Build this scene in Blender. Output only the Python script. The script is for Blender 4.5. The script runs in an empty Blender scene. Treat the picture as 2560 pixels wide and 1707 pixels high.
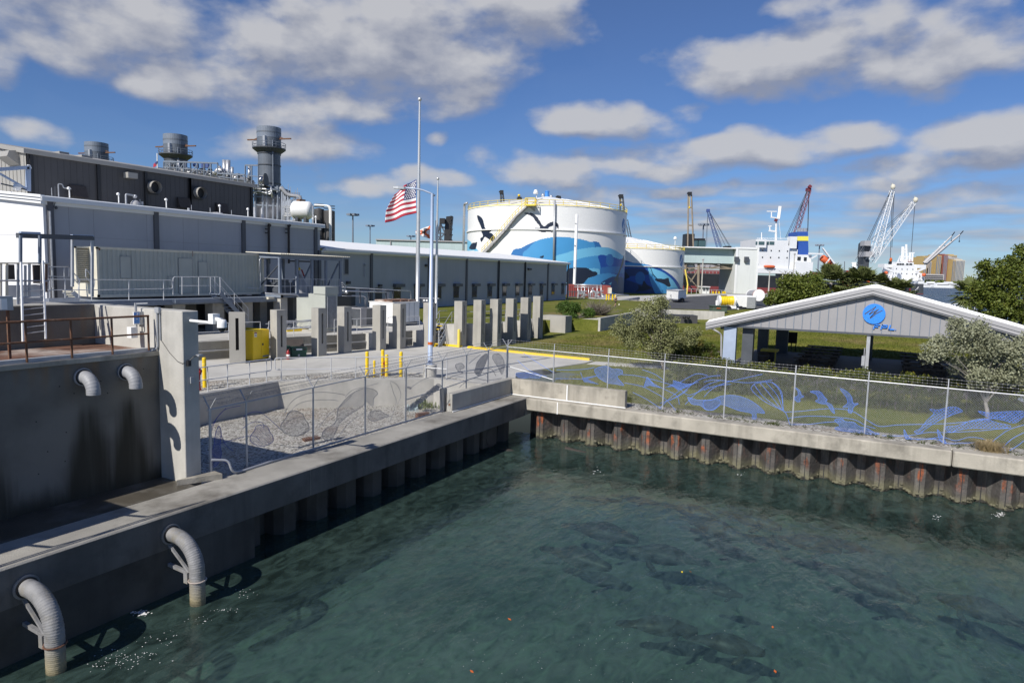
import bpy, bmesh, math, random
import numpy as np
from mathutils import Vector, Matrix
random.seed(7)
rng = np.random.default_rng(7)
sc = bpy.context.scene
COL = sc.collection
R_ = math.radians
# ------------------------------------------------------------ camera (calibrated on the vanishing points)
F, YAW, PITCH, ROLL, CAMZ = 1695.0, R_(28.35), R_(5.8), R_(1.48), 7.2
_f = Vector((math.cos(YAW)*math.cos(PITCH), math.sin(YAW)*math.cos(PITCH), -math.sin(PITCH)))
_r = Vector((math.sin(YAW), -math.cos(YAW), 0))
_u = _r.cross(_f)
CR = _r*math.cos(ROLL) + _u*math.sin(ROLL)
CU = _u*math.cos(ROLL) - _r*math.sin(ROLL)
CC = Vector((0, 0, CAMZ))
FW = Vector((math.cos(YAW), math.sin(YAW), 0)); RT = Vector((math.sin(YAW), -math.cos(YAW), 0))
AZ = YAW - math.pi/2            # rotation whose local x is RT and local y is FW
def P(px, py, z=None, x=None, y=None, h=None):
    """survey point: where the sight line of a photo pixel meets the plane z=, x=, y= or the upright plane h metres ahead"""
    v = CR*((px-1280)/F) - CU*((py-853.5)/F) + _f
    if z is not None: t = (z-CAMZ)/v.z
    elif x is not None: t = x/v.x
    elif y is not None: t = y/v.y
    else: t = h/v.dot(FW)
    return CC + v*t
def _S(x, y, w, n):
    s = w/n
    return lambda a, b: (x+a*s, y+b*s)
r7=_S(0,860,560,1996); r4=_S(440,880,700,2352); r5=_S(1100,820,700,2352); r6=_S(1760,880,800,2352); r8=_S(0,1250,640,2196)
rp=_S(1720,700,840,2352); z1=_S(0,320,500,2063); z2=_S(380,320,500,2063); z3=_S(0,560,500,2063); z4=_S(440,600,500,2063); z5=_S(840,600,500,2063)
z6=_S(1140,440,600,2352); s1=_S(1640,440,500,2178); s2=_S(2060,440,500,2178); tr=_S(1400,700,400,2240); fl=_S(940,230,200,697)
q1=_S(620,560,280,1996); q2=_S(780,640,340,2352); q3=_S(1060,720,340,2352); q4=_S(520,760,340,2352); q5=_S(0,560,300,1568); sw=_S(1100,1100,1460,2352)
# ------------------------------------------------------------ object helpers
def tag(o, label=None, cat=None, group=None, kind=None):
    if label: o['label'] = label
    if cat: o['category'] = cat
    if group: o['group'] = group
    if kind: o['kind'] = kind
    return o
def thing(name, label, cat, loc=(0,0,0), rotz=0, group=None):
    o = bpy.data.objects.new(name, None); COL.objects.link(o)
    o.empty_display_size = .2
    o.location = loc; o.rotation_euler = (0,0,rotz)
    return tag(o, label, cat, group)
def woff(o):
    v = Vector((0,0,0))
    while o is not None:
        v += o.location; o = o.parent
    return v
def dup(root, loc, rotz=None, label=None, group=None, scale=None):
    def rec(o, par):
        c = o.copy(); COL.objects.link(c)
        if par is not None: c.parent = par
        for ch in o.children: rec(ch, c)
        return c
    r = rec(root, None)
    r.location = loc
    if rotz is not None: r.rotation_euler = (0,0,rotz)
    if scale is not None: r.scale = (scale,)*3 if not hasattr(scale,'__len__') else scale
    if label: r['label'] = label
    if group: r['group'] = group
    return r
class MB:
    def __init__(s): s.v=[]; s.f=[]; s.m=[]
    def add(s, vs, fs, mi=0):
        n=len(s.v); s.v += [tuple(p) for p in vs]
        for f in fs: s.f.append(tuple(i+n for i in f)); s.m.append(mi)
        return s
    def box(s, x0,y0,z0,x1,y1,z1, mi=0):
        if x0>x1: x0,x1=x1,x0
        if y0>y1: y0,y1=y1,y0
        if z0>z1: z0,z1=z1,z0
        return s.add([(x0,y0,z0),(x1,y0,z0),(x1,y1,z0),(x0,y1,z0),(x0,y0,z1),(x1,y0,z1),(x1,y1,z1),(x0,y1,z1)],
            [(3,2,1,0),(4,5,6,7),(0,1,5,4),(1,2,6,5),(2,3,7,6),(3,0,4,7)], mi)
    def obox(s, c, sx, sy, sz, rot=0, mi=0):
        """box standing on c (centre of its base), turned about z"""
        co,si=math.cos(rot),math.sin(rot); vs=[]
        for z in (0,sz):
            for a,b in ((-1,-1),(1,-1),(1,1),(-1,1)):
                x,y=a*sx/2,b*sy/2
                vs.append((c[0]+x*co-y*si, c[1]+x*si+y*co, c[2]+z))
        return s.add(vs,[(3,2,1,0),(4,5,6,7),(0,1,5,4),(1,2,6,5),(2,3,7,6),(3,0,4,7)],mi)
    def beam(s, p, q, w, h=None, mi=0):
        p,q=Vector(p),Vector(q); d=(q-p); h=h or w
        if d.length<1e-6: return s
        d.normalize(); up=Vector((0,0,1)) if abs(d.z)<.95 else Vector((1,0,0))
        a=d.cross(up).normalized()*w/2; b=a.cross(d).normalized()*h/2
        vs=[p-a-b,p+a-b,p+a+b,p-a+b,q-a-b,q+a-b,q+a+b,q-a+b]
        return s.add(vs,[(3,2,1,0),(4,5,6,7),(0,1,5,4),(1,2,6,5),(2,3,7,6),(3,0,4,7)],mi)
    def tube(s, pts, r, n=6, mi=0, cap=True, rs=None):
        pts=[Vector(p) for p in pts]; k=len(pts); vs=[]; fs=[]
        a=None
        for i,p in enumerate(pts):
            d=(pts[min(i+1,k-1)]-pts[max(i-1,0)])
            if d.length<1e-9: d=Vector((0,0,1))
            d.normalize()
            if a is None:
                up=Vector((0,0,1)) if abs(d.z)<.9 else Vector((1,0,0))
                a=d.cross(up).normalized()
            else:
                a=a-d*a.dot(d)
                a = a.normalized() if a.length>1e-6 else d.orthogonal().normalized()
            b=d.cross(a); rr=rs[i] if rs else r
            for j in range(n):
                t=2*math.pi*j/n
                vs.append(p+a*math.cos(t)*rr+b*math.sin(t)*rr)
        for i in range(k-1):
            for j in range(n):
                j2=(j+1)%n
                fs.append((i*n+j,i*n+j2,(i+1)*n+j2,(i+1)*n+j))
        if cap: fs.append(tuple(range(n))[::-1]); fs.append(tuple((k-1)*n+j for j in range(n)))
        return s.add(vs,fs,mi)
    def cyl(s,p,q,r,r2=None,n=12,mi=0,cap=True):
        return s.tube([p,q],r,n,mi,cap,[r,r if r2 is None else r2])
    def lathe(s, prof, c=(0,0,0), n=24, mi=0, a0=0, a1=2*math.pi):
        full=abs(a1-a0-2*math.pi)<1e-6; m=n if full else n+1; vs=[];fs=[]
        for (r,z) in prof:
            for j in range(m):
                t=a0+(a1-a0)*j/n
                vs.append((c[0]+r*math.cos(t),c[1]+r*math.sin(t),c[2]+z))
        for i in range(len(prof)-1):
            for j in range(n):
                j2=(j+1)%m
                fs.append((i*m+j,i*m+j2,(i+1)*m+j2,(i+1)*m+j))
        return s.add(vs,fs,mi)
    def prism(s, pts, z0, z1, mi=0):
        n=len(pts); ar=sum(pts[i][0]*pts[(i+1)%n][1]-pts[(i+1)%n][0]*pts[i][1] for i in range(n))
        if ar<0: pts=pts[::-1]
        vs=[(p[0],p[1],z0) for p in pts]+[(p[0],p[1],z1) for p in pts]
        fs=[tuple(range(n))[::-1],tuple(range(n,2*n))]+[(i,(i+1)%n,n+(i+1)%n,n+i) for i in range(n)]
        return s.add(vs,fs,mi)
    def ext(s, pts3, off, mi=0):
        """planar outline pts3 pushed along off into a solid"""
        n=len(pts3); o=Vector(off); a=[Vector(p) for p in pts3]
        nm=Vector((0,0,0))
        for i in range(n): nm+=a[i].cross(a[(i+1)%n])
        if nm.dot(o)<0: a=a[::-1]
        fs=[tuple(range(n))[::-1],tuple(range(n,2*n))]+[(i,(i+1)%n,n+(i+1)%n,n+i) for i in range(n)]
        return s.add(a+[p+o for p in a],fs,mi)
    def ball(s,c,r,n=10,mi=0,sq=(1,1,1)):
        vs=[];fs=[];k=max(4,n//2)
        for i in range(k+1):
            ph=math.pi*i/k
            for j in range(n):
                t=2*math.pi*j/n
                vs.append((c[0]+sq[0]*r*math.sin(ph)*math.cos(t),c[1]+sq[1]*r*math.sin(ph)*math.sin(t),c[2]-sq[2]*r*math.cos(ph)))
        for i in range(k):
            for j in range(n):
                j2=(j+1)%n; fs.append((i*n+j,i*n+j2,(i+1)*n+j2,(i+1)*n+j))
        return s.add(vs,fs,mi)
    def build(s, name, mat, parent=None, smooth=False, origin=None, bevel=0):
        me=bpy.data.meshes.new(name)
        off=woff(parent) if parent is not None else Vector(origin or (0,0,0))
        vs=[(p[0]-off.x,p[1]-off.y,p[2]-off.z) for p in s.v]
        me.from_pydata(vs,[],s.f)
        mats=mat if isinstance(mat,(list,tuple)) else [mat]
        for m in mats: me.materials.append(M[m] if isinstance(m,str) else m)
        if len(mats)>1: me.polygons.foreach_set('material_index',s.m)
        if smooth: me.polygons.foreach_set('use_smooth',[True]*len(s.f))
        me.update()
        o=bpy.data.objects.new(name,me); COL.objects.link(o)
        if parent is not None: o.parent=parent
        else: o.location=off
        if bevel:
            b=o.modifiers.new('edge','BEVEL'); b.width=bevel; b.segments=1; b.limit_method='ANGLE'; b.angle_limit=R_(40)
        return o
def arc(c, r, a0, a1, u, v, n=8):
    c,u,v=Vector(c),Vector(u),Vector(v)
    return [c+u*(r*math.cos(a0+(a1-a0)*i/n))+v*(r*math.sin(a0+(a1-a0)*i/n)) for i in range(n+1)]
def bend(pts, r=.12, n=4):
    """polyline with its inner corners rounded"""
    pts=[Vector(p) for p in pts]; out=[pts[0]]
    for i in range(1,len(pts)-1):
        a=(pts[i-1]-pts[i]); b=(pts[i+1]-pts[i]); k=min(r,a.length*.45,b.length*.45)
        p,q=pts[i]+a.normalized()*k,pts[i]+b.normalized()*k
        for j in range(n+1):
            t=j/n; out.append((1-t)**2*p+2*t*(1-t)*pts[i]+t*t*q)
    return out+[pts[-1]]
# ------------------------------------------------------------ materials
M={}
def mat(name, col, rough=.6, var=.12, scale=2.0, metal=0, streak=0, bump=0, bscale=20, tint=None, tintamt=0, tscale=.6, spec=.5, zband=None, coat=0):
    """painted / cast / rolled surface: base colour, cloudy variation, vertical streaks, blotches of a second colour, fine bump"""
    m=bpy.data.materials.new(name); m.use_nodes=True; nt=m.node_tree; N=nt.nodes; L=nt.links
    b=N['Principled BSDF']; b.inputs['Roughness'].default_value=rough; b.inputs['Metallic'].default_value=metal
    b.inputs['Specular IOR Level'].default_value=spec
    if coat: b.inputs['Coat Weight'].default_value=coat
    tc=N.new('ShaderNodeNewGeometry'); out=None
    def noise(sc_, det=4, mp=None, rg=.55):
        n=N.new('ShaderNodeTexNoise'); n.inputs['Scale'].default_value=sc_; n.inputs['Detail'].default_value=det; n.inputs['Roughness'].default_value=rg
        if mp:
            k=N.new('ShaderNodeMapping'); k.inputs['Scale'].default_value=mp; L.new(tc.outputs['Position'],k.inputs[0]); L.new(k.outputs[0],n.inputs['Vector'])
        else: L.new(tc.outputs['Position'],n.inputs['Vector'])
        return n.outputs['Fac']
    def mix(a,bc,fac,mode='MIX'):
        x=N.new('ShaderNodeMix'); x.data_type='RGBA'; x.blend_type=mode
        for sock,val in ((x.inputs[6],a),(x.inputs[7],bc)):
            if isinstance(val,(tuple,list)): sock.default_value=(*val,1)
            else: L.new(val,sock)
        if isinstance(fac,(int,float)): x.inputs[0].default_value=fac
        else: L.new(fac,x.inputs[0])
        return x.outputs[2]
    def ramp(s,lo,hi,to0=0,to1=1):
        r=N.new('ShaderNodeMapRange'); r.inputs[1].default_value=lo; r.inputs[2].default_value=hi; r.inputs[3].default_value=to0; r.inputs[4].default_value=to1
        L.new(s,r.inputs[0]); return r.outputs[0]
    c0=tuple(x*(1-var) for x in col); c1=tuple(min(1,x*(1+var)) for x in col)
    out=mix(c0,c1,ramp(noise(scale),.3,.7))
    if tint: out=mix(out,tint,ramp(noise(tscale,6,rg=.62),.5,.72,0,tintamt))
    if streak:
        out=mix(out,tuple(x*.45 for x in col),ramp(noise(1,4,(2.3,2.3,.16)),.5,.8,0,streak))
    if zband:
        for (za,zb_,cc,amt) in zband:
            sp=N.new('ShaderNodeSeparateXYZ'); L.new(tc.outputs['Position'],sp.inputs[0])
            ad=N.new('ShaderNodeMath'); ad.operation='MULTIPLY_ADD'; L.new(noise(3.1,5),ad.inputs[0]); ad.inputs[1].default_value=.5; L.new(sp.outputs[2],ad.inputs[2])
            out=mix(out,cc,ramp(ad.outputs[0],za+.25,zb_+.25,amt,0))
    L.new(out,b.inputs['Base Color'])
    if bump:
        bp=N.new('ShaderNodeBump'); bp.inputs['Strength'].default_value=bump; bp.inputs['Distance'].default_value=.02
        L.new(noise(bscale,5),bp.inputs['Height']); L.new(bp.outputs[0],b.inputs['Normal'])
    M[name]=m; return m
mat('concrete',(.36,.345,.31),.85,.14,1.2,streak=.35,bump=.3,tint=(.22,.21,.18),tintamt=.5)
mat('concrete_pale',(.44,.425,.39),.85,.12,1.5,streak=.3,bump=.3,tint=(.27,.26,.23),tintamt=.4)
mat('concrete_cap',(.37,.34,.285),.85,.18,.9,streak=.85,bump=.5,tint=(.13,.12,.10),tintamt=.75,tscale=1.3)
mat('concrete_deck',(.30,.285,.255),.88,.2,.8,bump=.6,tint=(.085,.075,.06),tintamt=.85,tscale=.55,bscale=40)
mat('concrete_wet',(.075,.066,.052),.42,.3,1.2,bump=.3,tint=(.22,.21,.19),tintamt=.8,tscale=.8,bscale=30)
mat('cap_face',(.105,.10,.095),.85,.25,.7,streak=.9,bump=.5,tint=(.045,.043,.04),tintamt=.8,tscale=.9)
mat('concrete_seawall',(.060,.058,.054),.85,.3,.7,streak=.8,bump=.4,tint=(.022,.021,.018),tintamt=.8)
mat('concrete_yard',(.47,.455,.42),.9,.10,.35,bump=.25,tint=(.29,.28,.255),tintamt=.6,tscale=.4,bscale=60)
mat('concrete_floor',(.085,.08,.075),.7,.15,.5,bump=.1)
mat('asphalt',(.06,.06,.062),.9,.2,.4,bump=.2,tint=(.11,.11,.11),tintamt=.6)
mat('wall_panel',(.42,.425,.445),.75,.06,.25,streak=.12,tint=(.35,.355,.37),tintamt=.5,tscale=.18)
mat('wall_white',(.74,.74,.75),.7,.04,.4,streak=.08)
mat('roof_white',(.86,.86,.85),.5,.03,.5)
mat('fascia_white',(.76,.765,.77),.45,.03,.5)
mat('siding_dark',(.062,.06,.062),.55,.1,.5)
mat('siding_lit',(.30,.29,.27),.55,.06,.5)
mat('trim_dark',(.10,.10,.11),.5,.1,1)
mat('galv',(.42,.43,.45),.45,.12,5,metal=.35)
mat('rail_grey',(.52,.53,.55),.45,.1,5,metal=.2)
mat('steel_blue',(.115,.135,.165),.55,.15,.4,streak=.3,tint=(.075,.08,.09),tintamt=.6,tscale=.3)
mat('steel_dark',(.07,.078,.092),.5,.15,2)
mat('steel_frame',(.17,.20,.25),.5,.12,3)
mat('pipe_silver',(.50,.51,.53),.35,.15,3,metal=.6)
mat('pipe_grey',(.27,.275,.29),.55,.15,3,bump=.2,bscale=8)
mat('pipe_weathered',(.205,.205,.21),.7,.25,4,bump=.5,bscale=12,tint=(.20,.165,.09),tintamt=.6,tscale=2.2,zband=[(.05,.62,(.26,.22,.12),.9),(-.1,.12,(.035,.032,.02),1)])
mat('rust',(.13,.06,.032),.85,.3,6,bump=.4,tint=(.22,.17,.13),tintamt=.7,tscale=4)
mat('rust_plate',(.13,.062,.038),.85,.3,3,bump=.3,tint=(.60,.55,.50),tintamt=1,tscale=.36)
mat('yellow',(.80,.55,.012),.45,.06,3,tint=(.6,.42,.03),tintamt=.4,tscale=3)
mat('yellow_pale',(.80,.62,.09),.6,.1,3,tint=(.6,.5,.2),tintamt=.6)
mat('red',(.26,.012,.014),.4,.15,4)
mat('red_dull',(.27,.06,.045),.6,.15,1)
mat('orange',(.55,.12,.02),.55,.12,3)
mat('green_dark',(.012,.07,.045),.5,.15,2)
mat('green_box',(.07,.10,.075),.5,.1,2)
mat('black',(.018,.018,.02),.5,.1,4)
mat('black_hole',(.006,.006,.007),.8,.1,4)
mat('white',(.80,.80,.79),.45,.04,3)
mat('cream',(.62,.58,.47),.55,.06,3)
mat('container',(.40,.415,.375),.55,.06,1,streak=.12,tint=(.34,.35,.31),tintamt=.5)
mat('chain_wire',(.40,.41,.44),.5,.1,4,metal=.4)
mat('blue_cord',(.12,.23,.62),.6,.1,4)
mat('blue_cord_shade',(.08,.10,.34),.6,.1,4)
mat('grey_cord',(.30,.30,.33),.7,.1,4)
mat('barb',(.26,.26,.27),.5,.1,4,metal=.3)
mat('sign_blue',(.06,.24,.62),.4,.03,3)
mat('logo_blue',(.03,.23,.80),.35,.02,3)
mat('gable_grey',(.285,.28,.29),.5,.04,1)
mat('fascia_grey',(.36,.355,.365),.45,.04,1)
mat('lamp_blue',(.40,.47,.60),.4,.06,2,metal=.2)
mat('alu',(.62,.62,.61),.35,.06,2,metal=.5)
mat('wood_dark',(.055,.045,.04),.75,.2,3)
mat('bark',(.17,.145,.12),.9,.3,9,bump=.6,bscale=18)
mat('bark_grey',(.27,.25,.23),.9,.25,9,bump=.6,bscale=18)
mat('skin',(.35,.2,.14),.6,.05,3)
mat('hull_black',(.016,.017,.02),.5,.25,.2,tint=(.035,.035,.038),tintamt=.6)
mat('hull_red',(.20,.035,.035),.6,.2,.3,tint=(.10,.03,.03),tintamt=.7)
mat('ship_white',(.70,.71,.72),.45,.03,.3,streak=.08)
mat('ship_grey',(.05,.056,.064),.5,.2,.3,tint=(.09,.09,.10),tintamt=.6,tscale=.4)
mat('glass_dark',(.014,.017,.022),.08,.1,2,spec=.8)
mat('glass_green',(.06,.11,.12),.1,.1,2)
mat('shed_teal',(.42,.52,.53),.6,.06,.2,streak=.2)
mat('shed_white',(.66,.68,.67),.6,.05,.1,streak=.2,tint=(.56,.54,.44),tintamt=.5,tscale=.12)
mat('navy',(.014,.022,.045),.45,.1,.3)
mat('mural_royal',(.012,.075,.36),.45,.04,.3)
mat('mural_deep',(.016,.045,.16),.45,.05,.3)
mat('mural_mid',(.03,.16,.42),.45,.04,.3)
mat('mural_blue',(.065,.30,.60),.45,.04,.3)
mat('mural_sky',(.17,.50,.74),.45,.04,.3)
mat('crane_red',(.17,.03,.04),.6,.2,.3)
mat('crane_blue',(.05,.09,.26),.6,.1,.3)
mat('crane_tan',(.24,.20,.15),.7,.2,.3)
mat('funnel_blue',(.03,.09,.36),.45,.05,.3)
mat('funnel_yellow',(.80,.72,.10),.45,.05,.3)
mat('boat_orange',(.62,.12,.04),.5,.1,.3)
mat('condo_grey',(.40,.38,.37),.8,.06,.03)
mat('condo_red',(.30,.11,.09),.8,.06,.03)
mat('condo_tan',(.46,.33,.14),.8,.06,.03)
mat('condo_cream',(.52,.47,.38),.8,.06,.03)
def leafmat(name, col, var=.35, hue=None):
    m=mat(name,col,.6,var,1.1,tint=hue or tuple(x*1.7 for x in col),tintamt=.7,tscale=2.3,spec=.3)
    b=m.node_tree.nodes['Principled BSDF']; b.inputs['Subsurface Weight'].default_value=0
    return m
leafmat('leaf_silver',(.225,.235,.15),.25,(.36,.365,.26))
leafmat('leaf_olive',(.185,.195,.085),.25,(.30,.30,.16))
leafmat('leaf_grape',(.085,.112,.018),.3,(.21,.21,.035))
leafmat('leaf_hedge',(.050,.066,.010),.3,(.10,.10,.015))  # green kept dark: shade of the hedge's lower sides is in the colour
leafmat('leaf_tip',(.15,.16,.018),.3,(.27,.15,.025))  # yellow and orange growth, paler also for sun on the hedge top
leafmat('leaf_shrub',(.06,.085,.014),.3,(.17,.09,.02))
leafmat('leaf_pine',(.055,.10,.015),.3,(.10,.16,.03))
leafmat('leaf_palm',(.095,.115,.035),.3,(.14,.14,.06))
leafmat('straw',(.30,.23,.12),.3,(.40,.33,.19))
leafmat('twig',(.16,.14,.12),.2)
# ------------------------------------------------------------ camera object
cam=bpy.data.cameras.new('camera'); camo=bpy.data.objects.new('camera',cam); COL.objects.link(camo)
cam.sensor_width=36; cam.lens=F/2560*36; cam.clip_start=.1; cam.clip_end=30000
mw=Matrix(((CR.x,CU.x,-_f.x,0),(CR.y,CU.y,-_f.y,0),(CR.z,CU.z,-_f.z,CAMZ),(0,0,0,1)))
camo.matrix_world=mw
sc.camera=camo
# ------------------------------------------------------------ sun
SE, SA = R_(39.5), R_(7.5)
tosun=Vector((-math.cos(SE)*math.cos(SA), math.cos(SE)*math.sin(SA), math.sin(SE)))
sl=bpy.data.lights.new('sun','SUN'); sl.energy=5.0; sl.angle=R_(.53); sl.color=(1,.955,.88)
so=bpy.data.objects.new('sun',sl); COL.objects.link(so); so.rotation_euler=tosun.to_track_quat('Z','Y').to_euler(); so.location=(-40,10,60)
sc.view_settings.view_transform='Standard'; sc.view_settings.look='None'; sc.view_settings.gamma=1; sc.view_settings.exposure=0.12
# ------------------------------------------------------------ sky: Nishita with a layer of fair-weather cumulus in it
def make_world():
    w=bpy.data.worlds.new('World'); sc.world=w; w.use_nodes=True; nt=w.node_tree; N=nt.nodes; L=nt.links; N.clear()
    out=N.new('ShaderNodeOutputWorld')
    sky=N.new('ShaderNodeTexSky'); sky.sky_type='NISHITA'; sky.sun_disc=False
    sky.sun_elevation=SE; sky.sun_rotation=math.atan2(tosun.x,tosun.y); sky.air_density=1.0; sky.dust_density=0.0; sky.ozone_density=4.0; sky.altitude=0
    bg=N.new('ShaderNodeBackground'); bg.inputs[1].default_value=.078
    hs=N.new('ShaderNodeMix'); hs.data_type='RGBA'; hs.blend_type='MULTIPLY'; hs.inputs[0].default_value=1; hs.inputs[7].default_value=(.57,.745,1.05,1)
    L.new(sky.outputs[0],hs.inputs[6]); L.new(hs.outputs[2],bg.inputs[0])
    tc=N.new('ShaderNodeTexCoord'); sp=N.new('ShaderNodeSeparateXYZ'); L.new(tc.outputs['Generated'],sp.inputs[0])
    def math_(op,a,b=None,c=None,clamp=False):
        n=N.new('ShaderNodeMath'); n.operation=op; n.use_clamp=clamp
        for i,x in enumerate((a,b,c)):
            if x is None: continue
            if isinstance(x,(int,float)): n.inputs[i].default_value=x
            else: L.new(x,n.inputs[i])
        return n.outputs[0]
    az=math_('ARCTAN2',sp.outputs[1],sp.outputs[0]); el=math_('ARCSINE',sp.outputs[2])
    # cloud masses: bearing and height of each, radii, strength
    C=[(250,30,230,80,1),(170,100,120,45,.7),(10,150,60,42,.9),(95,288,80,30,.9),(55,235,35,28,.55),
       (820,100,330,120,1.15),(520,190,140,70,.95),(690,235,260,48,.95),(1010,120,200,120,1.05),(1210,40,150,75,.9),(1000,215,170,60,.9),(880,40,150,60,1.0),
       (380,200,50,30,.6),(650,325,190,38,.75),(1010,318,28,18,.6),
       (1800,140,250,70,1.1),(1950,70,140,60,.95),(2120,130,240,62,.95),(1620,165,90,45,.8),(2300,60,90,55,.6),(2170,220,70,24,.5),(1860,10,120,25,.6),
       (1390,285,175,42,1.05),(1555,245,60,30,.8),
       (1240,395,150,45,1.05),(1700,352,280,42,1.1),(1950,320,110,38,.95),(1520,385,170,30,1),(1000,418,90,24,.8),(820,430,110,30,.95),
       (2270,325,150,55,1.1),(2150,388,220,26,.95),(1480,440,250,16,.7),(1900,432,260,16,.75),(2200,460,220,22,.85),(1350,455,120,20,.7),(700,350,70,40,.5)]
    def dens(azs,els):
        cx=N.new('ShaderNodeCombineXYZ'); L.new(azs,cx.inputs[0]); L.new(els,cx.inputs[1])
        ns=N.new('ShaderNodeTexNoise'); ns.inputs['Scale'].default_value=7; ns.inputs['Detail'].default_value=3
        L.new(cx.outputs[0],ns.inputs['Vector'])
        wv=N.new('ShaderNodeVectorMath'); wv.operation='MULTIPLY_ADD'; L.new(ns.outputs['Color'],wv.inputs[0]); wv.inputs[1].default_value=(.13,.07,0); 
        sh=N.new('ShaderNodeVectorMath'); sh.operation='SUBTRACT'; L.new(cx.outputs[0],sh.inputs[0]); sh.inputs[1].default_value=(.065,.035,0)
        L.new(sh.outputs[0],wv.inputs[2])
        acc=None
        for (px,py,rx,ry,s) in C:
            px*=1.08844; py*=1.08844
            d=(P(px,py,h=1000)-CC).normalized(); a0=math.atan2(d.y,d.x); e0=math.asin(d.z)
            ra=rx*1.08844/F*1.0; re=ry*1.08844/F
            u=N.new('ShaderNodeVectorMath'); u.operation='SUBTRACT'; L.new(wv.outputs[0],u.inputs[0]); u.inputs[1].default_value=(a0,e0,0)
            k=N.new('ShaderNodeVectorMath'); k.operation='MULTIPLY'; L.new(u.outputs[0],k.inputs[0]); k.inputs[1].default_value=(1/ra,1/re,0)
            dd=N.new('ShaderNodeVectorMath'); dd.operation='DOT_PRODUCT'; L.new(k.outputs[0],dd.inputs[0]); L.new(k.outputs[0],dd.inputs[1])
            g=math_('MULTIPLY_ADD',dd.outputs['Value'],-s*.8,s)
            acc=g if acc is None else math_('SMOOTH_MAX',acc,g,.35)
        acc=math_('MAXIMUM',acc,-1.0)
        mp=N.new('ShaderNodeMapping'); mp.inputs['Scale'].default_value=(1,1.75,1); L.new(cx.outputs[0],mp.inputs[0])
        n1=N.new('ShaderNodeTexNoise'); n1.inputs['Scale'].default_value=8.5; n1.inputs['Detail'].default_value=9; n1.inputs['Roughness'].default_value=.52; L.new(mp.outputs[0],n1.inputs['Vector'])
        n2=N.new('ShaderNodeTexNoise'); n2.inputs['Scale'].default_value=30; n2.inputs['Detail'].default_value=5; L.new(mp.outputs[0],n2.inputs['Vector'])
        f=math_('MULTIPLY_ADD',n1.outputs['Fac'],1.9,-.95)
        f=math_('MULTIPLY_ADD',n2.outputs['Fac'],.34,math_('ADD',f,-.17))
        d1=math_('MULTIPLY_ADD',acc,.66,f)
        # streaky far cloud low over the horizon
        m2=N.new('ShaderNodeMapping'); m2.inputs['Scale'].default_value=(5,34,1); L.new(cx.outputs[0],m2.inputs[0])
        n3=N.new('ShaderNodeTexNoise'); n3.inputs['Scale'].default_value=1.3; n3.inputs['Detail'].default_value=5; L.new(m2.outputs[0],n3.inputs['Vector'])
        band=N.new('ShaderNodeMapRange'); band.inputs[1].default_value=.17; band.inputs[2].default_value=.09; L.new(els,band.inputs[0])
        rgt=N.new('ShaderNodeMapRange'); rgt.inputs[1].default_value=.62; rgt.inputs[2].default_value=.35; rgt.inputs[3].default_value=.25; L.new(azs,rgt.inputs[0])
        low=math_('MULTIPLY_ADD',n3.outputs['Fac'],2.2,-.88)
        low=math_('MULTIPLY',math_('MULTIPLY',low,band.outputs[0]),rgt.outputs[0])
        return math_('MAXIMUM',d1,low)
    D0=dens(az,el)
    D1=dens(math_('ADD',az,.012),math_('ADD',el,.030))
    al=N.new('ShaderNodeMapRange'); al.interpolation_type='SMOOTHSTEP'; al.inputs[1].default_value=-.10; al.inputs[2].default_value=.62; al.inputs[4].default_value=.93; L.new(D0,al.inputs[0])
    lit=N.new('ShaderNodeMapRange'); lit.inputs[1].default_value=-.26; lit.inputs[2].default_value=.36; L.new(math_('SUBTRACT',D0,D1),lit.inputs[0])
    mx=N.new('ShaderNodeMix'); mx.data_type='RGBA'; L.new(lit.outputs[0],mx.inputs[0]); mx.inputs[6].default_value=(.30,.33,.425,1); mx.inputs[7].default_value=(.60,.605,.635,1)
    bc=N.new('ShaderNodeBackground'); L.new(mx.outputs[2],bc.inputs[0]); bc.inputs[1].default_value=.84
    fade=N.new('ShaderNodeMapRange'); fade.inputs[1].default_value=-.005; fade.inputs[2].default_value=.045; L.new(el,fade.inputs[0])
    ms=N.new('ShaderNodeMixShader'); L.new(math_('MULTIPLY',al.outputs[0],fade.outputs[0]),ms.inputs[0]); L.new(bg.outputs[0],ms.inputs[1]); L.new(bc.outputs[0],ms.inputs[2])
    L.new(ms.outputs[0],out.inputs[0])
make_world()
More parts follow.
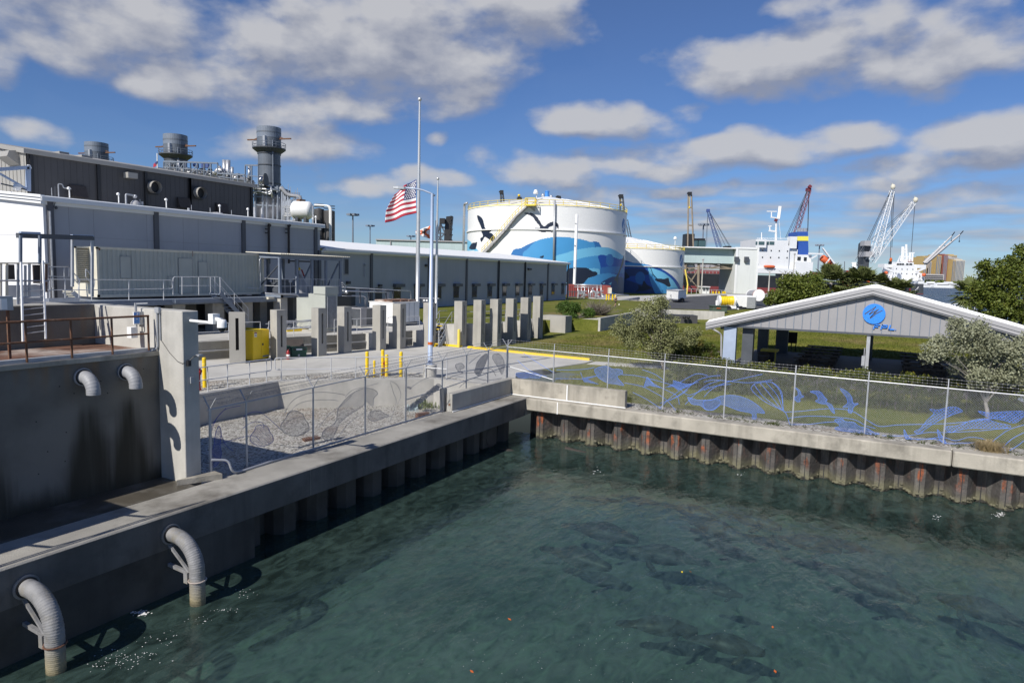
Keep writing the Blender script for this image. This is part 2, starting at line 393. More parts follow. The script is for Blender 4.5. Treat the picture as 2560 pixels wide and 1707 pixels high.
# ------------------------------------------------------------ ground, water
def gz(x,y):
    """height of the land"""
    def ss(t): t=max(0,min(1,t)); return t*t*(3-2*t)
    z=1.8+.2*ss((x-42)/20)
    if x>80: z+=1.0*ss((x-81.5)/5)-.55*ss((x-115)/40)
    return z
def gmat(name, build):
    m=bpy.data.materials.new(name); m.use_nodes=True; build(m.node_tree); M[name]=m; return m
def _grass(nt):
    N=nt.nodes; L=nt.links; b=N['Principled BSDF']; b.inputs['Roughness'].default_value=.95; b.inputs['Specular IOR Level'].default_value=.1
    tc=N.new('ShaderNodeNewGeometry')
    def nz(s,d=6,r=.6):
        n=N.new('ShaderNodeTexNoise'); n.inputs['Scale'].default_value=s; n.inputs['Detail'].default_value=d; n.inputs['Roughness'].default_value=r; L.new(tc.outputs['Position'],n.inputs['Vector']); return n.outputs['Fac']
    def rg(s,a,b_,c=0,d=1):
        r=N.new('ShaderNodeMapRange'); r.inputs[1].default_value=a; r.inputs[2].default_value=b_; r.inputs[3].default_value=c; r.inputs[4].default_value=d; L.new(s,r.inputs[0]); return r.outputs[0]
    def mx(a,b_,f):
        x=N.new('ShaderNodeMix'); x.data_type='RGBA'
        for so_,v in ((x.inputs[6],a),(x.inputs[7],b_)):
            if isinstance(v,tuple): so_.default_value=(*v,1)
            else: L.new(v,so_)
        L.new(f,x.inputs[0]); return x.outputs[2]
    c=mx((.10,.125,.018),(.19,.185,.045),rg(nz(.22),.35,.68))
    c=mx(c,(.23,.175,.085),rg(nz(.13,7,.65),.53,.68,0,.9))
    c=mx(c,(.06,.07,.014),rg(nz(6,4),.45,.7,0,.6))
    c=mx(c,(.26,.22,.12),rg(nz(22,3),.58,.75,0,.55))
    L.new(c,b.inputs['Base Color'])
    bp=N.new('ShaderNodeBump'); bp.inputs['Strength'].default_value=.8; bp.inputs['Distance'].default_value=.06; L.new(nz(14,5),bp.inputs['Height']); L.new(bp.outputs[0],b.inputs['Normal'])
gmat('grass',_grass)
def _gravel(nt):
    N=nt.nodes; L=nt.links; b=N['Principled BSDF']; b.inputs['Roughness'].default_value=.95; b.inputs['Specular IOR Level'].default_value=.15
    tc=N.new('ShaderNodeNewGeometry')
    v=N.new('ShaderNodeTexVoronoi'); v.inputs['Scale'].default_value=16; L.new(tc.outputs['Position'],v.inputs['Vector'])
    sp=N.new('ShaderNodeSeparateXYZ'); L.new(v.outputs['Color'],sp.inputs[0])
    cr=N.new('ShaderNodeValToRGB'); e=cr.color_ramp.elements; e[0].position=.1; e[0].color=(.13,.115,.095,1); e[1].position=.75; e[1].color=(.56,.54,.49,1); L.new(sp.outputs[0],cr.inputs[0])
    n=N.new('ShaderNodeTexNoise'); n.inputs['Scale'].default_value=.7; n.inputs['Detail'].default_value=5; L.new(tc.outputs['Position'],n.inputs['Vector'])
    mr=N.new('ShaderNodeMapRange'); mr.inputs[1].default_value=.5; mr.inputs[2].default_value=.75; mr.inputs[4].default_value=.5; L.new(n.outputs['Fac'],mr.inputs[0])
    x=N.new('ShaderNodeMix'); x.data_type='RGBA'; L.new(mr.outputs[0],x.inputs[0]); L.new(cr.outputs[0],x.inputs[6]); x.inputs[7].default_value=(.30,.22,.15,1); L.new(x.outputs[2],b.inputs['Base Color'])
    bp=N.new('ShaderNodeBump'); bp.inputs['Strength'].default_value=1; bp.inputs['Distance'].default_value=.05; bp.invert=True; L.new(v.outputs['Distance'],bp.inputs['Height']); L.new(bp.outputs[0],b.inputs['Normal'])
gmat('gravel',_gravel)
def _water(nt, deep, pale, transp, sc1, dist, rough):
    N=nt.nodes; L=nt.links; N.clear(); out=N.new('ShaderNodeOutputMaterial')
    tc=N.new('ShaderNodeNewGeometry')
    mp=N.new('ShaderNodeMapping'); mp.inputs['Rotation'].default_value=(0,0,.9); mp.inputs['Scale'].default_value=(1,1.9,1); L.new(tc.outputs['Position'],mp.inputs[0])
    def nz(s,d,r=.55,dis=0,vec=None):
        n=N.new('ShaderNodeTexNoise'); n.inputs['Scale'].default_value=s; n.inputs['Detail'].default_value=d; n.inputs['Roughness'].default_value=r; n.inputs['Distortion'].default_value=dis; L.new(vec or mp.outputs[0],n.inputs['Vector']); return n.outputs['Fac']
    a=nz(sc1,5,.55,.6); b=nz(sc1*4.2,3,.5,.3)
    m=N.new('ShaderNodeMath'); m.operation='MULTIPLY_ADD'; L.new(b,m.inputs[0]); m.inputs[1].default_value=.2; L.new(a,m.inputs[2])
    bp=N.new('ShaderNodeBump'); bp.inputs['Strength'].default_value=1; bp.inputs['Distance'].default_value=dist; L.new(m.outputs[0],bp.inputs['Height'])
    pt=N.new('ShaderNodeMapRange'); pt.inputs[1].default_value=.38; pt.inputs[2].default_value=.64; pt.inputs[3].default_value=.35; L.new(nz(.17,3,.5,.8),pt.inputs[0]); L.new(pt.outputs[0],bp.inputs['Strength'])
    cl=nz(.22,5,.6,0,tc.outputs['Position'])
    mr=N.new('ShaderNodeMapRange'); mr.inputs[1].default_value=.38; mr.inputs[2].default_value=.68; L.new(cl,mr.inputs[0])
    mx=N.new('ShaderNodeMix'); mx.data_type='RGBA'; mx.inputs[6].default_value=(*deep,1); mx.inputs[7].default_value=(*pale,1); L.new(mr.outputs[0],mx.inputs[0])
    df=N.new('ShaderNodeBsdfDiffuse'); L.new(mx.outputs[2],df.inputs[0])
    body=df.outputs[0]
    if transp:
        t=N.new('ShaderNodeBsdfTransparent'); t.inputs[0].default_value=(.70,.88,.83,1)
        s=N.new('ShaderNodeMixShader'); mk=N.new('ShaderNodeMapRange'); mk.inputs[1].default_value=.36; mk.inputs[2].default_value=.66; mk.inputs[3].default_value=1-transp-.24; mk.inputs[4].default_value=1-transp+.30; L.new(nz(1.5,5,.6,1.2),mk.inputs[0]); L.new(mk.outputs[0],s.inputs[0]); L.new(t.outputs[0],s.inputs[1]); L.new(body,s.inputs[2]); body=s.outputs[0]
    g=N.new('ShaderNodeBsdfGlossy'); g.inputs['Roughness'].default_value=rough; L.new(bp.outputs[0],g.inputs['Normal'])
    fr=N.new('ShaderNodeFresnel'); io=N.new('ShaderNodeMapRange'); io.inputs[3].default_value=1.333; io.inputs[4].default_value=.75; L.new(tc.outputs['Backfacing'],io.inputs[0]); L.new(io.outputs[0],fr.inputs[0]); L.new(bp.outputs[0],fr.inputs['Normal'])
    s2=N.new('ShaderNodeMixShader'); L.new(fr.outputs[0],s2.inputs[0]); L.new(body,s2.inputs[1]); L.new(g.outputs[0],s2.inputs[2])
    L.new(s2.outputs[0],out.inputs[0])
gmat('water_basin',lambda nt:_water(nt,(.034,.060,.053),(.058,.096,.084),.50,.95,.062,.06))
gmat('water_harbour',lambda nt:_water(nt,(.012,.045,.075),(.016,.055,.085),0,.5,.9,.25))
mat('seabed',(.115,.16,.135),.9,.22,.35,tint=(.06,.09,.075),tintamt=.7,tscale=.22)
# the sheets
me=MB(); me.add([(-60,-70,0),(26.9,-70,0),(26.9,14.2,0),(-60,14.2,0)],[(0,1,2,3)])
tag(me.build('basin_water','water_basin'),kind='structure')
me=MB(); me.add([(-60,-70,-1.6),(26.9,-70,-1.6),(26.9,14.2,-1.6),(-60,14.2,-1.6)],[(0,1,2,3)])
tag(me.build('basin_bed','seabed'),kind='structure')
me=MB(); me.add([(60,-9000,0),(24000,-9000,0),(24000,9000,0),(60,9000,0)],[(0,1,2,3)])
tag(me.build('harbour_water','water_harbour'),kind='structure')
def land():
    xs=[27.62,28.6,30,32,34,36]+list(np.arange(38,78,1.5))+[80,85,90,97,105,115,130,150,180,205,222]
    ys=[-75,-40,-25,-15]+list(np.arange(-10,30,1.5))+[30.01,31.5,36,44,55,80,120,200,400]
    def shore(x,y):     # keep only cells on land
        if x>92 and y<-12+ (x-92)*.19: return False
        if x>84 and y<-16: return False
        return True
    b=MB(); idx={}
    for i,x in enumerate(xs):
        for j,y in enumerate(ys):
            idx[i,j]=len(b.v); b.v.append((x,y,gz(x,y)))
    for i in range(len(xs)-1):
        for j in range(len(ys)-1):
            cx,cy=(xs[i]+xs[i+1])/2,(ys[j]+ys[j+1])/2
            if cy>14.4 and cx<34.0: continue          # yard and pit stand there
            if cy>26 and cx<46: continue
            if shore(cx,cy):
                b.f.append((idx[i,j],idx[i+1,j],idx[i+1,j+1],idx[i,j+1])); b.m.append(0)
    o=b.build('ground','grass',smooth=True); tag(o,kind='structure'); return o
land()
me=MB(); me.box(-120,30,-2,46.2,400,1.79)
tag(me.build('plant_ground','concrete_floor'),kind='structure')

tag(MB().prism([(46.2,29.9),(44.5,28.5),(46,25.5),(50.6,25.3),(55.2,26.4),(55.4,24.65),(58.9,25.5),(58.95,22.8),(69.7,22.8),(77.3,25.3),(88,27),(110,33),(110,45),(46.2,45)],1.2,3.04).build('upper_lawn','grass'),kind='structure')
# ============================================================ intake block, quays, pit, fences
def one(name, mb, m, label, cat, group=None, **k):
    return tag(mb.build(name, m, **k), label, cat, group)
# stained seawall of the intake block: clean concrete with two long dark wet tongues under the outlets
def _stain(nt):
    N=nt.nodes; L=nt.links; b=N['Principled BSDF']; b.inputs['Roughness'].default_value=.75
    tc=N.new('ShaderNodeNewGeometry'); sp=N.new('ShaderNodeSeparateXYZ'); L.new(tc.outputs['Position'],sp.inputs[0])
    def nz(s,mp=None,d=5):
        n=N.new('ShaderNodeTexNoise'); n.inputs['Scale'].default_value=s; n.inputs['Detail'].default_value=d
        if mp:
            k=N.new('ShaderNodeMapping'); k.inputs['Scale'].default_value=mp; L.new(tc.outputs['Position'],k.inputs[0]); L.new(k.outputs[0],n.inputs['Vector'])
        else: L.new(tc.outputs['Position'],n.inputs['Vector'])
        return n.outputs['Fac']
    def mt(op,a,b_,c=None):
        n=N.new('ShaderNodeMath'); n.operation=op
        for i,x in enumerate((a,b_,c)):
            if x is None: continue
            if isinstance(x,(int,float)): n.inputs[i].default_value=x
            else: L.new(x,n.inputs[i])
        return n.outputs[0]
    def rg(s,a,b_,c=0,d=1):
        r=N.new('ShaderNodeMapRange'); r.interpolation_type='SMOOTHSTEP'; r.inputs[1].default_value=a; r.inputs[2].default_value=b_; r.inputs[3].default_value=c; r.inputs[4].default_value=d; L.new(s,r.inputs[0]); return r.outputs[0]
    def mx(a,b_,f):
        x=N.new('ShaderNodeMix'); x.data_type='RGBA'
        for so_,v in ((x.inputs[6],a),(x.inputs[7],b_)):
            if isinstance(v,tuple): so_.default_value=(*v,1)
            else: L.new(v,so_)
        L.new(f,x.inputs[0]); return x.outputs[2]
    st=nz(1,(5,5,.22)); cl=nz(.8)
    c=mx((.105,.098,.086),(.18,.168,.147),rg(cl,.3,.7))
    c=mx(c,(.22,.12,.045),mt('MULTIPLY',rg(sp.outputs[2],4.1,5.0,0,.55),rg(nz(1,(2.2,2.2,.2)),.5,.68)))
    tot=None
    for xc,zt,w0 in ((8.86,4.10,.10),(9.83,4.12,.08),(6.9,3.5,.1)):
        wd=mt('MULTIPLY_ADD',mt('SUBTRACT',zt,sp.outputs[2]),.24,w0)
        dx=mt('ABSOLUTE',mt('SUBTRACT',sp.outputs[0],xc),None)
        e=mt('SUBTRACT',mt('ADD',wd,mt('MULTIPLY_ADD',st,.5,-.25)),dx)
        k=mt('MULTIPLY',rg(e,-.16,.24),rg(sp.outputs[2],zt+.12,zt-.45))
        tot=k if tot is None else mt('MAXIMUM',tot,k)
    low=rg(mt('MULTIPLY_ADD',st,.6,sp.outputs[2]),2.75,2.1)
    c=mx(c,(.024,.021,.012),mt('MULTIPLY',mt('MAXIMUM',tot,low),rg(st,.2,.6,.72,.97)))
    L.new(c,b.inputs['Base Color'])
    bp=N.new('ShaderNodeBump'); bp.inputs['Strength'].default_value=.3; bp.inputs['Distance'].default_value=.02; L.new(nz(25),bp.inputs['Height']); L.new(bp.outputs[0],b.inputs['Normal'])
gmat('concrete_stained',_stain)
YW=15.75
blk=thing('intake_block','tall stained concrete intake block with a rusty steel deck on top','wall',(8,17,0))
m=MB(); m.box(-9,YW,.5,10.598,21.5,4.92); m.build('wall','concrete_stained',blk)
m=MB(); m.box(-9,YW-.03,4.92,10.598,16.02,5.02); m.build('edge_beam','concrete_cap',blk)
m=MB(); m.box(-9,15.9,5.02,10.59,16.08,5.10); m.build('curb','galv',blk)
m=MB(); m.box(-9,18.81,.5,10.59,23.3,6.04); m.build('upper_deck','concrete',blk)
m=MB(); m.box(-9,14.42,4.75,5.0,15.70,4.98); m.build('walkway','concrete',blk)
m=MB(); m.tube([(-9,13.98,5.95),(5.0,13.98,5.95)],.026,6); m.tube([(-9,13.98,5.5),(5.0,13.98,5.5)],.022,6)
for xx in (1,3,4.9): m.beam((xx,14.45,4.8),(xx,13.98,4.95),.05); m.tube([(xx,13.98,4.93),(xx,13.98,5.95)],.026,6)
m.build('walkway_railing','rust',blk)
m=MB(); m.box(-9,16.1,4.9,10.59,18.405,5.035); m.build('deck_plate','rust_plate',blk)
m=MB()
for xx,zz in ((7.75,3.75),(7.95,3.05),(8.3,2.75),(8.25,4.45),(8.55,4.25),(9.3,4.15),(9.95,4.5),(10.2,4.62),(8.35,3.4),(7.75,2.6),(9.15,4.45)):
    m.cyl((xx,YW-.004,zz),(xx,YW+.05,zz),.014,n=8)
m.build('form_tie_hole','black_hole',blk)
# side wall and column
w=thing('concrete_wall','bare concrete wall ending in a tall square column beside the chain link fence','wall',(10.8,16.5,0))
m=MB(); m.box(10.6,14.8,1.2,11.04,18.82,6.06); m.build('wall_body','concrete_pale',w,bevel=.015)
m=MB(); m.prism([(10.35,14.8),(11.3,14.35),(11.35,14.7),(11.04,14.8)],1.8,1.94); m.build('footing','concrete_cap',w)
w2=one('parapet_wall',MB().box(-9,18.41,4.9,10.597,18.8,6.07),'concrete_stained','shaded concrete wall behind the rusty deck at far left','wall')
# rusty railing along the block
t=thing('railing','rusty pipe railing along the edge of the stained intake block','railing',(9,15.9,5.05))
for xx in (6.75,7.7,8.62,9.54,10.45): m=MB(); m.cyl((xx,15.9,5.03),(xx,15.9,5.9),.026,n=8); m.build('post','rust',t)
m=MB(); m.tube([(3,15.9,5.9),(10.47,15.9,5.9)],.026,8); m.build('top_rail','rust',t)
m=MB(); m.tube([(3,15.9,5.46),(10.45,15.9,5.46)],.022,8); m.build('mid_rail','rust',t)
# wall outlets
def elbow(name,label,x,y,z,r,out,rb,drop,mats,fl,g,strut=False):
    t=thing(name,label,'pipe',(x,y,z),0,g)
    pts=[(x,y-.02,z),(x,y-(out-rb),z)]+[(x,y-(out-rb)-rb*math.sin(a),z-rb+rb*math.cos(a)) for a in [math.pi/2*i/24 for i in range(1,25)]]+[(x,y-out,z-drop)]
    fine=[]
    for i in range(len(pts)-1):
        a,b=Vector(pts[i]),Vector(pts[i+1]); k=max(1,int((b-a).length/.012))
        for j in range(k): fine.append(a.lerp(b,j/k))
    fine.append(Vector(pts[-1]))
    rs=[r*(1+.032*math.sin(i*2.1)+.008*math.sin(i*.9)) for i in range(len(fine))]
    m=MB(); m.tube(fine,r,20,0,True,rs); m.build('elbow',mats,t,smooth=True)
    m=MB(); m.cyl((x,y-.005,z),(x,y-.045,z),fl,n=28); m.build('flange','pipe_grey' if not strut else 'pipe_weathered',t)
    m=MB(); m.cyl((x,y-.047,z),(x,y-.06,z),r*1.22,n=24); m.build('gasket','black',t)
    if strut:
        zs=z-drop+1.02; yo=y-out
        m=MB(); m.tube([(x+(r+.02)*math.cos(a),yo+(r+.02)*math.sin(a),zs) for a in [2*math.pi*i/20 for i in range(21)]],.017,6); m.build('strap','rust_plate',t)
        m=MB(); m.beam((x-.05,y,zs+.62),(x-.05,yo+r,zs+.12),.05,.05); m.beam((x-.05,y,zs+.16),(x-.05,yo+r,zs+.12),.07,.07)
        m.box(x-.13,yo+r,zs-.08,x+.03,yo+r+.12,zs+.16); m.build('bracket','pipe_weathered',t)
    return t
elbow('outlet_pipe','grey ribbed elbow pipe sticking out of the stained wall, left of the two',8.75,YW,4.60,.145,.40,.30,.37,'pipe_grey',.205,'elbow pipes on the intake block wall')
elbow('outlet_pipe','grey ribbed elbow pipe sticking out of the stained wall, nearer the column',9.74,YW,4.60,.145,.40,.30,.36,'pipe_grey',.205,'elbow pipes on the intake block wall')
elbow('discharge_pipe','weathered grey elbow pipe dropping into the water, upper one on the quay',9.05,13.2,1.36,.155,.86,.66,1.85,'pipe_weathered',.225,'big elbow pipes on the quay face',True)
elbow('discharge_pipe','mud stained elbow pipe dropping into the water at the bottom left corner',6.2,13.2,1.33,.155,.88,.66,1.85,'pipe_weathered',.225,'big elbow pipes on the quay face',True)
# fittings on the block and column
t=thing('control_box','grey control box with a blue warning sign on the concrete wall','box',(10.42,16.1,5.7))
a=P(*z3(1365,905),y=16.35); b=P(*z3(1425,1030),y=16.35)
m=MB(); m.box(a.x,16.3,b.z,b.x+.02,16.33,a.z); m.build('sign_plate','white',t)
m=MB(); m.box(a.x+.012,16.295,b.z+.02,b.x+.008,16.299,a.z-.02); m.build('sign_face','sign_blue',t)
m=MB(); m.beam((a.x+.06,16.292,b.z+.13),(b.x-.04,16.292,b.z+.13),.004,.012); m.tube([(a.x+.07,16.292,b.z+.2),(a.x+.09,16.292,b.z+.27),(a.x+.13,16.292,b.z+.26)],.007,4); m.build('sign_mark','white',t)
m=MB(); m.box(b.x+.04,16.3,b.z-.02,b.x+.17,16.5,a.z); m.build('case','galv',t)
m=MB(); m.beam((10.46,16.4,5.4),(10.46,16.4,6.2),.045); m.beam((10.46,16.4,6.18),(10.62,16.15,6.2),.03); m.build('stand','galv',t)
one('junction_box',MB().box(10.28,16.33,5.33,10.45,16.5,5.60),'white','small white junction box under the blue sign','box')
m=MB(); m.tube(bend([(10.57,15.72,6.0),(10.57,15.72,5.1),(10.45,15.86,5.02),(9.9,15.86,5.0)],.1),.022,6); m.tube([(10.575,15.62,6.0),(10.575,15.62,5.3)],.018,6); m.box(10.53,15.6,5.98,10.6,15.76,6.12)
one('conduit',m,'galv','grey electrical conduit running down the sunlit side of the column','conduit')
m=MB(); m.tube([(10.58,15.6,5.3),(10.585,15.3,5.02),(10.585,15.0,4.83),(10.585,14.82,4.79),(10.65,14.78,4.8)],.008,5)
one('cable',m,'black','thin black cable draped across the sunlit column face','cable')
t=thing('floodlight','small black floodlight on the edge of the concrete column','light',(10.75,14.78,4.75))
m=MB(); m.box(10.68,14.72,4.72,10.76,14.8,4.86); m.build('housing','black',t)
m=MB(); m.tube([(10.72,14.74,4.84),(10.8,14.68,4.95),(10.9,14.62,4.98)],.012,6); m.build('arm','black',t)
m=MB(); m.box(10.86,14.56,4.96,10.98,14.68,5.0); m.build('lamp_head','galv',t)
one('wall_switch',MB().box(10.76,14.75,4.28,10.86,14.8,4.44),'galv','small grey switch box on the shaded column face','switch')
t=thing('security_camera','white dome security camera on an arm from the column top','camera',(10.85,14.5,5.8))
m=MB(); m.cyl((10.8,14.8,5.83),(10.95,14.25,5.80),.035,n=8); m.build('arm','white',t)
m=MB(); m.box(10.9,14.08,5.78,11.1,14.25,6.02); m.build('bracket','white',t)
m=MB(); m.lathe([(.0,.20),(.09,.19),(.11,.1),(.115,0)],(11.03,13.92,5.7),16); m.beam((11.0,14.15,5.9),(11.03,13.95,5.87),.1); m.build('housing','white',t,smooth=True)
m=MB(); m.ball((11.03,13.92,5.69),.10,14); m.build('dome','glass_dark',t,smooth=True)
# ladder gantry and cabinets over the deck
t=thing('ladder_gantry','grey steel gantry frame with a ladder above the rusty deck','gantry',(8.2,18.2,5))
def q5p(a,b,y): return P(*q5(a,b),y=y)
for (a,b0,b1) in ((268,150,520),(520,150,530)):
    m=MB(); m.beam(q5p(a,b1,18.3),q5p(a,b0,18.3),.075,.05); m.build('upright','steel_frame',t)
for (a,b0,b1) in ((945,185,820),(1205,180,950)):
    m=MB(); m.beam(q5p(a,b1,19.4),q5p(a,b0,19.4),.08,.05); m.build('upright','galv',t)
m=MB(); m.beam(q5p(230,150,18.35),q5p(1215,185,19.4),.09,.12); m.build('crossbeam','steel_dark',t)
for a0,a1,b,y in ((260,515,112,18.4),(935,1210,150,19.4)):
    m=MB(); m.beam(q5p(a0,b,y),q5p(a1,b+8,y),.12,.05); m.build('lamp_panel','lamp_blue',t)
m=MB(); a=q5p(275,500,18.1); b=q5p(300,1540,17.6); m.beam(a,b,.05,.035); c=q5p(560,480,18.1); d=q5p(596,1500,17.6); m.beam(c,d,.05,.035); m.build('ladder_rail','white',t)
m=MB()
for k in range(9):
    f_=.3+.075*k; m.tube([Vector(a).lerp(Vector(b),f_),Vector(c).lerp(Vector(d),f_)],.011,5)
m.build('ladder_rung','galv',t)
t=thing('guard_cage','steel guard cage with brown panels around the top of the ladder','cage',(8.2,18.3,6.1))
for a0,a1,b0,b1 in ((98,185,530,725),(440,525,535,775)):
    p0=q5p(a0,b1,18.36); p1=q5p(a1,b0,18.36); m=MB(); m.box(p0.x,18.35,p0.z,p1.x,18.39,p1.z); m.build('panel','wood_dark',t)
for b,mt_ in ((515,'cream'),(745,'galv')):
    m=MB(); m.tube([q5p(-40,b-5,18.25),q5p(640,b,18.25)],.022,6); m.build('rail',mt_,t)
for a,b0,b1,mt_ in ((10,505,940,'cream'),(88,505,940,'cream'),(235,500,1050,'galv'),(545,500,1040,'galv'),(605,515,890,'rust_plate'),(385,500,945,'galv'),(330,540,945,'galv')):
    m=MB(); m.beam(q5p(a,b1,18.28),q5p(a,b0,18.28),.045); m.build('post',mt_,t)
m=MB(); p0=q5p(110,965,18.3); p1=q5p(560,800,18.3); m.box(p0.x,18.42,p0.z,p1.x,18.46,p1.z); m.build('back_plate','fascia_white',t)
m=MB(); p0=q5p(260,1040,18.3); p1=q5p(560,960,18.3); m.box(p0.x,18.26,p0.z,p1.x,18.405,p1.z); m.build('sill_beam','galv',t)
t=thing('panel_box','grey panel box with a white notice on a rusty post at far left','box',(7.25,16.6,5))
p0=q5p(8,1118,16.6); p1=q5p(88,975,16.6)
m=MB(); m.box(p0.x-.03,16.6,p0.z-.02,p1.x+.12,16.8,p1.z+.05); m.build('case','galv',t)
m=MB(); m.box(p0.x,16.59,p0.z,p1.x,16.598,p1.z); m.build('notice','white',t)
m=MB(); m.beam((p1.x+.05,16.7,5.03),(p1.x+.05,16.7,p1.z),.05); m.build('post','rust',t)
# ------------------------------------------------------------ quays
XJ=19.9
t=thing('quay_wall','dark concrete quay running from the foreground along the fence to the corner','quay',(15,13.8,0))
m=MB(); m.box(-9,13.2,1.04,26.6,14.45,1.8); m.build('cap','concrete_deck',t,bevel=.03)
m=MB()
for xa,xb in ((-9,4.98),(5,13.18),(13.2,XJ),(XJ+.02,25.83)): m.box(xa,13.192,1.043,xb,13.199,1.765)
m.build('cap_face','cap_face',t)  # streaked sheet over the cap side, colour also darkened for the shade there
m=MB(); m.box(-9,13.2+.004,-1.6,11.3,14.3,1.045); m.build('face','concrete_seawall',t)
m=MB(); m.box(-9,14.45,.6,10.6,15.76,1.796); m.build('apron','concrete_wet',t)
m=MB()
for k in range(12):
    x0=11.3+k*1.22; m.prism([(x0,14.3),(x0+.05,13.95),(x0+.2,13.72),(x0+.62,13.72),(x0+.77,13.95),(x0+.82,14.3)],-1.6,1.035)
m.box(11.3,14.25,-1.6,26.3,14.45,1.03); m.build('sheet_piling','concrete_seawall',t)
m=MB(); m.box(23.0,13.62,.1,24.1,13.74,.98); m.cyl((23.6,13.6,.5),(23.6,13.64,.5),.36,n=20,mi=1); m.box(23.0,13.56,.86,23.95,13.6,.92); m.build('outfall','concrete_seawall',t)
m=MB(); m.tube(bend([(11.2,14.62,2.28),(11.55,14.42,2.22),(11.62,14.38,1.9),(11.9,14.42,1.83),(13,14.50,1.83)],.12)+[(21.4,14.52,1.83)],.032,7)
one('water_pipe',m,'galv','thin white pipe lying along the foot of the left fence','pipe')
XC=25.85
t=thing('quay_wall','sunlit weathered concrete quay cap above the rusty sheet piles','quay',(26.2,0,0))
m=MB()
for y0,y1 in ((13.198,-2.42),(-2.45,-20),(-20.03,-60)):
    m.box(XC,y1,1.27,26.42,y0,1.8)
m.build('cap','concrete_cap',t,bevel=.04)
m=MB(); m.box(26.42,-60,1.35,27.75,14.40,1.785); m.build('bank_gravel','gravel',t)
def _pile(nt):
    N=nt.nodes; L=nt.links; b=N['Principled BSDF']; b.inputs['Roughness'].default_value=.8
    tc=N.new('ShaderNodeNewGeometry'); sp=N.new('ShaderNodeSeparateXYZ'); L.new(tc.outputs['Position'],sp.inputs[0])
    def nz(s,mp=(1,1,1),d=5):
        n=N.new('ShaderNodeTexNoise'); n.inputs['Scale'].default_value=s; n.inputs['Detail'].default_value=d
        k=N.new('ShaderNodeMapping'); k.inputs['Scale'].default_value=mp; L.new(tc.outputs['Position'],k.inputs[0]); L.new(k.outputs[0],n.inputs['Vector']); return n.outputs['Fac']
    def mt(op,a,b_,c=None):
        n=N.new('ShaderNodeMath'); n.operation=op
        for i,x in enumerate((a,b_,c)):
            if x is None: continue
            if isinstance(x,(int,float)): n.inputs[i].default_value=x
            else: L.new(x,n.inputs[i])
        return n.outputs[0]
    def rg(s,a,b_,c=0,d=1):
        r=N.new('ShaderNodeMapRange'); r.interpolation_type='SMOOTHSTEP'; r.inputs[1].default_value=a; r.inputs[2].default_value=b_; r.inputs[3].default_value=c; r.inputs[4].default_value=d; L.new(s,r.inputs[0]); return r.outputs[0]
    def mx(a,b_,f):
        x=N.new('ShaderNodeMix'); x.data_type='RGBA'
        for so_,v in ((x.inputs[6],a),(x.inputs[7],b_)):
            if isinstance(v,tuple): so_.default_value=(*v,1)
            else: L.new(v,so_)
        L.new(f,x.inputs[0]); return x.outputs[2]
    st=nz(2.2,(1,1,.25))
    c=mx((.042,.037,.034),(.095,.085,.078),rg(nz(1.5),.3,.7))
    c=mx(c,(.20,.19,.17),mt('MULTIPLY',rg(st,.55,.75),.6))
    face=rg(sp.outputs[0],26.34,26.22)      # rust runs on the outer flats
    r=mt('MULTIPLY',mt('MULTIPLY',rg(nz(2.6,(1,1.6,.5),7),.50,.62),rg(sp.outputs[2],.28,.7)),mt('MULTIPLY_ADD',face,.75,.16))
    c=mx(c,mx((.10,.035,.018),(.27,.07,.022),rg(nz(6),.4,.62)),r)
    g=rg(mt('MULTIPLY_ADD',nz(1.3),.75,sp.outputs[2]),.86,.42)
    c=mx(c,(.155,.145,.085),mt('MULTIPLY',g,.85))
    o=rg(mt('MULTIPLY_ADD',nz(5),.35,sp.outputs[2]),.30,.20)
    c=mx(c,(.022,.021,.016),o)
    L.new(c,b.inputs['Base Color'])
    bp=N.new('ShaderNodeBump'); bp.inputs['Strength'].default_value=.7; bp.inputs['Distance'].default_value=.05; L.new(nz(9),bp.inputs['Height']); L.new(bp.outputs[0],b.inputs['Normal'])
gmat('pile_rusty',_pile)
t=thing('sheet_pile_wall','rust streaked corrugated steel sheet pile wall under the sunlit quay cap','sheet piles',(26.5,0,0))
m=MB(); prof=[]; y=13.4; PER=1.19
while y>-40:
    prof += [(26.78,y),(26.78,y-.27),(26.22,y-.58),(26.22,y-.88)]; y-=PER
vs=[];fs=[]
zs=[-1.6,.0,.35,.7,1.3]
for i,(x,yy) in enumerate(prof):
    for z in zs: vs.append((x,yy,z))
k=len(zs)
for i in range(len(prof)-1):
    for j in range(k-1): fs.append((i*k+j,(i+1)*k+j,(i+1)*k+j+1,i*k+j+1))
m.add(vs,fs); m.build('piling','pile_rusty',t)
m=MB()
for i in range(0,len(prof)-3,4):
    if prof[i][1]<-25: break
    yy=(prof[i+2][1]+prof[i+3][1])/2; m.box(26.205,yy-.012,-.2,26.222,yy+.012,1.27)
    m.box(26.765,prof[i][1]-.15,-.2,26.782,prof[i][1]-.12,1.27)
m.build('seam','black',t)
m=MB()
for i in range(420):                    # oyster clumps at the tide line
    y_=13-rng.random()**.7*32; k_=int((13.4-y_)/PER); yy=y_-(13.4-k_*PER); u=-yy
    x_=26.78 if u<.27 else 26.78-.56*(u-.27)/.31 if u<.58 else 26.22 if u<.88 else 26.22+.56*(u-.88)/.31
    m.ball((x_-.02,y_,.02+abs(rng.normal())*.09),.03+.05*rng.random(),6,0,(.8,1.2,.8))
m.build('oyster_crust','pile_rusty',t)
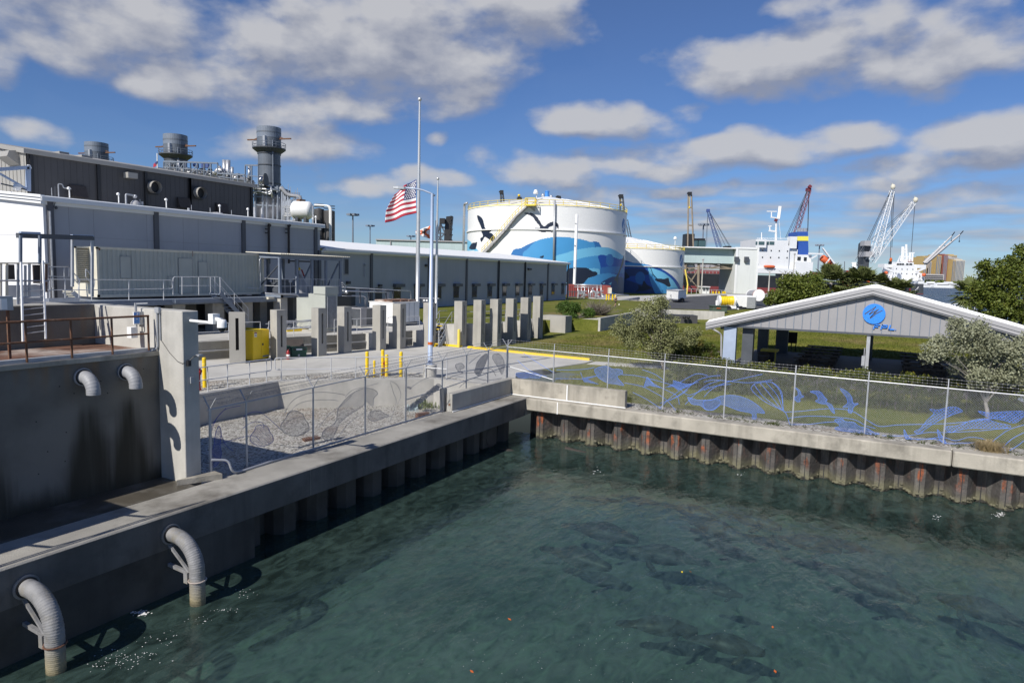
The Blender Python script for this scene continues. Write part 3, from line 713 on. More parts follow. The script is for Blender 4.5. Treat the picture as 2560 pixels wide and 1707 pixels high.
# parapets at the corner
t=thing('parapet_wall','low concrete parapet at the quay corner in front of the fence','wall',(26.3,14.2,1.8))
m=MB(); m.box(21.5,14.14,1.8,26.24,14.40,2.51); m.box(26.24,14.13,1.8,26.50,14.40,2.52); m.build('left_wing','concrete',t,bevel=.015)
m=MB(); m.box(26.24,8.85,1.801,26.505,14.128,2.515); m.build('right_wing','concrete_cap',t,bevel=.015)
m=MB(); m.tube([(21.5,14.11,1.83),(26.2,14.10,1.83),(26.2,8.8,1.83)],.022,6); m.box(26.215,11.4,1.84,26.24,11.45,2.5); m.box(XC-.012,11.66,1.28,XC,11.70,1.79); m.build('conduit','white',t)
m=MB(); m.box(21.484,14.22,2.05,21.5,14.30,2.13); m.build('bracket','rust',t)
m=MB(); m.box(21.55,14.55,1.75,21.75,14.75,2.66); m.box(21.95,14.55,1.75,22.25,14.85,2.35)
one('gate_post',m,'concrete','short concrete gate blocks behind the end of the left parapet wing','post')
# ------------------------------------------------------------ pit and yard ground
def zpit(y): return .55+ (1.70-.55)*max(0,min(1,(18.2-y)/3.6))**1.2
m=MB(); xs=np.arange(11.04,27.9,.8); ys=np.concatenate([np.arange(14.45,18.6,.4),[20,22,24.6]])
for x in xs:
    for y in ys: m.v.append((x,y,zpit(y)+.02*rng.normal()))
for i in range(len(xs)-1):
    for j in range(len(ys)-1):
        n=len(ys); m.f.append((i*n+j,(i+1)*n+j,(i+1)*n+j+1,i*n+j+1)); m.m.append(0)
tag(m.build('gravel_bed','gravel',smooth=True),kind='structure')
m=MB(); m.add([(19.0,20.2,.59),(20.0,20.0,.59),(20.15,20.5,.59),(19.1,20.7,.59)],[(0,1,2,3)]); 
one('drain_grate',MB().prism([(18.6,18.9),(19.2,18.7),(19.35,19.0),(18.75,19.2)],.5,.66),'rust','rusty drain grate in the pit gravel, left of the two','drain','drain grates in the pit gravel')
one('drain_grate',MB().prism([(23.6,17.3),(24.2,17.1),(24.3,17.3),(23.7,17.5)],.5,.98),'rust','rusty drain grate in the pit gravel, further right','drain','drain grates in the pit gravel')
t=thing('retaining_wall','pale concrete retaining wall around the sunken gravel pit','wall',(22,24.5,0))
m=MB(); m.box(11.04,24.45,.3,22.4,24.95,1.86); m.build('left_wing','concrete_pale',t)
m=MB(); m.prism([(22.4,24.45),(27.45,19.15),(27.62,16.5),(28.05,16.5),(27.95,19.5),(22.75,24.95),(22.4,24.95)],.3,1.855); m.build('right_wing','concrete_pale',t)
m=MB(); m.box(27.6,14.42,.5,28.0,16.5,1.84); m.build('end_wing','concrete_pale',t)
ZY=1.85
slab=[(11.04,29.3),(16,28.3),(19.9,27.4),(23.1,25.9),(25.6,24.8),(27.3,23.1),(28.4,21.8),(28.7,19.7),(28.05,16.5),(28.0,14.42),(29.3,15.6),(31.9,16.9),(38.1,15.5),(39.5,15.5),(39.7,19.6),(40.26,25.2),(44,25.2),(44,31),(30,36),(11.04,36)]
tag(MB().prism(slab,1.5,ZY).build('yard','concrete_yard'),kind='structure')
tag(MB().prism([(38.0,15.3),(39.4,15.3),(40.3,9.9),(39.0,10.3)],1.5,1.83).build('path','concrete_yard'),kind='structure')
tag(MB().prism([(11.04,24.95),(22.75,24.95),(28.0,19.4),(28.0,14.5),(29.4,15.6),(29.4,21.8),(23.5,26.6),(18,28.6),(11.04,29.6)],1.3,1.815).build('gravel_strip','gravel'),kind='structure')
tag(MB().prism([(28,14.42),(27.4,14.42),(26.5,14.42),(26.5,14.6),(28,16)],1.3,1.79).build('corner_ground','gravel'),kind='structure')
m=MB()
k=[(39.28,27.45),(40.42,27.57),(40.25,25.75)]
for a,b in zip(k,k[1:]): m.beam((*a,1.9),(*b,1.9),.22,.16)
one('kerb',m,'yellow','short yellow kerb at the foot of the steel stairs','kerb')
m=MB()
k=[(40.26,25.2),(40.0,22.4),(39.75,19.6),(39.48,15.7)]
for a,b in zip(k,k[1:]): m.beam((*a,1.9),(*b,1.9),.24,.17)
one('kerb',m,'yellow','long yellow kerb between the yard and the lawn','kerb')
# ------------------------------------------------------------ pipe railings over the pit
def railing(name,label,pts,h=1.07,mid=.52,mt_='rail_grey',r=.024,posts=None,loop0=False,loop1=False,grp='pipe railings',cat='railing',z=ZY,zs=None,post0=True):
    pts=[Vector((p[0],p[1],p[2] if len(p)>2 else z)) for p in pts]
    c=sum(pts,Vector((0,0,0)))/len(pts); t=thing(name,label,cat,c,0,grp)
    up=Vector((0,0,1))
    top=[p+up*h for p in pts]; md=[p+up*mid for p in pts]
    path=list(top)
    if loop1: d=(pts[-1]-pts[-2]).normalized()*.28; path=path+[top[-1]+d,md[-1]+d,md[-1]]
    if loop0: d=(pts[0]-pts[1]).normalized()*.28; path=[md[0],md[0]+d,top[0]+d]+path
    m=MB(); m.tube(bend(path,.12),r,7); m.build('top_rail',mt_,t)
    m=MB(); m.tube(md,r*.85,7); m.build('mid_rail',mt_,t)
    for p in (posts or pts):
        p=Vector((p[0],p[1],p[2] if len(p)>2 else z)); m=MB(); m.cyl(p,p+up*h,r,n=7); m.build('post',mt_,t)
    return t
railing('railing','grey pipe railing on the left wing of the pit wall beside the red hydrant',[(13.5,24.7),(15.4,24.7),(17.3,24.7),(18.83,24.72),(19.82,24.72),(21.0,24.72),(21.96,24.72)],loop1=True)
railing('railing','grey pipe railing on the diagonal wing of the pit wall by the yellow bollards',[(22.73,24.6),(23.52,23.8),(24.3,22.95),(25.1,22.12),(25.95,21.3),(26.75,20.5),(27.5,19.7),(27.75,18.6)],loop0=True)
for x,y,lab,hh,rr in ((26.12,22.29,'yellow bollard, tallest at the left of the group behind the diagonal railing',1.26,.085),(26.97,21.99,'yellow bollard standing behind the red standpipe',1.30,.085),(26.92,21.70,'yellow bollard standing in front of the red standpipe',1.08,.085),(27.28,21.07,'yellow bollard at the right of the group by the diagonal railing',1.24,.085),(40.03,25.86,'pale yellow bollard on the short yellow kerb by the stairs',1.30,.10),(19.59,25.93,'yellow bollard beside the red hydrant near the column',1.30,.085)):
    t=thing('bollard',lab,'bollard',(x,y,ZY),0,'yellow bollards in the yard')
    m=MB(); m.lathe([(rr,-.1),(rr,hh-.05),(rr*.8,hh-.012),(0,hh)],(x,y,ZY),14); m.build('post','yellow_pale' if rr>.09 else 'yellow',t,smooth=False)
    m=MB(); m.lathe([(rr*1.03,hh*.75),(rr*1.03,hh*.8)],(x,y,ZY),14); m.lathe([(rr*1.03,hh*.25),(rr*1.03,hh*.29)],(x,y,ZY),14); m.build('band','yellow_pale',t)
one('marker_post',MB().lathe([(.05,-.1),(.05,.55),(.062,.56),(.062,.78),(.05,.8),(0,.82)],(26.34,22.01,ZY),10),'yellow','thin short yellow marker post between the bollards','post')
def hydrant(x,y,lab,h):
    t=thing('hydrant',lab,'hydrant',(x,y,ZY))
    m=MB(); m.lathe([(.10,-.1),(.10,.03),(.075,.05),(.075,h*.62),(.115,h*.66),(.115,h*.72),(.095,h*.74),(.095,h*.9),(.06,h*.97),(0,h)],(x,y,ZY),14); m.build('barrel','red',t)
    m=MB(); m.cyl((x-.15,y,ZY+h*.8),(x+.15,y,ZY+h*.8),.045,n=10); m.cyl((x,y-.16,ZY+h*.78),(x,y,ZY+h*.78),.055,n=10); m.build('nozzle','red',t)
hydrant(18.98,25.5,'dark red standpipe hydrant beside a yellow bollard near the column',1.0)
hydrant(27.05,21.88,'red standpipe half hidden between two yellow bollards',.75)
# ------------------------------------------------------------ street lamp and flagpoles
t=thing('street_lamp','tall pale blue street lamp with a curved arm beside the pit','street lamp',(27.9,19.72,ZY))
m=MB(); m.lathe([(.34,-.3),(.34,.60),(.30,.64),(0,.645)],(27.9,19.72,ZY),24); m.build('pedestal','concrete_pale',t)
bx,by=27.9,19.72; hz_=(bx,by); hp=Vector((bx,by,0)).dot(FW); topz=P(*fl(515,885),h=hp).z
m=MB(); m.lathe([(.20,0),(.20,.03),(.125,.05),(.075,topz-2.47)],(bx,by,2.47),16); m.build('pole','lamp_blue',t,smooth=True)
m=MB(); m.lathe([(.128,1.02),(.127,1.16)],(bx,by,2.47),16); m.build('band','orange',t)
A=[P(*fl(a,b),h=hp) for a,b in ((515,905),(470,880),(405,855),(340,843),(255,836))]
m=MB(); m.tube(A,.045,8); m.build('arm','lamp_blue',t,smooth=True)
a=P(*fl(260,840),h=hp); b=P(*fl(146,832),h=hp); d=(b-a)
m=MB(); vs=[]
for f_,w_,hh in ((0,.07,.07),(.12,.14,.12),(.55,.17,.15),(.95,.13,.10),(1,.06,.05)):
    p=a+d*f_; vs.append((p,w_,hh))
V=[];FS=[]
side=FW
for i,(p,w_,hh) in enumerate(vs):
    for (sx,sz) in ((-1,-.45),(1,-.45),(1,.35),(.5,.6),(-.5,.6),(-1,.35)): V.append(p+side*w_*sx+Vector((0,0,hh*sz)))
for i in range(len(vs)-1):
    for j in range(6): FS.append((i*6+j,i*6+(j+1)%6,(i+1)*6+(j+1)%6,(i+1)*6+j))
FS.append(tuple(range(6))); FS.append(tuple(24+j for j in range(6))); m.add(V,FS); m.build('lamp_head','alu',t)
m=MB(); p=a+d*.3; m.ball((p.x,p.y,p.z-.05),.10,10,0,(1,1,.7)); m.build('lens','glass_dark',t,smooth=True)
def flagpole(lab,bx,by,bz,topz,r):
    t=thing('flagpole',lab,'flagpole',(bx,by,bz),0,'flagpoles behind the pylons')
    m=MB(); m.lathe([(r*2.2,-.3),(r*2.2,.05),(r,.12),(r,(topz-bz)*.3),(r*.42,topz-bz)],(bx,by,bz),14); m.build('pole','alu',t,smooth=True)
    m=MB(); m.ball((bx,by,topz+r),r*.95,12); m.build('finial','alu',t,smooth=True)
    return t
b1=P(1043,805,z=2.9); h1=b1.dot(FW); T1=P(*fl(415,85),h=h1).z
flagpole('tall silver flagpole flying the striped flag at half mast',b1.x,b1.y,2.9,T1,.17)
b2=P(*z5(1030,825),z=2.9); h2=b2.dot(FW); T2=P(*fl(552,770),h=h2).z
flagpole('shorter silver flagpole flying the white and orange flag, right of the street lamp',b2.x,b2.y,2.9,T2,.13)
# national flag: a rippled cloth, its hoist by the pole
mat('flag_red',(.42,.03,.055),.75,.04,3); mat('flag_white',(.78,.77,.76),.75,.03,3); mat('flag_blue',(.035,.045,.17),.75,.04,3); mat('flag_orange',(.62,.13,.04),.75,.06,3)
h1f=h1-.1
H_=[P(*fl(a,b),h=h1f) for a,b in ((352,762),(350,860),(348,960),(353,1055))]
E_=[P(*fl(a,b),h=h1f) for a,b in ((160,890),(125,960),(92,1040),(84,1145))]
def lerpc(A,t):
    t=max(0,min(.9999,t))*(len(A)-1); i=int(t); return A[i].lerp(A[i+1],t-i)
fl_t=thing('national_flag','large red and white striped flag with a starred blue corner on the tall flagpole','flag',H_[0])
NU,NV=44,39
def fpt(u,v):
    p=lerpc(H_,v).lerp(lerpc(E_,v),u)
    p=p+FW*(.30*math.sin(u*9+v*1.8)*u**.6)+Vector((0,0,1))*(.20*u*(1-u)*2*(1-.4*v)-.05*math.sin(u*9+v)*u)
    return p
m=MB()
for j in range(NV+1):
    for i in range(NU+1): m.v.append(tuple(fpt(i/NU,j/NV)))
for j in range(NV):
    for i in range(NU):
        m.f.append((j*(NU+1)+i,j*(NU+1)+i+1,(j+1)*(NU+1)+i+1,(j+1)*(NU+1)+i)); st=int(j/NV*13)
        m.m.append(2 if (j/NV<7/13 and i/NU<.42) else (0 if st%2==0 else 1))
o=m.build('cloth',['flag_red','flag_white','flag_blue'],fl_t,smooth=True)
sd=o.modifiers.new('t','SOLIDIFY'); sd.thickness=.012
m=MB()
for r_ in range(9):
    for c_ in range(11):
        if (r_+c_)%2==0:
            p=fpt((.42*(c_+1)/12),(7/13*(r_+1)/10)); q=fpt((.42*(c_+1)/12)+.01,(7/13*(r_+1)/10)); s_=fpt((.42*(c_+1)/12),(7/13*(r_+1)/10)+.01)
            u=(q-p).normalized(); v=(s_-p).normalized(); n=u.cross(v).normalized(); n = n if n.dot(FW)<0 else -n
            for sg in (1,-1):
                pts=[p+n*.02*sg+(u*math.cos(a)+v*math.sin(a))*(.085 if k%2==0 else .035) for k,a in enumerate([math.pi*i/5 for i in range(10)])]
                m.add(pts,[tuple(range(10))])
m.build('star','flag_white',fl_t)
# second flag, folded by the wind: orange cross and a seal on white
sf=thing('state_flag','small white flag with an orange diagonal cross fluttering on the shorter pole','flag',P(*fl(485,1165),h=h2))
Q=lambda a,b: P(*fl(a,b),h=h2)
m=MB(); U,Vn=16,12
Hh=[Q(486,1160),Q(480,1220),Q(472,1280)]; Ee=[Q(345,1212),Q(350,1226),Q(342,1240)]
def spt(u,v):
    p=lerpc(Hh,v).lerp(lerpc(Ee,v),u); return p+FW*(.18*math.sin(u*10+v*3)*u)
for j in range(Vn+1):
    for i in range(U+1): m.v.append(tuple(spt(i/U,j/Vn)))
for j in range(Vn):
    for i in range(U):
        u,v=(i+.5)/U,(j+.5)/Vn; m.f.append((j*(U+1)+i,j*(U+1)+i+1,(j+1)*(U+1)+i+1,(j+1)*(U+1)+i))
        dd=math.hypot((u-.5)*1.4,v-.5)
        m.m.append(2 if dd<.2 else 0 if min(abs(u-v),abs(u-(1-v)))<.14 else 1)
o=m.build('cloth',['flag_orange','flag_white','wood_dark'],sf,smooth=True)
o.modifiers.new('t','SOLIDIFY').thickness=.01
# ------------------------------------------------------------ chain link fences with woven cord pictures
def fence(name,label,a,b,zb,zt,posts,sp=.075,wr=.0030,arms='Y'):
    """a->b plan line; diamonds of real wire, posts, rails and barbed wire"""
    a,b=Vector((*a,0)),Vector((*b,0)); d=(b-a); Ln=d.length; d/=Ln; nrm=Vector((-d.y,d.x,0))
    t=thing(name,label,'fence',(a+b)/2)
    def zt_(s): return zt[0]+(zt[1]-zt[0])*s/Ln
    m=MB()
    hgt=max(zt)-zb
    def strand(s0,s1,z0,z1):
        p=a+d*s0+Vector((0,0,z0)); q=a+d*s1+Vector((0,0,z1)); w=d*wr+Vector((0,0,0)); n=nrm*wr
        m.add([p-w,p+w,p+n*1.4,q-w,q+w,q+n*1.4],[(0,1,4,3),(1,2,5,4),(2,0,3,5)])
    N_=int((Ln+hgt)/sp)
    for k in range(-int(hgt/sp),N_):
        for sgn in (1,-1):
            s0=k*sp; 
            # line s = s0 + sgn*(z-zb) (45 degrees), clipped to the panel
            lo,hi=0,zt_(max(0,min(Ln,s0)))-zb
            if sgn==1: lo=max(lo,-s0); hi=min(hi,Ln-s0)
            else: lo=max(lo,s0-Ln); hi=min(hi,s0)
            if hi-lo<.02: continue
            strand(s0+sgn*lo,s0+sgn*hi,zb+lo,zb+hi)
    m.build('wire_mesh','chain_wire',t)
    m=MB(); m.tube([a+Vector((0,0,zt[0])),b+Vector((0,0,zt[1]))],.022,7); m.build('top_rail','galv',t)
    for s in posts:
        p=a+d*s; h=zt_(s); big=.036 if s in (posts[0],posts[-1]) else .028
        m=MB(); m.cyl(p+Vector((0,0,zb-.25)),p+Vector((0,0,h+.04)),big,n=9); po=m.build('post','galv',t)
        for sg in ((1,-1) if arms=='Y' else (1,)):
            m=MB(); m.beam(p+Vector((0,0,h)),p+nrm*.24*sg*(1 if arms=='Y' else .12)+d*(.0)+Vector((0,0,h+.32)),.028,.02); m.build('barb_arm','galv',po)
    for sg in ((1,-1) if arms=='Y' else (1,)):
        for f_ in (.35,.65,.97):
            off=nrm*.24*sg*f_*(1 if arms=='Y' else .12); m=MB(); pts=[]
            for s in np.arange(0,Ln+.01,.6): pts.append(a+d*s+off+Vector((0,0,zt_(s)+.32*f_-.012*math.sin(s*2.6)**2)))
            m.tube(pts,.0045,4,cap=False)
            for s in np.arange(.1,Ln,.14):
                q=a+d*s+off+Vector((0,0,zt_(s)+.32*f_-.006)); m.beam(q-Vector((0,0,.02))-nrm*.012,q+Vector((0,0,.02))+nrm*.012,.006)
            m.build('barbed_wire','barb',t)
    return t
YF=14.75
fA=fence('chain_link_fence','chain link fence with grey cord sea creatures along the gravel pit',(11.2,YF),(26.95,YF),1.80,(3.54,3.86),[.08,1.2,3.65,6.0,8.2,10.5,12.25,14.0,15.7])
XF=26.9
fB=fence('chain_link_fence','chain link fence with blue cord sea creatures above the sunlit quay',(XF,14.72),(XF,-26),1.80,(3.84,3.50),[0,2.32,4.85,7.25,9.68,12.17,14.57,16.95,19.35,21.8,24.2,26.6,29,31.4,33.8,36.2],arms='I')
m=MB(); m.tube([(XF,14.7,2.95),(XF,12.4,2.55)],.02,6); m.build('brace','galv',fB)
m=MB(); m.tube([(26.9,YF,2.95),(21.75,YF,2.62)],.018,6); m.tube([(21.75,YF,2.62),(19.45,YF,2.55)],.018,6); m.build('brace','galv',fA)
def in_poly(pts,x,y):
    c=False; n=len(pts)
    for i in range(n):
        x0,y0=pts[i]; x1,y1=pts[(i+1)%n]
        if (y0>y)!=(y1>y) and x<(x1-x0)*(y-y0)/(y1-y0)+x0: c=not c
    return c
def smooth2(pts,n=4,closed=True):
    out=[]; k=len(pts); rngi=range(k) if closed else range(k-1)
    for i in rngi:
        p0=pts[(i-1)%k] if closed or i>0 else pts[i]; p1=pts[i]; p2=pts[(i+1)%k]; p3=pts[(i+2)%k] if closed or i+2<k else p2
        for j in range(n):
            t=j/n
            out.append(tuple(.5*((2*p1[c])+(-p0[c]+p2[c])*t+(2*p0[c]-5*p1[c]+4*p2[c]-p3[c])*t*t+(-p0[c]+3*p1[c]-3*p2[c]+p3[c])*t**3) for c in range(len(p1))))
    if not closed: out.append(pts[-1])
    return out
def cord(par,mp,name,m_,px,closed=False,fill=None,r=.009,sm=True):
    """px: outline in photo pixels -> fence plane (s,z) ; outline cord and an open weave of thin cords inside"""
    pts=[mp(*p) for p in px]
    if sm and len(pts)>2: pts=smooth2(pts,4,closed)
    to3=par['_to3']
    m=MB(); m.tube([to3(*p) for p in (pts+[pts[0]] if closed else pts)],r,5,cap=False)
    if fill:
        s0=min(p[0] for p in pts); s1=max(p[0] for p in pts); z0=min(p[1] for p in pts); z1=max(p[1] for p in pts)
        pitch,rr=fill
        for sg in (1,-1):
            c=z0-(s1-s0)
            while c<z1+(s1-s0):
                # line z = c + sg*(s-s0); walk it
                run=None; st=pitch*.35; s=s0
                while s<=s1+st:
                    z=c+sg*(s-s0) if sg==1 else c+(s1-s)
                    ins=s<=s1 and in_poly(pts,s,z)
                    if ins and run is None: run=(s,z)
                    if (not ins) and run is not None:
                        zl=c+sg*(s-st-s0) if sg==1 else c+(s1-s+st)
                        m.beam(to3(*run),to3(s-st,zl),rr*2,rr*1.2); run=None
                    s+=st
                c+=pitch
    return m.build(name,m_,par['_o'])
B_={'_o':fB,'_to3':lambda s,z:(XF-.016,s,z)}
def mB(px,py):
    p=P(px,py,x=XF-.016); return (p.y,max(1.83,min(3.62,p.z)))
m6=lambda *l:[r6(a,b) for a,b in l]; m5=lambda *l:[r5(a,b) for a,b in l]
def bc(name,pts,**k): return cord(B_,mB,name,'blue_cord',pts,**k)
bc('manatee_figure',m6((-120,330),(-60,350),(0,352),(60,350),(120,325),(220,318),(320,345),(400,395),(440,435),(440,450),(385,445),(385,485),(355,488),(350,450),(260,430),(180,400),(120,385),(75,420),(20,425),(-30,390),(-90,380)),closed=True,fill=(.05,.0048))
bc('gull_figure',m6((672,262),(705,285),(715,315),(735,325),(705,340),(705,362),(680,362),(665,335),(690,320),(690,290)),closed=True,fill=(.045,.0048))
bc('gull_figure',m6((780,290),(850,290),(885,330),(905,350),(895,365),(940,390),(960,450),(935,430),(905,385),(860,378),(820,360),(840,345),(825,310)),closed=True,fill=(.045,.0048))
bc('gull_figure',m6((1000,268),(1050,290),(1085,330),(1095,375),(1135,378),(1100,400),(1085,445),(1060,440),(1060,405),(1020,405),(1055,375),(1045,330)),closed=True,fill=(.045,.0048))
bc('seagrass_figure',m6((345,265),(370,300),(450,365),(560,420),(600,445),(630,530)),r=.010)
for pts in (m6((345,265),(370,235),(430,222),(490,222),(540,250),(575,310),(580,420)),m6((370,240),(440,330),(570,425)),m6((410,225),(500,330),(575,430)),m6((455,222),(540,320),(580,430)),m6((500,220),(560,290),(585,430))):
    bc('seagrass_figure',pts,r=.0095)
for pts in (m6((585,440),(700,435),(800,425),(930,415),(1080,430),(1200,500),(1290,545),(1420,535),(1600,530),(1780,525),(1990,505),(2220,470)),
            m6((620,485),(760,470),(930,475),(1100,495),(1190,540),(1260,560)),m6((630,535),(760,530),(900,515),(1010,510)),
            m6((1310,620),(1460,615),(1560,605),(1640,590),(1760,590),(2000,580),(2240,555)),
            m6((1480,640),(1620,640),(1750,625),(1850,650),(1950,625),(2060,640),(2110,680)),m6((1560,670),(1700,640),(1800,680),(1960,665),(2040,660)),
            m6((2080,690),(2140,640),(2240,570),(2352,535)),m6((2180,720),(2260,640),(2352,590)),m6((2240,735),(2300,690),(2352,650)),
            m6((0,220),(70,205),(200,215),(330,225),(500,205)),m6((0,330),(60,270),(160,225),(300,190),(430,160)),m6((0,280),(80,250),(200,235)),
            m6((-250,355),(-160,300),(-60,215),(40,180),(120,172)),m6((-330,420),(-240,330),(-130,250),(-40,220))):
    bc('wave_figure',pts,r=.0095)
bc('coral_figure',m6((960,500),(1010,490),(1040,510),(1100,515),(1140,545),(1200,560),(1250,590),(1290,600),(1250,610),(1160,600),(1080,600),(1000,595),(960,560),(1000,540)),closed=True,fill=(.06,.0055))
bc('dolphin_figure',m6((1660,420),(1720,425),(1800,405),(1860,408),(1900,435),(1850,450),(1790,475),(1740,495),(1680,530),(1620,570),(1590,600),(1545,585),(1590,560),(1640,500),(1690,450)),closed=True,fill=(.10,.009))
bc('dolphin_figure',m6((2015,435),(2090,445),(2170,440),(2300,435),(2352,440),(2340,480),(2280,520),(2200,500),(2100,480)),closed=True,fill=(.10,.011))
bc('dolphin_figure',m6((1770,550),(1860,540),(1960,505),(2060,490),(2160,520),(2250,540),(2230,560),(2100,560),(1960,560),(1860,575),(1810,590)),closed=True,fill=(.10,.009))
bc('fin_figure',m6((1470,568),(1500,620),(1530,650),(1480,648)),closed=True,fill=(.055,.0048))
bc('fin_figure',m6((1715,568),(1745,610),(1780,670),(1760,690),(1730,640)),closed=True,fill=(.055,.0048))
# the figures beyond the parapet, nearer the corner
bc('turtle_figure',m5((1300,345),(1390,320),(1450,345),(1490,345),(1530,355),(1530,385),(1490,400),(1500,430),(1545,480),(1480,470),(1410,460),(1350,430),(1320,400)),closed=True,fill=(.055,.0048))
bc('turtle_flipper_figure',m5((1180,370),(1200,420),(1320,400),(1240,430),(1330,470),(1210,450)),closed=True,fill=(.07,.009),sm=False)
bc('coral_figure',m5((640,380),(720,375),(790,385),(850,395),(830,420),(760,415),(700,420),(650,405)),closed=True,fill=(.11,.007))
bc('ray_figure',m5((1740,410),(1800,480),(1850,500),(1760,480),(1710,500)),closed=True,fill=(.07,.009),sm=False)
bc('star_figure',m5((1960,440),(2060,470),(2140,465),(2060,500),(2000,520),(1960,490),(1890,500),(1960,470)),closed=True,fill=(.06,.009),sm=False)
bc('manatee_figure',m5((2210,620),(2240,605),(2340,600),(2352,640),(2310,680),(2260,690),(2220,670)),closed=True,fill=(.05,.0048))
for pts in (m5((980,350),(1100,352),(1220,345),(1300,330)),m5((970,425),(1100,425),(1200,430)),m5((650,270),(760,360),(900,410)),m5((700,190),(850,310),(960,375)),
            m5((1530,390),(1650,400),(1780,430),(1890,460),(2000,500),(2080,560),(2160,540),(2260,490)),m5((1550,460),(1700,490),(1800,540),(1900,600),(1980,690)),
            m5((1700,350),(1800,385),(1880,440)),m5((2010,460),(2150,385),(2250,400)),m5((1620,540),(1740,600),(1860,680)),m5((2060,640),(2140,560),(2240,480),(2352,440)),
            m5((1850,630),(1990,580),(2080,520)),m5((1740,410),(1800,470),(1900,520),(1990,570),(2010,640))):
    bc('wave_figure',pts,r=.0095)
A_={'_o':fA,'_to3':lambda s,z:(s,YF-.016,z)}
def mA(px,py):
    p=P(px,py,y=YF-.016); return (max(11.3,min(26.8,p.x)),max(1.83,min(3.75,p.z)))
m4=lambda *l:[r4(a,b) for a,b in l]
def ac(name,pts,m_='grey_cord',**k): return cord(A_,mA,name,m_,pts,**k)
ac('manatee_figure',m4((1235,720),(1230,680),(1260,640),(1320,610),(1350,560),(1360,480),(1420,400),(1500,335),(1580,305),(1650,310),(1695,345),(1660,390),(1655,450),(1620,430),(1600,410),(1560,460),(1450,530),(1380,590),(1350,650),(1320,710),(1280,740)),closed=True,fill=(.065,.003))
ac('turtle_figure',m4((1615,530),(1640,500),(1700,490),(1760,520),(1790,535),(1750,550),(1720,560),(1660,580),(1620,560)),closed=True,fill=(.065,.003))
for c_ in ((1000,600,110,80),(720,700,90,70)):
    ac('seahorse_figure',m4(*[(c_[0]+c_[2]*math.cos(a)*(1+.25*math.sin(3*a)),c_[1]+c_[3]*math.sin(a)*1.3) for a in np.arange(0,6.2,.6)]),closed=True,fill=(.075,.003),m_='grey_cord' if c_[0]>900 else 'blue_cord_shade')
for pts in (m4((910,520),(960,430),(1040,370),(1160,340),(1300,340),(1420,360)),m4((930,540),(1020,440),(1140,405),(1300,400),(1360,410)),m4((1190,640),(1300,510),(1400,440),(1480,360)),m4((1420,380),(1480,320),(1600,290),(1700,260)),
            m4((1380,690),(1440,610),(1540,530),(1600,500)),m4((1800,250),(1830,350),(1850,420),(1800,580)),m4((1800,240),(1860,280),(1890,360),(1860,440)),m4((1970,300),(2060,240),(2160,200)),m4((900,620),(980,560),(1080,540)),
            m4((160,760),(260,640),(400,490),(540,450)),m4((180,830),(300,790),(500,730),(640,700),(700,740)),m4((560,640),(640,590),(720,590),(740,640)),m4((560,560),(600,520),(680,500),(760,540),(880,650)),m4((230,680),(340,560),(420,470)),m4((380,700),(420,780),(480,830)),m4((250,860),(360,900),(480,960)),m4((880,780),(1000,800),(1120,770),(1180,700))):
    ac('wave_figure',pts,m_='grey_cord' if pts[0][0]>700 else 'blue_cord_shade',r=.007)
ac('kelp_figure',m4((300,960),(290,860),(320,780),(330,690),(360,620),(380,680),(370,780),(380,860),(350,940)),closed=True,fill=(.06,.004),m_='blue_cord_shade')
for k in range(22):
    cx_=1960+260*((k*.381)%1); cy_=300+180*((k*.618)%1)-.25*(cx_-1960)*.4; q=.7+.5*((k*.27)%1)
    ac('shell_figure',m4(*[(cx_+22*q*math.cos(a)+8*math.sin(a),cy_+14*q*math.sin(a)) for a in np.arange(0,6.2,.9)]),closed=True,r=.008,fill=(.05,.004))
ac('manatee_figure',m5((300,330),(310,290),(350,240),(390,215),(400,240),(385,290),(360,350),(330,400),(290,370)),closed=True,fill=(.06,.0055))
ac('manatee_figure',m5((440,240),(460,218),(500,220),(535,270),(540,330),(520,390),(490,330),(455,280)),closed=True,fill=(.065,.003))
ac('fish_figure',m5((130,310),(180,295),(205,330),(170,350),(195,380),(150,360)),closed=True,fill=(.065,.003))
for pts in (m5((50,430),(150,390),(260,375),(400,375),(520,360)),m5((240,300),(300,250),(340,225)),m5((300,390),(360,345),(430,345),(470,400)),m5((160,500),(230,440),(300,420),(400,440),(520,420))): ac('wave_figure',pts,r=.010)
# ============================================================ pylons, terrace, plant yard, container deck
ZT=2.9
PY=[(25.0,31.0,4.66,'concrete pylon with a slot turned to the viewer, left of the yellow cabinet'),(27.55,30.13,4.72,'concrete pylon right behind the yellow cabinet'),
 (30.29,29.63,4.76,'concrete pylon at the right of the green tool chest'),(32.35,29.46,4.79,'concrete pylon in front of the tall grey ventilation unit'),
 (35.02,28.78,4.83,'concrete pylon at the left of the white chiller'),(36.54,28.31,4.90,'concrete pylon overlapping the white chiller'),
 (38.87,27.45,4.94,'concrete pylon just left of the street lamp'),(40.32,25.81,5.09,'concrete pylon just right of the steel stairs'),
 (41.5,24.95,5.18,'concrete pylon second to the right of the steel stairs'),(42.87,24.37,5.23,'concrete pylon third from the steel stairs, mid lawn row'),
 (45.15,24.32,5.23,'concrete pylon fourth from the steel stairs'),(47.24,24.15,5.27,'concrete pylon next to last in the row on the lawn'),(49.9,24.4,5.31,'last concrete pylon at the right end of the row beside the low wall')]
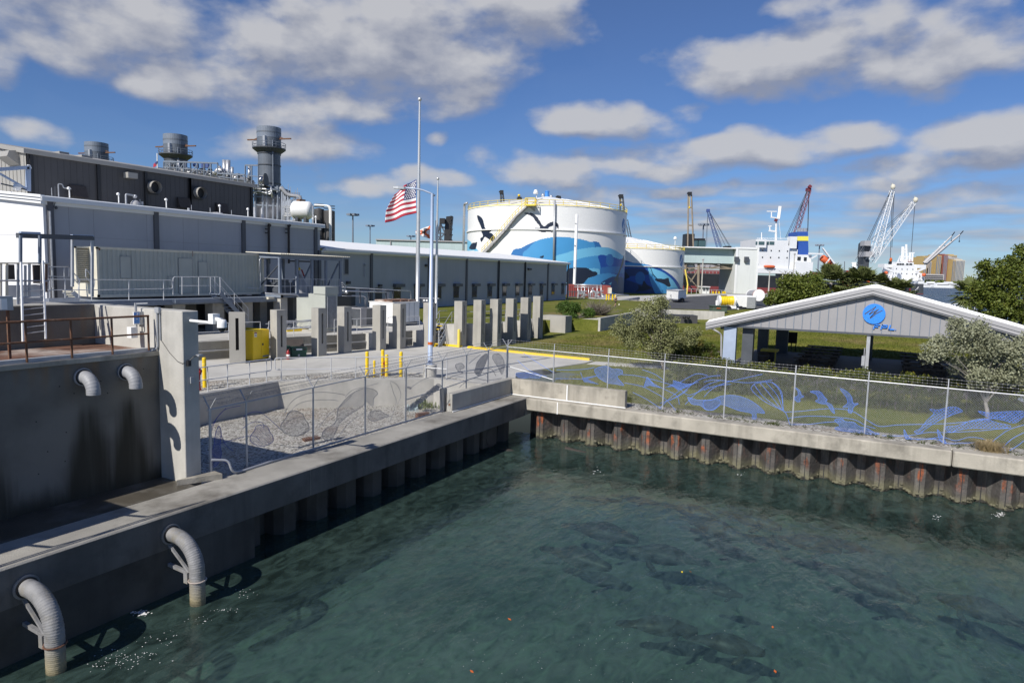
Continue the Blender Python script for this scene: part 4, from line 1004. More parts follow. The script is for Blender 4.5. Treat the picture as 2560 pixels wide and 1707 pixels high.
for i,(x,y,zt,lab) in enumerate(PY):
    rot={0:-.72,1:-.16,2:-.12,3:-.1}.get(i,0); wx,wy=(.62,.66) if i else (.82,.42)
    c,s=math.cos(rot),math.sin(rot)
    def T(u,v): return (x+u*c-v*s, y+u*s+v*c)
    t=thing('pylon',lab,'pylon',(x,y,ZY),0,'concrete pylons along the yard')
    m=MB(); z0=1.5; sx0,sx1=wx*.40,wx*.60; zs0,zs1=ZY+(zt-ZY)*.26,zt-.32
    # body as five blocks round the slot
    def blk_(u0,u1,v0,v1,za,zb): m.prism([T(u0,v0),T(u1,v0),T(u1,v1),T(u0,v1)],za,zb)
    dp=.16
    blk_(0,wx,dp,wy,z0,zt); blk_(0,sx0,0,dp,z0,zt); blk_(sx1,wx,0,dp,z0,zt); blk_(sx0,sx1,0,dp,z0,zs0); blk_(sx0,sx1,0,dp,zs1,zt)
    m.build('body','concrete',t)
    m=MB(); m.prism([T(sx0,dp-.02),T(sx1,dp-.02),T(sx1,dp-.004),T(sx0,dp-.004)],zs0,zs1); m.build('slot','black_hole',t)
    if i>=4:
        m=MB(); zb=2.95 if i<7 else 3.42
        m.box(x+.04,y+wy,1.5,x+wx-.04,y+wy+.95,zb); m.build('buttress','concrete_pale',t)
# terrace
tw=[(11.04,36.0),(20,34.6),(24.6,33.3),(28.1,32.3),(31,31.4),(33.9,30.3),(36.6,29.7),(39.0,29.1),(40.4,28.6)]
t=thing('retaining_wall','low concrete wall of the terrace behind the pylons','wall',(33,31,ZY))
m=MB()
for a,b in zip(tw,tw[1:]):
    d=Vector((b[0]-a[0],b[1]-a[1],0)).normalized(); n=Vector((-d.y,d.x,0))*.25
    m.prism([a,b,(b[0]+n.x,b[1]+n.y),(a[0]+n.x,a[1]+n.y)],1.5,ZT)
m.build('wall','concrete',t)
m=MB()
for a,b in zip(tw[:-1],tw[1:]):
    d=Vector((b[0]-a[0],b[1]-a[1],0)).normalized(); n=Vector((d.y,-d.x,0))*.05
    m.tube([(a[0]+n.x,a[1]+n.y,ZY+.52),(b[0]+n.x,b[1]+n.y,ZY+.52)],.03,6)
m.build('pipe','galv',t)
tag(MB().prism(tw[:]+[(44.5,28.5),(46.2,29.9),(46.2,45),(11.04,45)],1.6,ZT-.004).build('terrace','concrete_yard'),kind='structure')
m=MB(); ce=[(40.6,26.9),(42.1,25.9),(43.5,25.3),(45.5,25.2),(47.8,25.1),(50.4,25.2)]
for a,b in zip(ce,ce[1:]): m.prism([a,b,(b[0]+.1,b[1]+.25),(a[0]+.1,a[1]+.25)],1.5,3.3)
one('retaining_wall',m,'concrete','low concrete wall linking the pylons on the lawn','wall')
for nm,lab,pp,zz in (('railing','grey pipe railing on the terrace behind the yellow cabinet',[(20,34.9),(22.6,34.2),(24.9,33.5),(26.6,33.0),(28.4,32.45)],ZT),
   ('railing','grey pipe railing on the terrace behind the green tool chest',[(28.9,32.3),(30.4,31.8),(32,31.2)],ZT),('railing','grey pipe railing on the terrace in front of the dark condenser unit',[(33.0,30.9),(34.6,30.4),(36.0,30.1)],ZT),
   ('railing','grey pipe railing on the terrace between the white chiller and the street lamp',[(37.2,29.9),(38.4,29.6),(39.8,29.1)],ZT),
   ('railing','grey pipe railing on the lawn wall between the right hand pylons',[(41.4,26.4),(42.6,25.8),(43.8,25.4),(45.7,25.3),(47.9,25.2),(50.0,25.3)],3.3)):
    railing(nm,lab,pp,z=zz,h=.98,mid=.5)
# yellow flammables cabinet
t=thing('storage_cabinet','tall bright yellow two door steel cabinet in front of the pylons','cabinet',(27,31,ZY))
a,b_,c_=P(*z4(757,1236),z=1.9),P(*z4(797,1250),z=1.9),P(*z4(963,1222),z=1.9)
e=(c_-b_); e.z=0; wd=e.length; e.normalize(); n=Vector((-e.y,e.x,0)); 
if n.dot(FW)<0: n=-n
hc=1.66
def CB(u,v): return (b_.x+e.x*u+n.x*v,b_.y+e.y*u+n.y*v)
m=MB(); m.prism([CB(0,.03),CB(wd,.03),CB(wd,.62),CB(0,.62)],1.95,1.95+hc); m.build('body','yellow',t,bevel=.008)
for k in range(2):
    u0=wd*k/2+.012; u1=wd*(k+1)/2-.012; m=MB(); m.prism([CB(u0,0),CB(u1,0),CB(u1,.03),CB(u0,.03)],1.97,1.95+hc-.03); d=m.build('door','yellow',t)
    if k==1: m=MB(); m.prism([CB(u0+.06,-.015),CB(u0+.17,-.015),CB(u0+.17,0),CB(u0+.06,0)],2.72,2.84); m.build('handle','black',d)
m=MB(); m.prism([CB(.12,-.004),CB(.32,-.004),CB(.32,0),CB(.12,0)],3.24,3.52); m.build('label_plate','white',t)
m=MB(); m.prism([CB(.125,-.007),CB(.315,-.007),CB(.315,-.0045),CB(.125,-.0045)],3.44,3.51); m.build('label_band','red',t)
m=MB()
for k in range(4): m.prism([CB(.14,-.007),CB(.30,-.007),CB(.30,-.0045),CB(.14,-.0045)],3.27+.035*k,3.285+.035*k)
m.build('label_text','steel_dark',t)
m=MB(); m.prism([CB(wd*.58,-.004),CB(wd*.95,-.004),CB(wd*.95,0),CB(wd*.58,0)],2.05,2.14); m.build('lower_plate','steel_frame',t)
m=MB(); m.prism([CB(.03,-.05),CB(wd-.03,-.05),CB(wd-.03,.55),CB(.03,.55)],ZY,1.95); m.build('pallet','wood_dark',t)
# green tool chest with open lid, extinguisher
t=thing('tool_chest','dark green tool chest with its dusty lid open beside a fire extinguisher','chest',(29.3,30.3,ZY))
a,c_=P(*q4(1448,925),z=1.87),P(*q4(1705,915),z=1.87); e=c_-a; e.z=0; wd=e.length; e.normalize(); n=Vector((-e.y,e.x,0)); n=n if n.dot(FW)>0 else -n
def CB(u,v): return (a.x+e.x*u+n.x*v,a.y+e.y*u+n.y*v)
m=MB(); m.prism([CB(0,0),CB(wd,0),CB(wd,.7),CB(0,.7)],1.9,2.46); m.prism([CB(-.42,.12),CB(0,.12),CB(0,.75),CB(-.42,.75)],1.95,2.52); m.build('box','green_dark',t,bevel=.01)
m=MB(); m.prism([CB(-.01,-.03),CB(wd+.01,-.03),CB(wd+.01,.0),CB(-.01,.0)],2.15,2.45); m.build('drawer','green_dark',t)
m=MB(); m.ext([Vector((*CB(-.3,.62),2.48)),Vector((*CB(wd,.62),2.48)),Vector((*CB(wd,.95),2.86)),Vector((*CB(-.3,.95),2.86))],n*.04); m.build('lid','wood_dark',t)
m=MB(); m.prism([CB(wd*.3,-.037),CB(wd*.7,-.037),CB(wd*.68,-.031),CB(wd*.32,-.031)],2.30,2.39); m.build('name_plate','white',t)
m=MB(); m.prism([CB(wd*.42,-.008),CB(wd*.54,-.008),CB(wd*.54,0),CB(wd*.42,0)],1.93,2.05); m.build('notice','galv',t)
for u in (.1,.8): m=MB(); m.prism([CB(wd*u,-.04),CB(wd*u+.14,-.04),CB(wd*u+.14,-.031),CB(wd*u,-.031)],2.29,2.41); m.build('latch','black',t)
x,y=P(*q4(1388,950),z=1.87)[:2]; t=thing('fire_extinguisher','red fire extinguisher standing between a pylon and the green chest','extinguisher',(x,y,ZY))
m=MB(); m.lathe([(.09,0),(.095,.02),(.095,.42),(.06,.5),(.025,.53),(.025,.58),(0,.58)],(x,y,ZY),14); m.build('cylinder','red',t,smooth=True)
m=MB(); m.lathe([(.097,.18),(.097,.3)],(x,y,ZY),14); m.build('label_band','white',t)
m=MB(); m.beam((x-.02,y,ZY+.58),(x+.1,y-.04,ZY+.63),.03); m.tube([(x,y,ZY+.57),(x+.11,y-.05,ZY+.5),(x+.11,y-.05,ZY+.2)],.014,5); m.build('hose','black',t)
# units on the terrace
def louvers(m,T,u0,u1,v,z0,z1,n,vert=True,dp=.03):
    for k in range(n):
        f0=k/n; 
        if vert: uu=u0+(u1-u0)*(f0+.25/n); m.prism([T(uu,v-dp),T(uu+(u1-u0)*.5/n,v-dp),T(uu+(u1-u0)*.5/n,v),T(uu,v)],z0,z1)
        else: zz=z0+(z1-z0)*f0; m.prism([T(u0,v-dp),T(u1,v-dp),T(u1,v),T(u0,v)],zz,zz+(z1-z0)*.5/n)
t=thing('ventilation_unit','tall pale grey air handling unit with a vertical grille on the terrace','air unit',(34,32.5,ZT))
X0,Y0=33.55,32.2
m=MB(); m.box(X0,Y0,ZT+.12,X0+1.15,Y0+1.5,ZT+2.55); m.box(X0-.05,Y0-.05,ZT+2.55,X0+1.2,Y0+1.0,ZT+3.05); m.box(X0,Y0+1.5,ZT+.3,X0+1.0,Y0+2.6,ZT+2.25); m.build('casing','container',t)
m=MB(); m.box(X0+.12,Y0-.02,ZT+.3,X0+1.05,Y0-.004,ZT+2.4); m.build('grille_back','steel_dark',t)
m=MB(); louvers(m,lambda u,v:(u,v),X0+.12,X0+1.05,Y0-.021,ZT+.3,ZT+2.4,8); m.build('grille','galv',t)
m=MB(); m.box(X0-.1,Y0-.1,ZT-.02,X0+1.25,Y0+2.7,ZT+.12); m.build('plinth','concrete',t)
t=thing('condenser_unit','low dark condenser unit with two fans on top, between two pylons','air unit',(39,34,ZT))
c0=P(*q2(845,1215),z=ZT+.05); X0,Y0=c0.x,c0.y
m=MB(); m.box(X0,Y0,ZT+.08,X0+1.5,Y0+1.9,ZT+1.32); m.build('casing','steel_dark',t)
m=MB(); m.box(X0+.02,Y0-.012,ZT+.1,X0+.62,Y0-.002,ZT+1.3); m.build('side_panel','gable_grey',t)
m=MB(); m.box(X0-.03,Y0-.03,ZT+1.32,X0+1.55,Y0+1.95,ZT+1.38); m.box(X0-.02,Y0-.02,ZT+.05,X0+.03,Y0+.03,ZT+1.32); m.build('lid','fascia_grey',t)
for k in (0,1): m=MB(); m.lathe([(.36,0),(.36,.07),(.32,.07),(.32,.01),(0,.03)],(X0+.75,Y0+.5+.9*k,ZT+1.38),20); m.build('fan','steel_dark',t)
m=MB(); m.box(X0-.1,Y0-.1,ZT-.02,X0+1.6,Y0+2,ZT+.08); m.build('plinth','concrete',t)
t=thing('chiller','white chiller unit with rusty orange edges on its roof','air unit',(41,32.5,ZT))
c0=P(*q2(1400,1200),z=ZT+.1); X0,Y0=c0.x,c0.y
hC=P(*q2(1405,815),x=X0).z-ZT
m=MB(); m.box(X0,Y0,ZT+.25,X0+3.3,Y0+2.3,ZT+hC); m.build('casing','white',t,bevel=.02)
m=MB()
for k in range(1,5): m.box(X0+3.3*k/5-.02,Y0-.02,ZT+.3,X0+3.3*k/5+.02,Y0-.001,ZT+hC-.05)
for k in range(1,2): m.box(X0-.012,Y0+2.3*k/2-.01,ZT+.3,X0-.001,Y0+2.3*k/2+.01,ZT+hC-.05)
m.build('panel_joint','galv',t)
m=MB(); m.box(X0-.04,Y0-.04,ZT+hC,X0+3.34,Y0+2.34,ZT+hC+.05); m.build('roof','white',t)
m=MB(); 
for k in range(3): m.box(X0+.15+1.05*k,Y0+.2,ZT+hC+.05,X0+1.05+1.05*k,Y0+1.9,ZT+hC+.2)
m.build('fan_deck','rust_plate',t)
for k in range(3): m=MB(); m.lathe([(.34,0),(.34,.03),(0,.03)],(X0+.6+1.05*k,Y0+1.05,ZT+hC+.2),16); m.build('fan','rust',t)
m=MB(); m.box(X0+.1,Y0+.1,ZT-.02,X0+3.2,Y0+2.2,ZT+.25); m.build('base_frame','steel_dark',t)
t=thing('electrical_panel','dark electrical panel with gauges on a stand behind a pylon by the flagpole','panel',(43,30.5,ZT))
a=P(*q2(1905,805),h=b1.dot(FW)-1.5); b=P(*q2(2060,735),h=b1.dot(FW)-1.5)
m=MB(); m.obox(((a.x+b.x)/2,(a.y+b.y)/2,a.z),(b-a).dot(RT),.35,b.z-a.z,AZ); m.build('case','steel_dark',t)
m=MB(); m.obox(((a.x+b.x)/2+RT.x*.2,(a.y+b.y)/2+RT.y*.2,b.z),(b-a).dot(RT)+.9,.4,.05,AZ); m.build('shelf','galv',t)
m=MB(); m.obox((a.x*.7+b.x*.3,a.y*.7+b.y*.3,ZT-.1),.1,.1,a.z-ZT+.1,AZ); m.build('stand','steel_dark',t)
for k in (.25,.55): q=a.lerp(b,k); m=MB(); m.obox((q.x-FW.x*.2,q.y-FW.y*.2,a.z+.12),.14,.03,.14,AZ); m.build('gauge','white',t)
# pipe runs to the right of the canopy
t=thing('pipe_run','silver pipes on stands running from the canopy toward the chiller','pipes',(40,34.8,ZT))
def q2h(a,b,y=34.8): return P(*q2(a,b),y=y)
m=MB(); m.tube(bend([q2h(520,540),q2h(1690,605),q2h(1712,640),q2h(1712,1010)],.3),.04,7); m.tube([q2h(530,600),q2h(1290,625)],.065,7); m.tube(bend([q2h(690,682),q2h(905,692),q2h(935,720),q2h(935,900)],.25),.035,6); m.tube(bend([q2h(520,690),q2h(900,700),q2h(920,720),q2h(918,900)],.2),.025,6)
m.tube(bend([q2h(40,680),q2h(320,695),q2h(360,720),q2h(365,770)],.2),.05,6); m.build('pipe','pipe_silver',t,smooth=True)
m=MB()
for a in (830,980): m.beam(q2h(a,820),q2h(a,575),.10,.08)
m.beam(q2h(830,585),q2h(980,585),.12); 
for a in (1280,1400): m.beam(q2h(a,760),q2h(a,600),.09,.07)
m.beam(q2h(1270,605),q2h(1410,605),.1); m.build('stand','steel_dark',t)
m=MB()
for a in (1300,1325): m.tube([q2h(a,755),q2h(a,625)],.05,6)
m.build('riser','pipe_silver',t)
m=MB(); m.beam(q2h(520,460),q2h(600,545),.12,.05); m.beam(q2h(520,500),q2h(570,560),.08,.05); m.ball(q2h(590,620),.16,8); m.build('valve','pipe_silver',t)
# stairs up to the lawn
t=thing('stairs','grey steel stairs with yellow nosings and handrails up to the lawn','stairs',(40.2,27,ZY))
sA=Vector((39.3,27.1,ZY)); sB=Vector((41.3,27.35,3.2)); sd_=Vector((-.05,1,0)); 
for k in range(6):
    p=sA.lerp(sB,(k+.5)/6); m=MB(); m.box(p.x-.15,p.y-.0,p.z+.08,p.x+.15,p.y+1.05,p.z+.13); tr_=m.build('tread','galv',t)
    m=MB(); m.box(p.x-.17,p.y-.0,p.z+.085,p.x-.151,p.y+1.05,p.z+.135); m.build('nosing','yellow' if k in(4,5,0) else 'galv',tr_)
for v in (-.04,1.06):
    m=MB(); m.ext([sA+Vector((-.1,v,0)),sA+Vector((.35,v,0)),sB+Vector((.1,v,-.02)),sB+Vector((.1,v,.14)),sB+Vector((-.1,v,.14))],(0,.05,0)); m.build('stringer','steel_frame',t)
    m=MB(); m.tube(bend([sA+Vector((0,v,0)),sA+Vector((0,v,1.0)),sB+Vector((0,v,1.05)),sB+Vector((1.0,v,1.05))],.1),.022,6); m.tube([sA+Vector((0,v,.5)),sB+Vector((0,v,.55)),sB+Vector((1.0,v,.55))],.018,6)
    for f_ in (.5,1.0): p=sA.lerp(sB,f_)+Vector((0,v,0)); m.cyl(p,p+Vector((0,0,1.03)),.02,n=6)
    m.build('handrail','galv',t)
m=MB(); m.box(41.2,27.25,3.1,43.6,28.5,3.22); 
for x_ in (41.3,43.5):
    for y_ in (27.35,28.4): m.box(x_-.06,y_-.06,1.7,x_+.06,y_+.06,3.1)
m.build('landing','galv',t)
# truss gangway and valves glimpsed between the pylons
t=thing('lattice_gangway','grey aluminium lattice gangway lying behind the green chest','gangway',(31,32.2,ZT))
m=MB(); a=Vector((29.4,32.6,ZT+.35)); b=Vector((32.6,31.9,ZT+.5)); n=Vector((.2,.95,0))
for o_ in (Vector((0,0,0)),n*.7,Vector((0,0,.4)),n*.7+Vector((0,0,.4))): m.tube([a+o_,b+o_],.03,5)
for k in range(9):
    p=a.lerp(b,k/9); q=a.lerp(b,(k+1)/9); m.tube([p,q+Vector((0,0,.4))],.015,4); m.tube([p+n*.7,q+n*.7+Vector((0,0,.4))],.015,4); m.tube([p,p+n*.7],.015,4)
m.build('truss','galv',t)
t=thing('valve_station','white standpipe with a red handled valve behind the green chest','valve',(33,33.5,ZT))
m=MB(); p=P(*q4(1620,390),z=ZT); m.tube([(p.x,p.y,ZT),(p.x,p.y,ZT+.95)],.09,8); m.tube([(p.x,p.y,ZT+.85),(p.x+.6,p.y-.45,ZT+.8),(p.x+.6,p.y-.45,ZT)],.07,8); m.cyl((p.x-.35,p.y+.1,ZT),(p.x-.35,p.y+.1,ZT+.6),.12,n=10); m.build('pipework','white',t)
m=MB(); m.box(p.x+.52,p.y-.52,ZT+.5,p.x+.62,p.y-.42,ZT+.85); m.build('handle','red',t)
m=MB(); a=P(*q4(600,440),z=ZT); b=P(*q4(1040,480),z=ZT); m.prism([(a.x,a.y),(b.x,b.y),(b.x+.3,b.y+.3),(a.x+.3,a.y+.3)],ZT,ZT+.14); c=P(*q4(1370,480),z=ZT); d=P(*q4(1740,460),z=ZT); m.prism([(c.x,c.y),(d.x,d.y),(d.x+.3,d.y+.4),(c.x+.3,c.y+.4)],ZT,ZT+.16)
one('kerb',m,'yellow','broken yellow kerb on the terrace behind the yellow cabinet','kerb')
# ------------------------------------------------------------ container deck
YD=37.1; YC=38.6; ZD=5.08
t=thing('shipping_container','long grey green shipping container with hatches on the raised steel deck','container',(28,39.7,5.2))
cl=P(240,617,y=YC); cr=P(659,634,y=YC); cz0=5.22; cz1=cl.z
m=MB(); pts=[]; x=cl.x+.16; pit=.28
while x<cr.x-.2:
    pts += [(x,0),(x+.07,0),(x+.105,.036),(x+.175,.036),(x+.21,0)]; x+=pit
pts=[(cl.x+.12,0)]+pts+[(cr.x-.12,0)]
vs=[];fs=[]
for (x,d) in pts: vs += [(x,YC+d,cz0+.14),(x,YC+d,cz1-.12)]
for i in range(len(pts)-1): fs.append((2*i,2*i+2,2*i+3,2*i+1))
m.add(vs,fs); m.box(cl.x+.1,YC+.05,cz0+.1,cr.x-.1,YC+2.4,cz1-.05); m.build('side_wall','container',t)
m=MB(); m.box(cl.x,YC-.012,cz1-.12,cr.x,YC+.05,cz1); m.box(cl.x,YC-.012,cz0,cr.x,YC+.05,cz0+.14); m.box(cl.x,YC-.012,cz0,cl.x+.13,YC+2.42,cz1+.002); m.box(cr.x-.13,YC-.012,cz0,cr.x,YC+.1,cz1+.002); m.build('frame','cream',t)
m=MB(); m.box(cl.x+.1,YC,cz1-.02,cr.x-.1,YC+2.4,cz1+.015); m.build('roof','container',t)
for (a0,b0,a1,b1_,nm) in ((1240,335,1345,560,'hatch'),(1845,355,1980,720,'door'),(2045,390,2135,560,'hatch'),(1730,540,1790,640,'hatch')):
    p=P(*z3(a0,b1_),y=YC); q=P(*z3(a1,b0),y=YC); m=MB(); m.box(p.x,YC-.035,p.z,q.x,YC-.006,q.z); d=m.build(nm,'container',t)
    m=MB(); 
    for xx in (p.x,q.x-.025): m.box(xx,YC-.045,p.z,xx+.025,YC-.036,q.z)
    for zz in (p.z,q.z-.025): m.box(p.x,YC-.045,zz,q.x,YC-.036,zz+.025)
    m.build('hatch_frame','pipe_grey',d)
m=MB(); x_=P(*z3(1985,300),y=YC).x; m.box(x_-.02,YC-.02,cz1-.35,x_+.03,YC-.013,cz1-.005); m.box(cl.x+.13,YC-.02,cz1-.2,cl.x+.22,YC-.013,cz1-.06); m.build('rust_stain','rust_plate',t)
# louvre at its left
t=thing('louvre_panel','tall cream louvred intake panel at the left end of the container','louvre',(22,39.5,5.2))
a=P(*q5(975,290),y=39.3); b=P(*q5(1210,770),y=39.3)
m=MB(); m.box(a.x,39.45,b.z,b.x,39.6,a.z); m.build('back','black',t)
m=MB(); m.box(a.x,39.25,b.z,a.x+.07,39.45,a.z); m.box(b.x-.07,39.25,b.z,b.x,39.45,a.z); m.box(a.x,39.25,a.z-.1,b.x,39.45,a.z); m.build('frame','cream',t)
m=MB()
for k in range(17):
    z=b.z+(a.z-.15-b.z)*k/17; m.add([(a.x+.07,39.28,z),(b.x-.07,39.28,z),(b.x-.07,39.42,z+.11),(a.x+.07,39.42,z+.11),(a.x+.07,39.27,z+.015),(b.x-.07,39.27,z+.015),(b.x-.07,39.41,z+.125),(a.x+.07,39.41,z+.125)],[(0,1,2,3),(4,7,6,5),(0,4,5,1),(3,2,6,7)])
m.build('slat','cream',t)
# deck
t=thing('steel_deck','raised steel walkway on concrete piers under the shipping container','platform',(27,38,ZT))
x0=17.5; x1=33.9
m=MB(); m.box(x0,YD,ZD-.08,x1,YC+2.6,ZD); m.build('deck_plate','steel_frame',t)
m=MB(); m.box(x0,YD-.02,ZD-.32,x1,YD+.12,ZD-.08); m.box(x0,YC+.3,ZD-.4,x1,YC+.5,ZD-.08); m.build('beam','steel_frame',t)
for xx in (22.2,26.2,29.0,31.3):
    m=MB(); m.box(xx,YD+.35,1.6,xx+.85,YD+1.1,ZD-.32); m.build('pier','concrete',t)
    m=MB(); m.box(xx,YC+1.6,1.6,xx+.85,YC+2.3,ZD-.4); m.build('pier','concrete',t)
m=MB(); m.box(12,YC+2.5,1.6,46,YC+2.7,ZD-.1); m.build('rear_wall','concrete_floor',t)
xr=[P(*z3(a,780),y=YD).x for a in (510,675,945,1330,1688)]
def z3y(a,b): return P(*z3(a,b),y=YD)
tt=thing('railing','grey walkway railing in front of the container, long left run','railing',(24,YD,ZD),0,'walkway railings')
m=MB(); m.tube(bend([z3y(495,570),z3y(1775,580),z3y(1780,665),z3y(1000,680),z3y(495,680)],.1),.024,6); m.build('top_rail','rail_grey',tt)
for a in (515,672,815,945,1330,1688): m=MB(); m.tube([z3y(a,785),z3y(a,575)],.024,6); m.build('post','rail_grey',tt)
m=MB(); p=z3y(500,785); q=z3y(820,750); m.box(p.x,YD-.02,ZD,q.x,YD,ZD+.22); m.build('kick_plate','rail_grey',tt)
tt=thing('railing','grey walkway railing in front of the container door with a rounded end','railing',(30,YD,ZD),0,'walkway railings')
def z4y(a,b): return P(*z4(a,b),y=YD-.25)
m=MB(); m.tube(bend([z3y(1785,730),z3y(1785,560),z3y(1800,545)],.1)+[z4y(440,380)],.024,6); m.tube([z3y(1850,637),z4y(440,470)],.02,6); m.build('top_rail','rail_grey',tt)
for a,b0,b1_ in ((62,565,380),(235,565,385),(400,560,380),(460,555,385)): m=MB(); m.tube([z4y(a,b0),z4y(a,b1_)],.024,6); m.build('post','rail_grey',tt)
m=MB(); p=z3y(1780,780); q=z4y(480,600); m.box(p.x,YD-.28,ZD-.22,q.x,YD-.02,ZD-.02); m.build('landing','steel_frame',tt)
tt=thing('steel_steps','short light steel steps with rails in front of the louvred panel','stairs',(21.5,38,ZD))
def q5y(a,b,y=37.6): return P(*q5(a,b),y=y)
for dy in (37.5,38.3):
    m=MB(); m.beam(P(*q5(950,890),y=37.5)+Vector((0,dy-37.5,0)),P(*q5(1040,970),y=37.5)+Vector((0,dy-37.5,0)),.05,.22); m.build('stringer','rail_grey',tt)
for k in range(4):
    p=P(*q5(955+22*k,885+22*k),y=37.5); m=MB(); m.box(p.x-.1,37.5,p.z-.02,p.x+.12,38.3,p.z+.02); m.build('tread','cream',tt)
m=MB(); m.tube(bend([q5y(930,800),q5y(930,605),q5y(1045,730),q5y(1020,860)],.1),.024,6); m.tube(bend([q5y(1120,690),q5y(1120,580),q5y(1240,735),q5y(1225,830)],.1),.024,6); m.tube([q5y(935,690),q5y(1030,790)],.02,6); m.tube([q5y(1120,690),q5y(1200,785)],.02,6); m.build('handrail','rail_grey',tt)
m=MB(); m.tube(bend([q5y(620,560,39.8),q5y(905,560,39.8),q5y(905,695,39.8),q5y(620,680,39.8)],.1),.03,6); m.tube([q5y(840,720,39.8),q5y(840,570,39.8)],.03,6); m.tube([q5y(680,830,39.8),q5y(680,560,39.8)],.03,6)
one('railing',m,'galv','pipe railing on the deck behind the guard cage at far left','railing','walkway railings')
# stairs down from the deck
tt=thing('stairs','dark steel stairs going down from the container deck to the terrace','stairs',(32,36.8,ZT))
ya=36.6
a=P(*z4(455,545),y=ya); b=P(*z4(745,860),y=ya)
for dy in (0,.9):
    m=MB(); m.beam(a+Vector((0,dy,0)),b+Vector((0,dy,0)),.05,.26); m.build('stringer','steel_frame',tt)
    m=MB(); up=Vector((0,0,1.0)); m.tube(bend([a+Vector((0,dy,0)),a+up+Vector((0,dy,0)),b+up+Vector((0,dy,0)),b+Vector((0,dy,0))],.08),.022,6); m.tube([a+up*.5+Vector((0,dy,0)),b+up*.5+Vector((0,dy,0))],.018,6); p=a.lerp(b,.5); m.tube([p+Vector((0,dy,0)),p+up+Vector((0,dy,0))],.02,6); m.build('handrail','rail_grey',tt)
for k in range(10): p=a.lerp(b,(k+.5)/10); m=MB(); m.box(p.x-.13,ya,p.z-.02,p.x+.13,ya+.9,p.z+.02); m.build('tread','steel_frame',tt)
# canopy over the machinery deck
t=thing('steel_canopy','blue grey steel canopy frame with a corrugated roof over a machinery deck','canopy',(36.8,38,ZT))
XA=33.85; YF_=36.5
def q1y(a,b,y=YF_): return P(*q1(a,b),y=y)
zf=q1y(580,1245).z; zr=q1y(580,545).z
XB=q1y(1655,1230).x
YB_=YF_+2.9
m=MB()
m.box(XA,YF_,zf-.28,XB+.1,YF_+.12,zf); m.box(XA,YB_,zf-.28,XB+.1,YB_+.12,zf); m.box(XA,YF_,zf-.28,XA+.12,YB_,zf-.002); m.box(XA,YF_+.12,zf-.05,XB,YB_,zf-.01); m.build('floor_frame','steel_frame',t)
for a in (580,885,1150,1400,1655):
    x=q1y(a,900).x
    for yy in (YF_,YB_): m=MB(); m.box(x-.09,yy,zf,x+.09,yy+.14,zr-.22); m.build('column','steel_frame',t)
m=MB(); m.box(XA-.1,YF_-.02,zr-.28,XB+.15,YF_+.13,zr); m.box(XA-.1,YB_,zr-.25,XB+.15,YB_+.13,zr); m.box(XA-.12,YF_+.13,zr-.25,XA+.02,YB_,zr-.002); m.build('roof_beam','steel_frame',t)
for (p,q) in (((400,1190),(545,690)),):
    m=MB(); m.beam((XA+.05,YB_-.1,zf),(XA+.05,YF_+.1,zr-.5),.09,.06); m.build('brace','steel_dark',t)
m=MB(); xb=XB-.08; m.beam((XB-1.5,YF_+.2,zf),(xb,YF_+.2,zr-.5),.13,.08); m.beam((XB-1.6,YB_,zf),(xb,YB_,zr-.4),.1,.08); m.build('brace','steel_frame',t)
m=MB(); vs=[];fs=[]; n=0; xx=XA-.35; pts=[]
y0c,y1c=YF_-.3,YB_+.3
while xx<XB+.6: pts += [(xx,.0),(xx+.06,.04),(xx+.12,.04),(xx+.18,0)]; xx+=.2
for (x,d) in pts: vs+=[(x,y0c,zr+.02+d),(x,y1c,zr+.14+d),(x,y0c,zr+.0+d),(x,y1c,zr+.12+d)]
for i in range(len(pts)-1):
    k=4*i; fs+=[(k,k+4,k+5,k+1),(k+2,k+3,k+7,k+6),(k,k+2,k+6,k+4)]
m.add(vs,fs); m.build('roof_sheet','cream',t)
m=MB()
for zz in (.52,1.02): m.tube([(XA+.05,YF_+.03,zf+zz),(XB,YF_+.03,zf+zz)],.02,6); m.tube([(XA+.05,YF_+.05,zf+zz),(XA+.05,YB_,zf+zz)],.02,6)
for k in range(12): x=XA+.3+(XB-XA-.4)*k/11; m.tube([(x,YF_+.03,zf),(x,YF_+.03,zf+1.02)],.016,5)
m.build('guard_rail','rail_grey',t)
for xx in (XA+.1,XA+3.2,XB-1.0):
    m=MB(); m.box(xx,YF_+.25,1.6,xx+.62,YF_+.95,zf-.28); m.build('pier','concrete_pale',t)
    m=MB(); m.box(xx,YB_-.6,1.6,xx+.62,YB_,zf-.28); m.build('pier','concrete',t)
t=thing('machinery','wrapped machine under the steel canopy with small yellow and red parts','machine',(36.6,38.3,zf))
m=MB(); m.lathe([(.75,0),(.7,.5),(.45,.95),(.15,1.35),(.1,1.4),(0,1.4)],(36.9,38.0,zf-.04),9); m.build('cover','fascia_grey',t)
m=MB(); m.box(34.5,37.6,zf-.04,35.8,38.6,zf+.75); m.box(34.7,37.7,zf+.75,35.6,38.4,zf+.95); m.build('skid','steel_dark',t)
m=MB(); m.cyl((36.7,38.0,zf+1.3),(36.7,38.0,zr-.3),.16,n=10); m.box(36.3,37.6,zr-.45,37.9,38.4,zr-.35); m.build('exhaust','steel_dark',t)
m=MB(); m.ball((36.7,37.9,zf+1.75),.2,8,0,(1,1,.6)); m.build('hood','yellow',t)
m=MB(); m.beam((36.5,37.8,zf+1.7),(36.4,37.7,zf+1.25),.09); m.beam((36.95,37.8,zf+1.7),(37.1,37.7,zf+1.2),.09); m.build('arm','red',t)
m=MB(); m.box(XB-1.1,37.3,zf,XB-.4,37.9,zf+.9); m.build('cabinet','container',t)
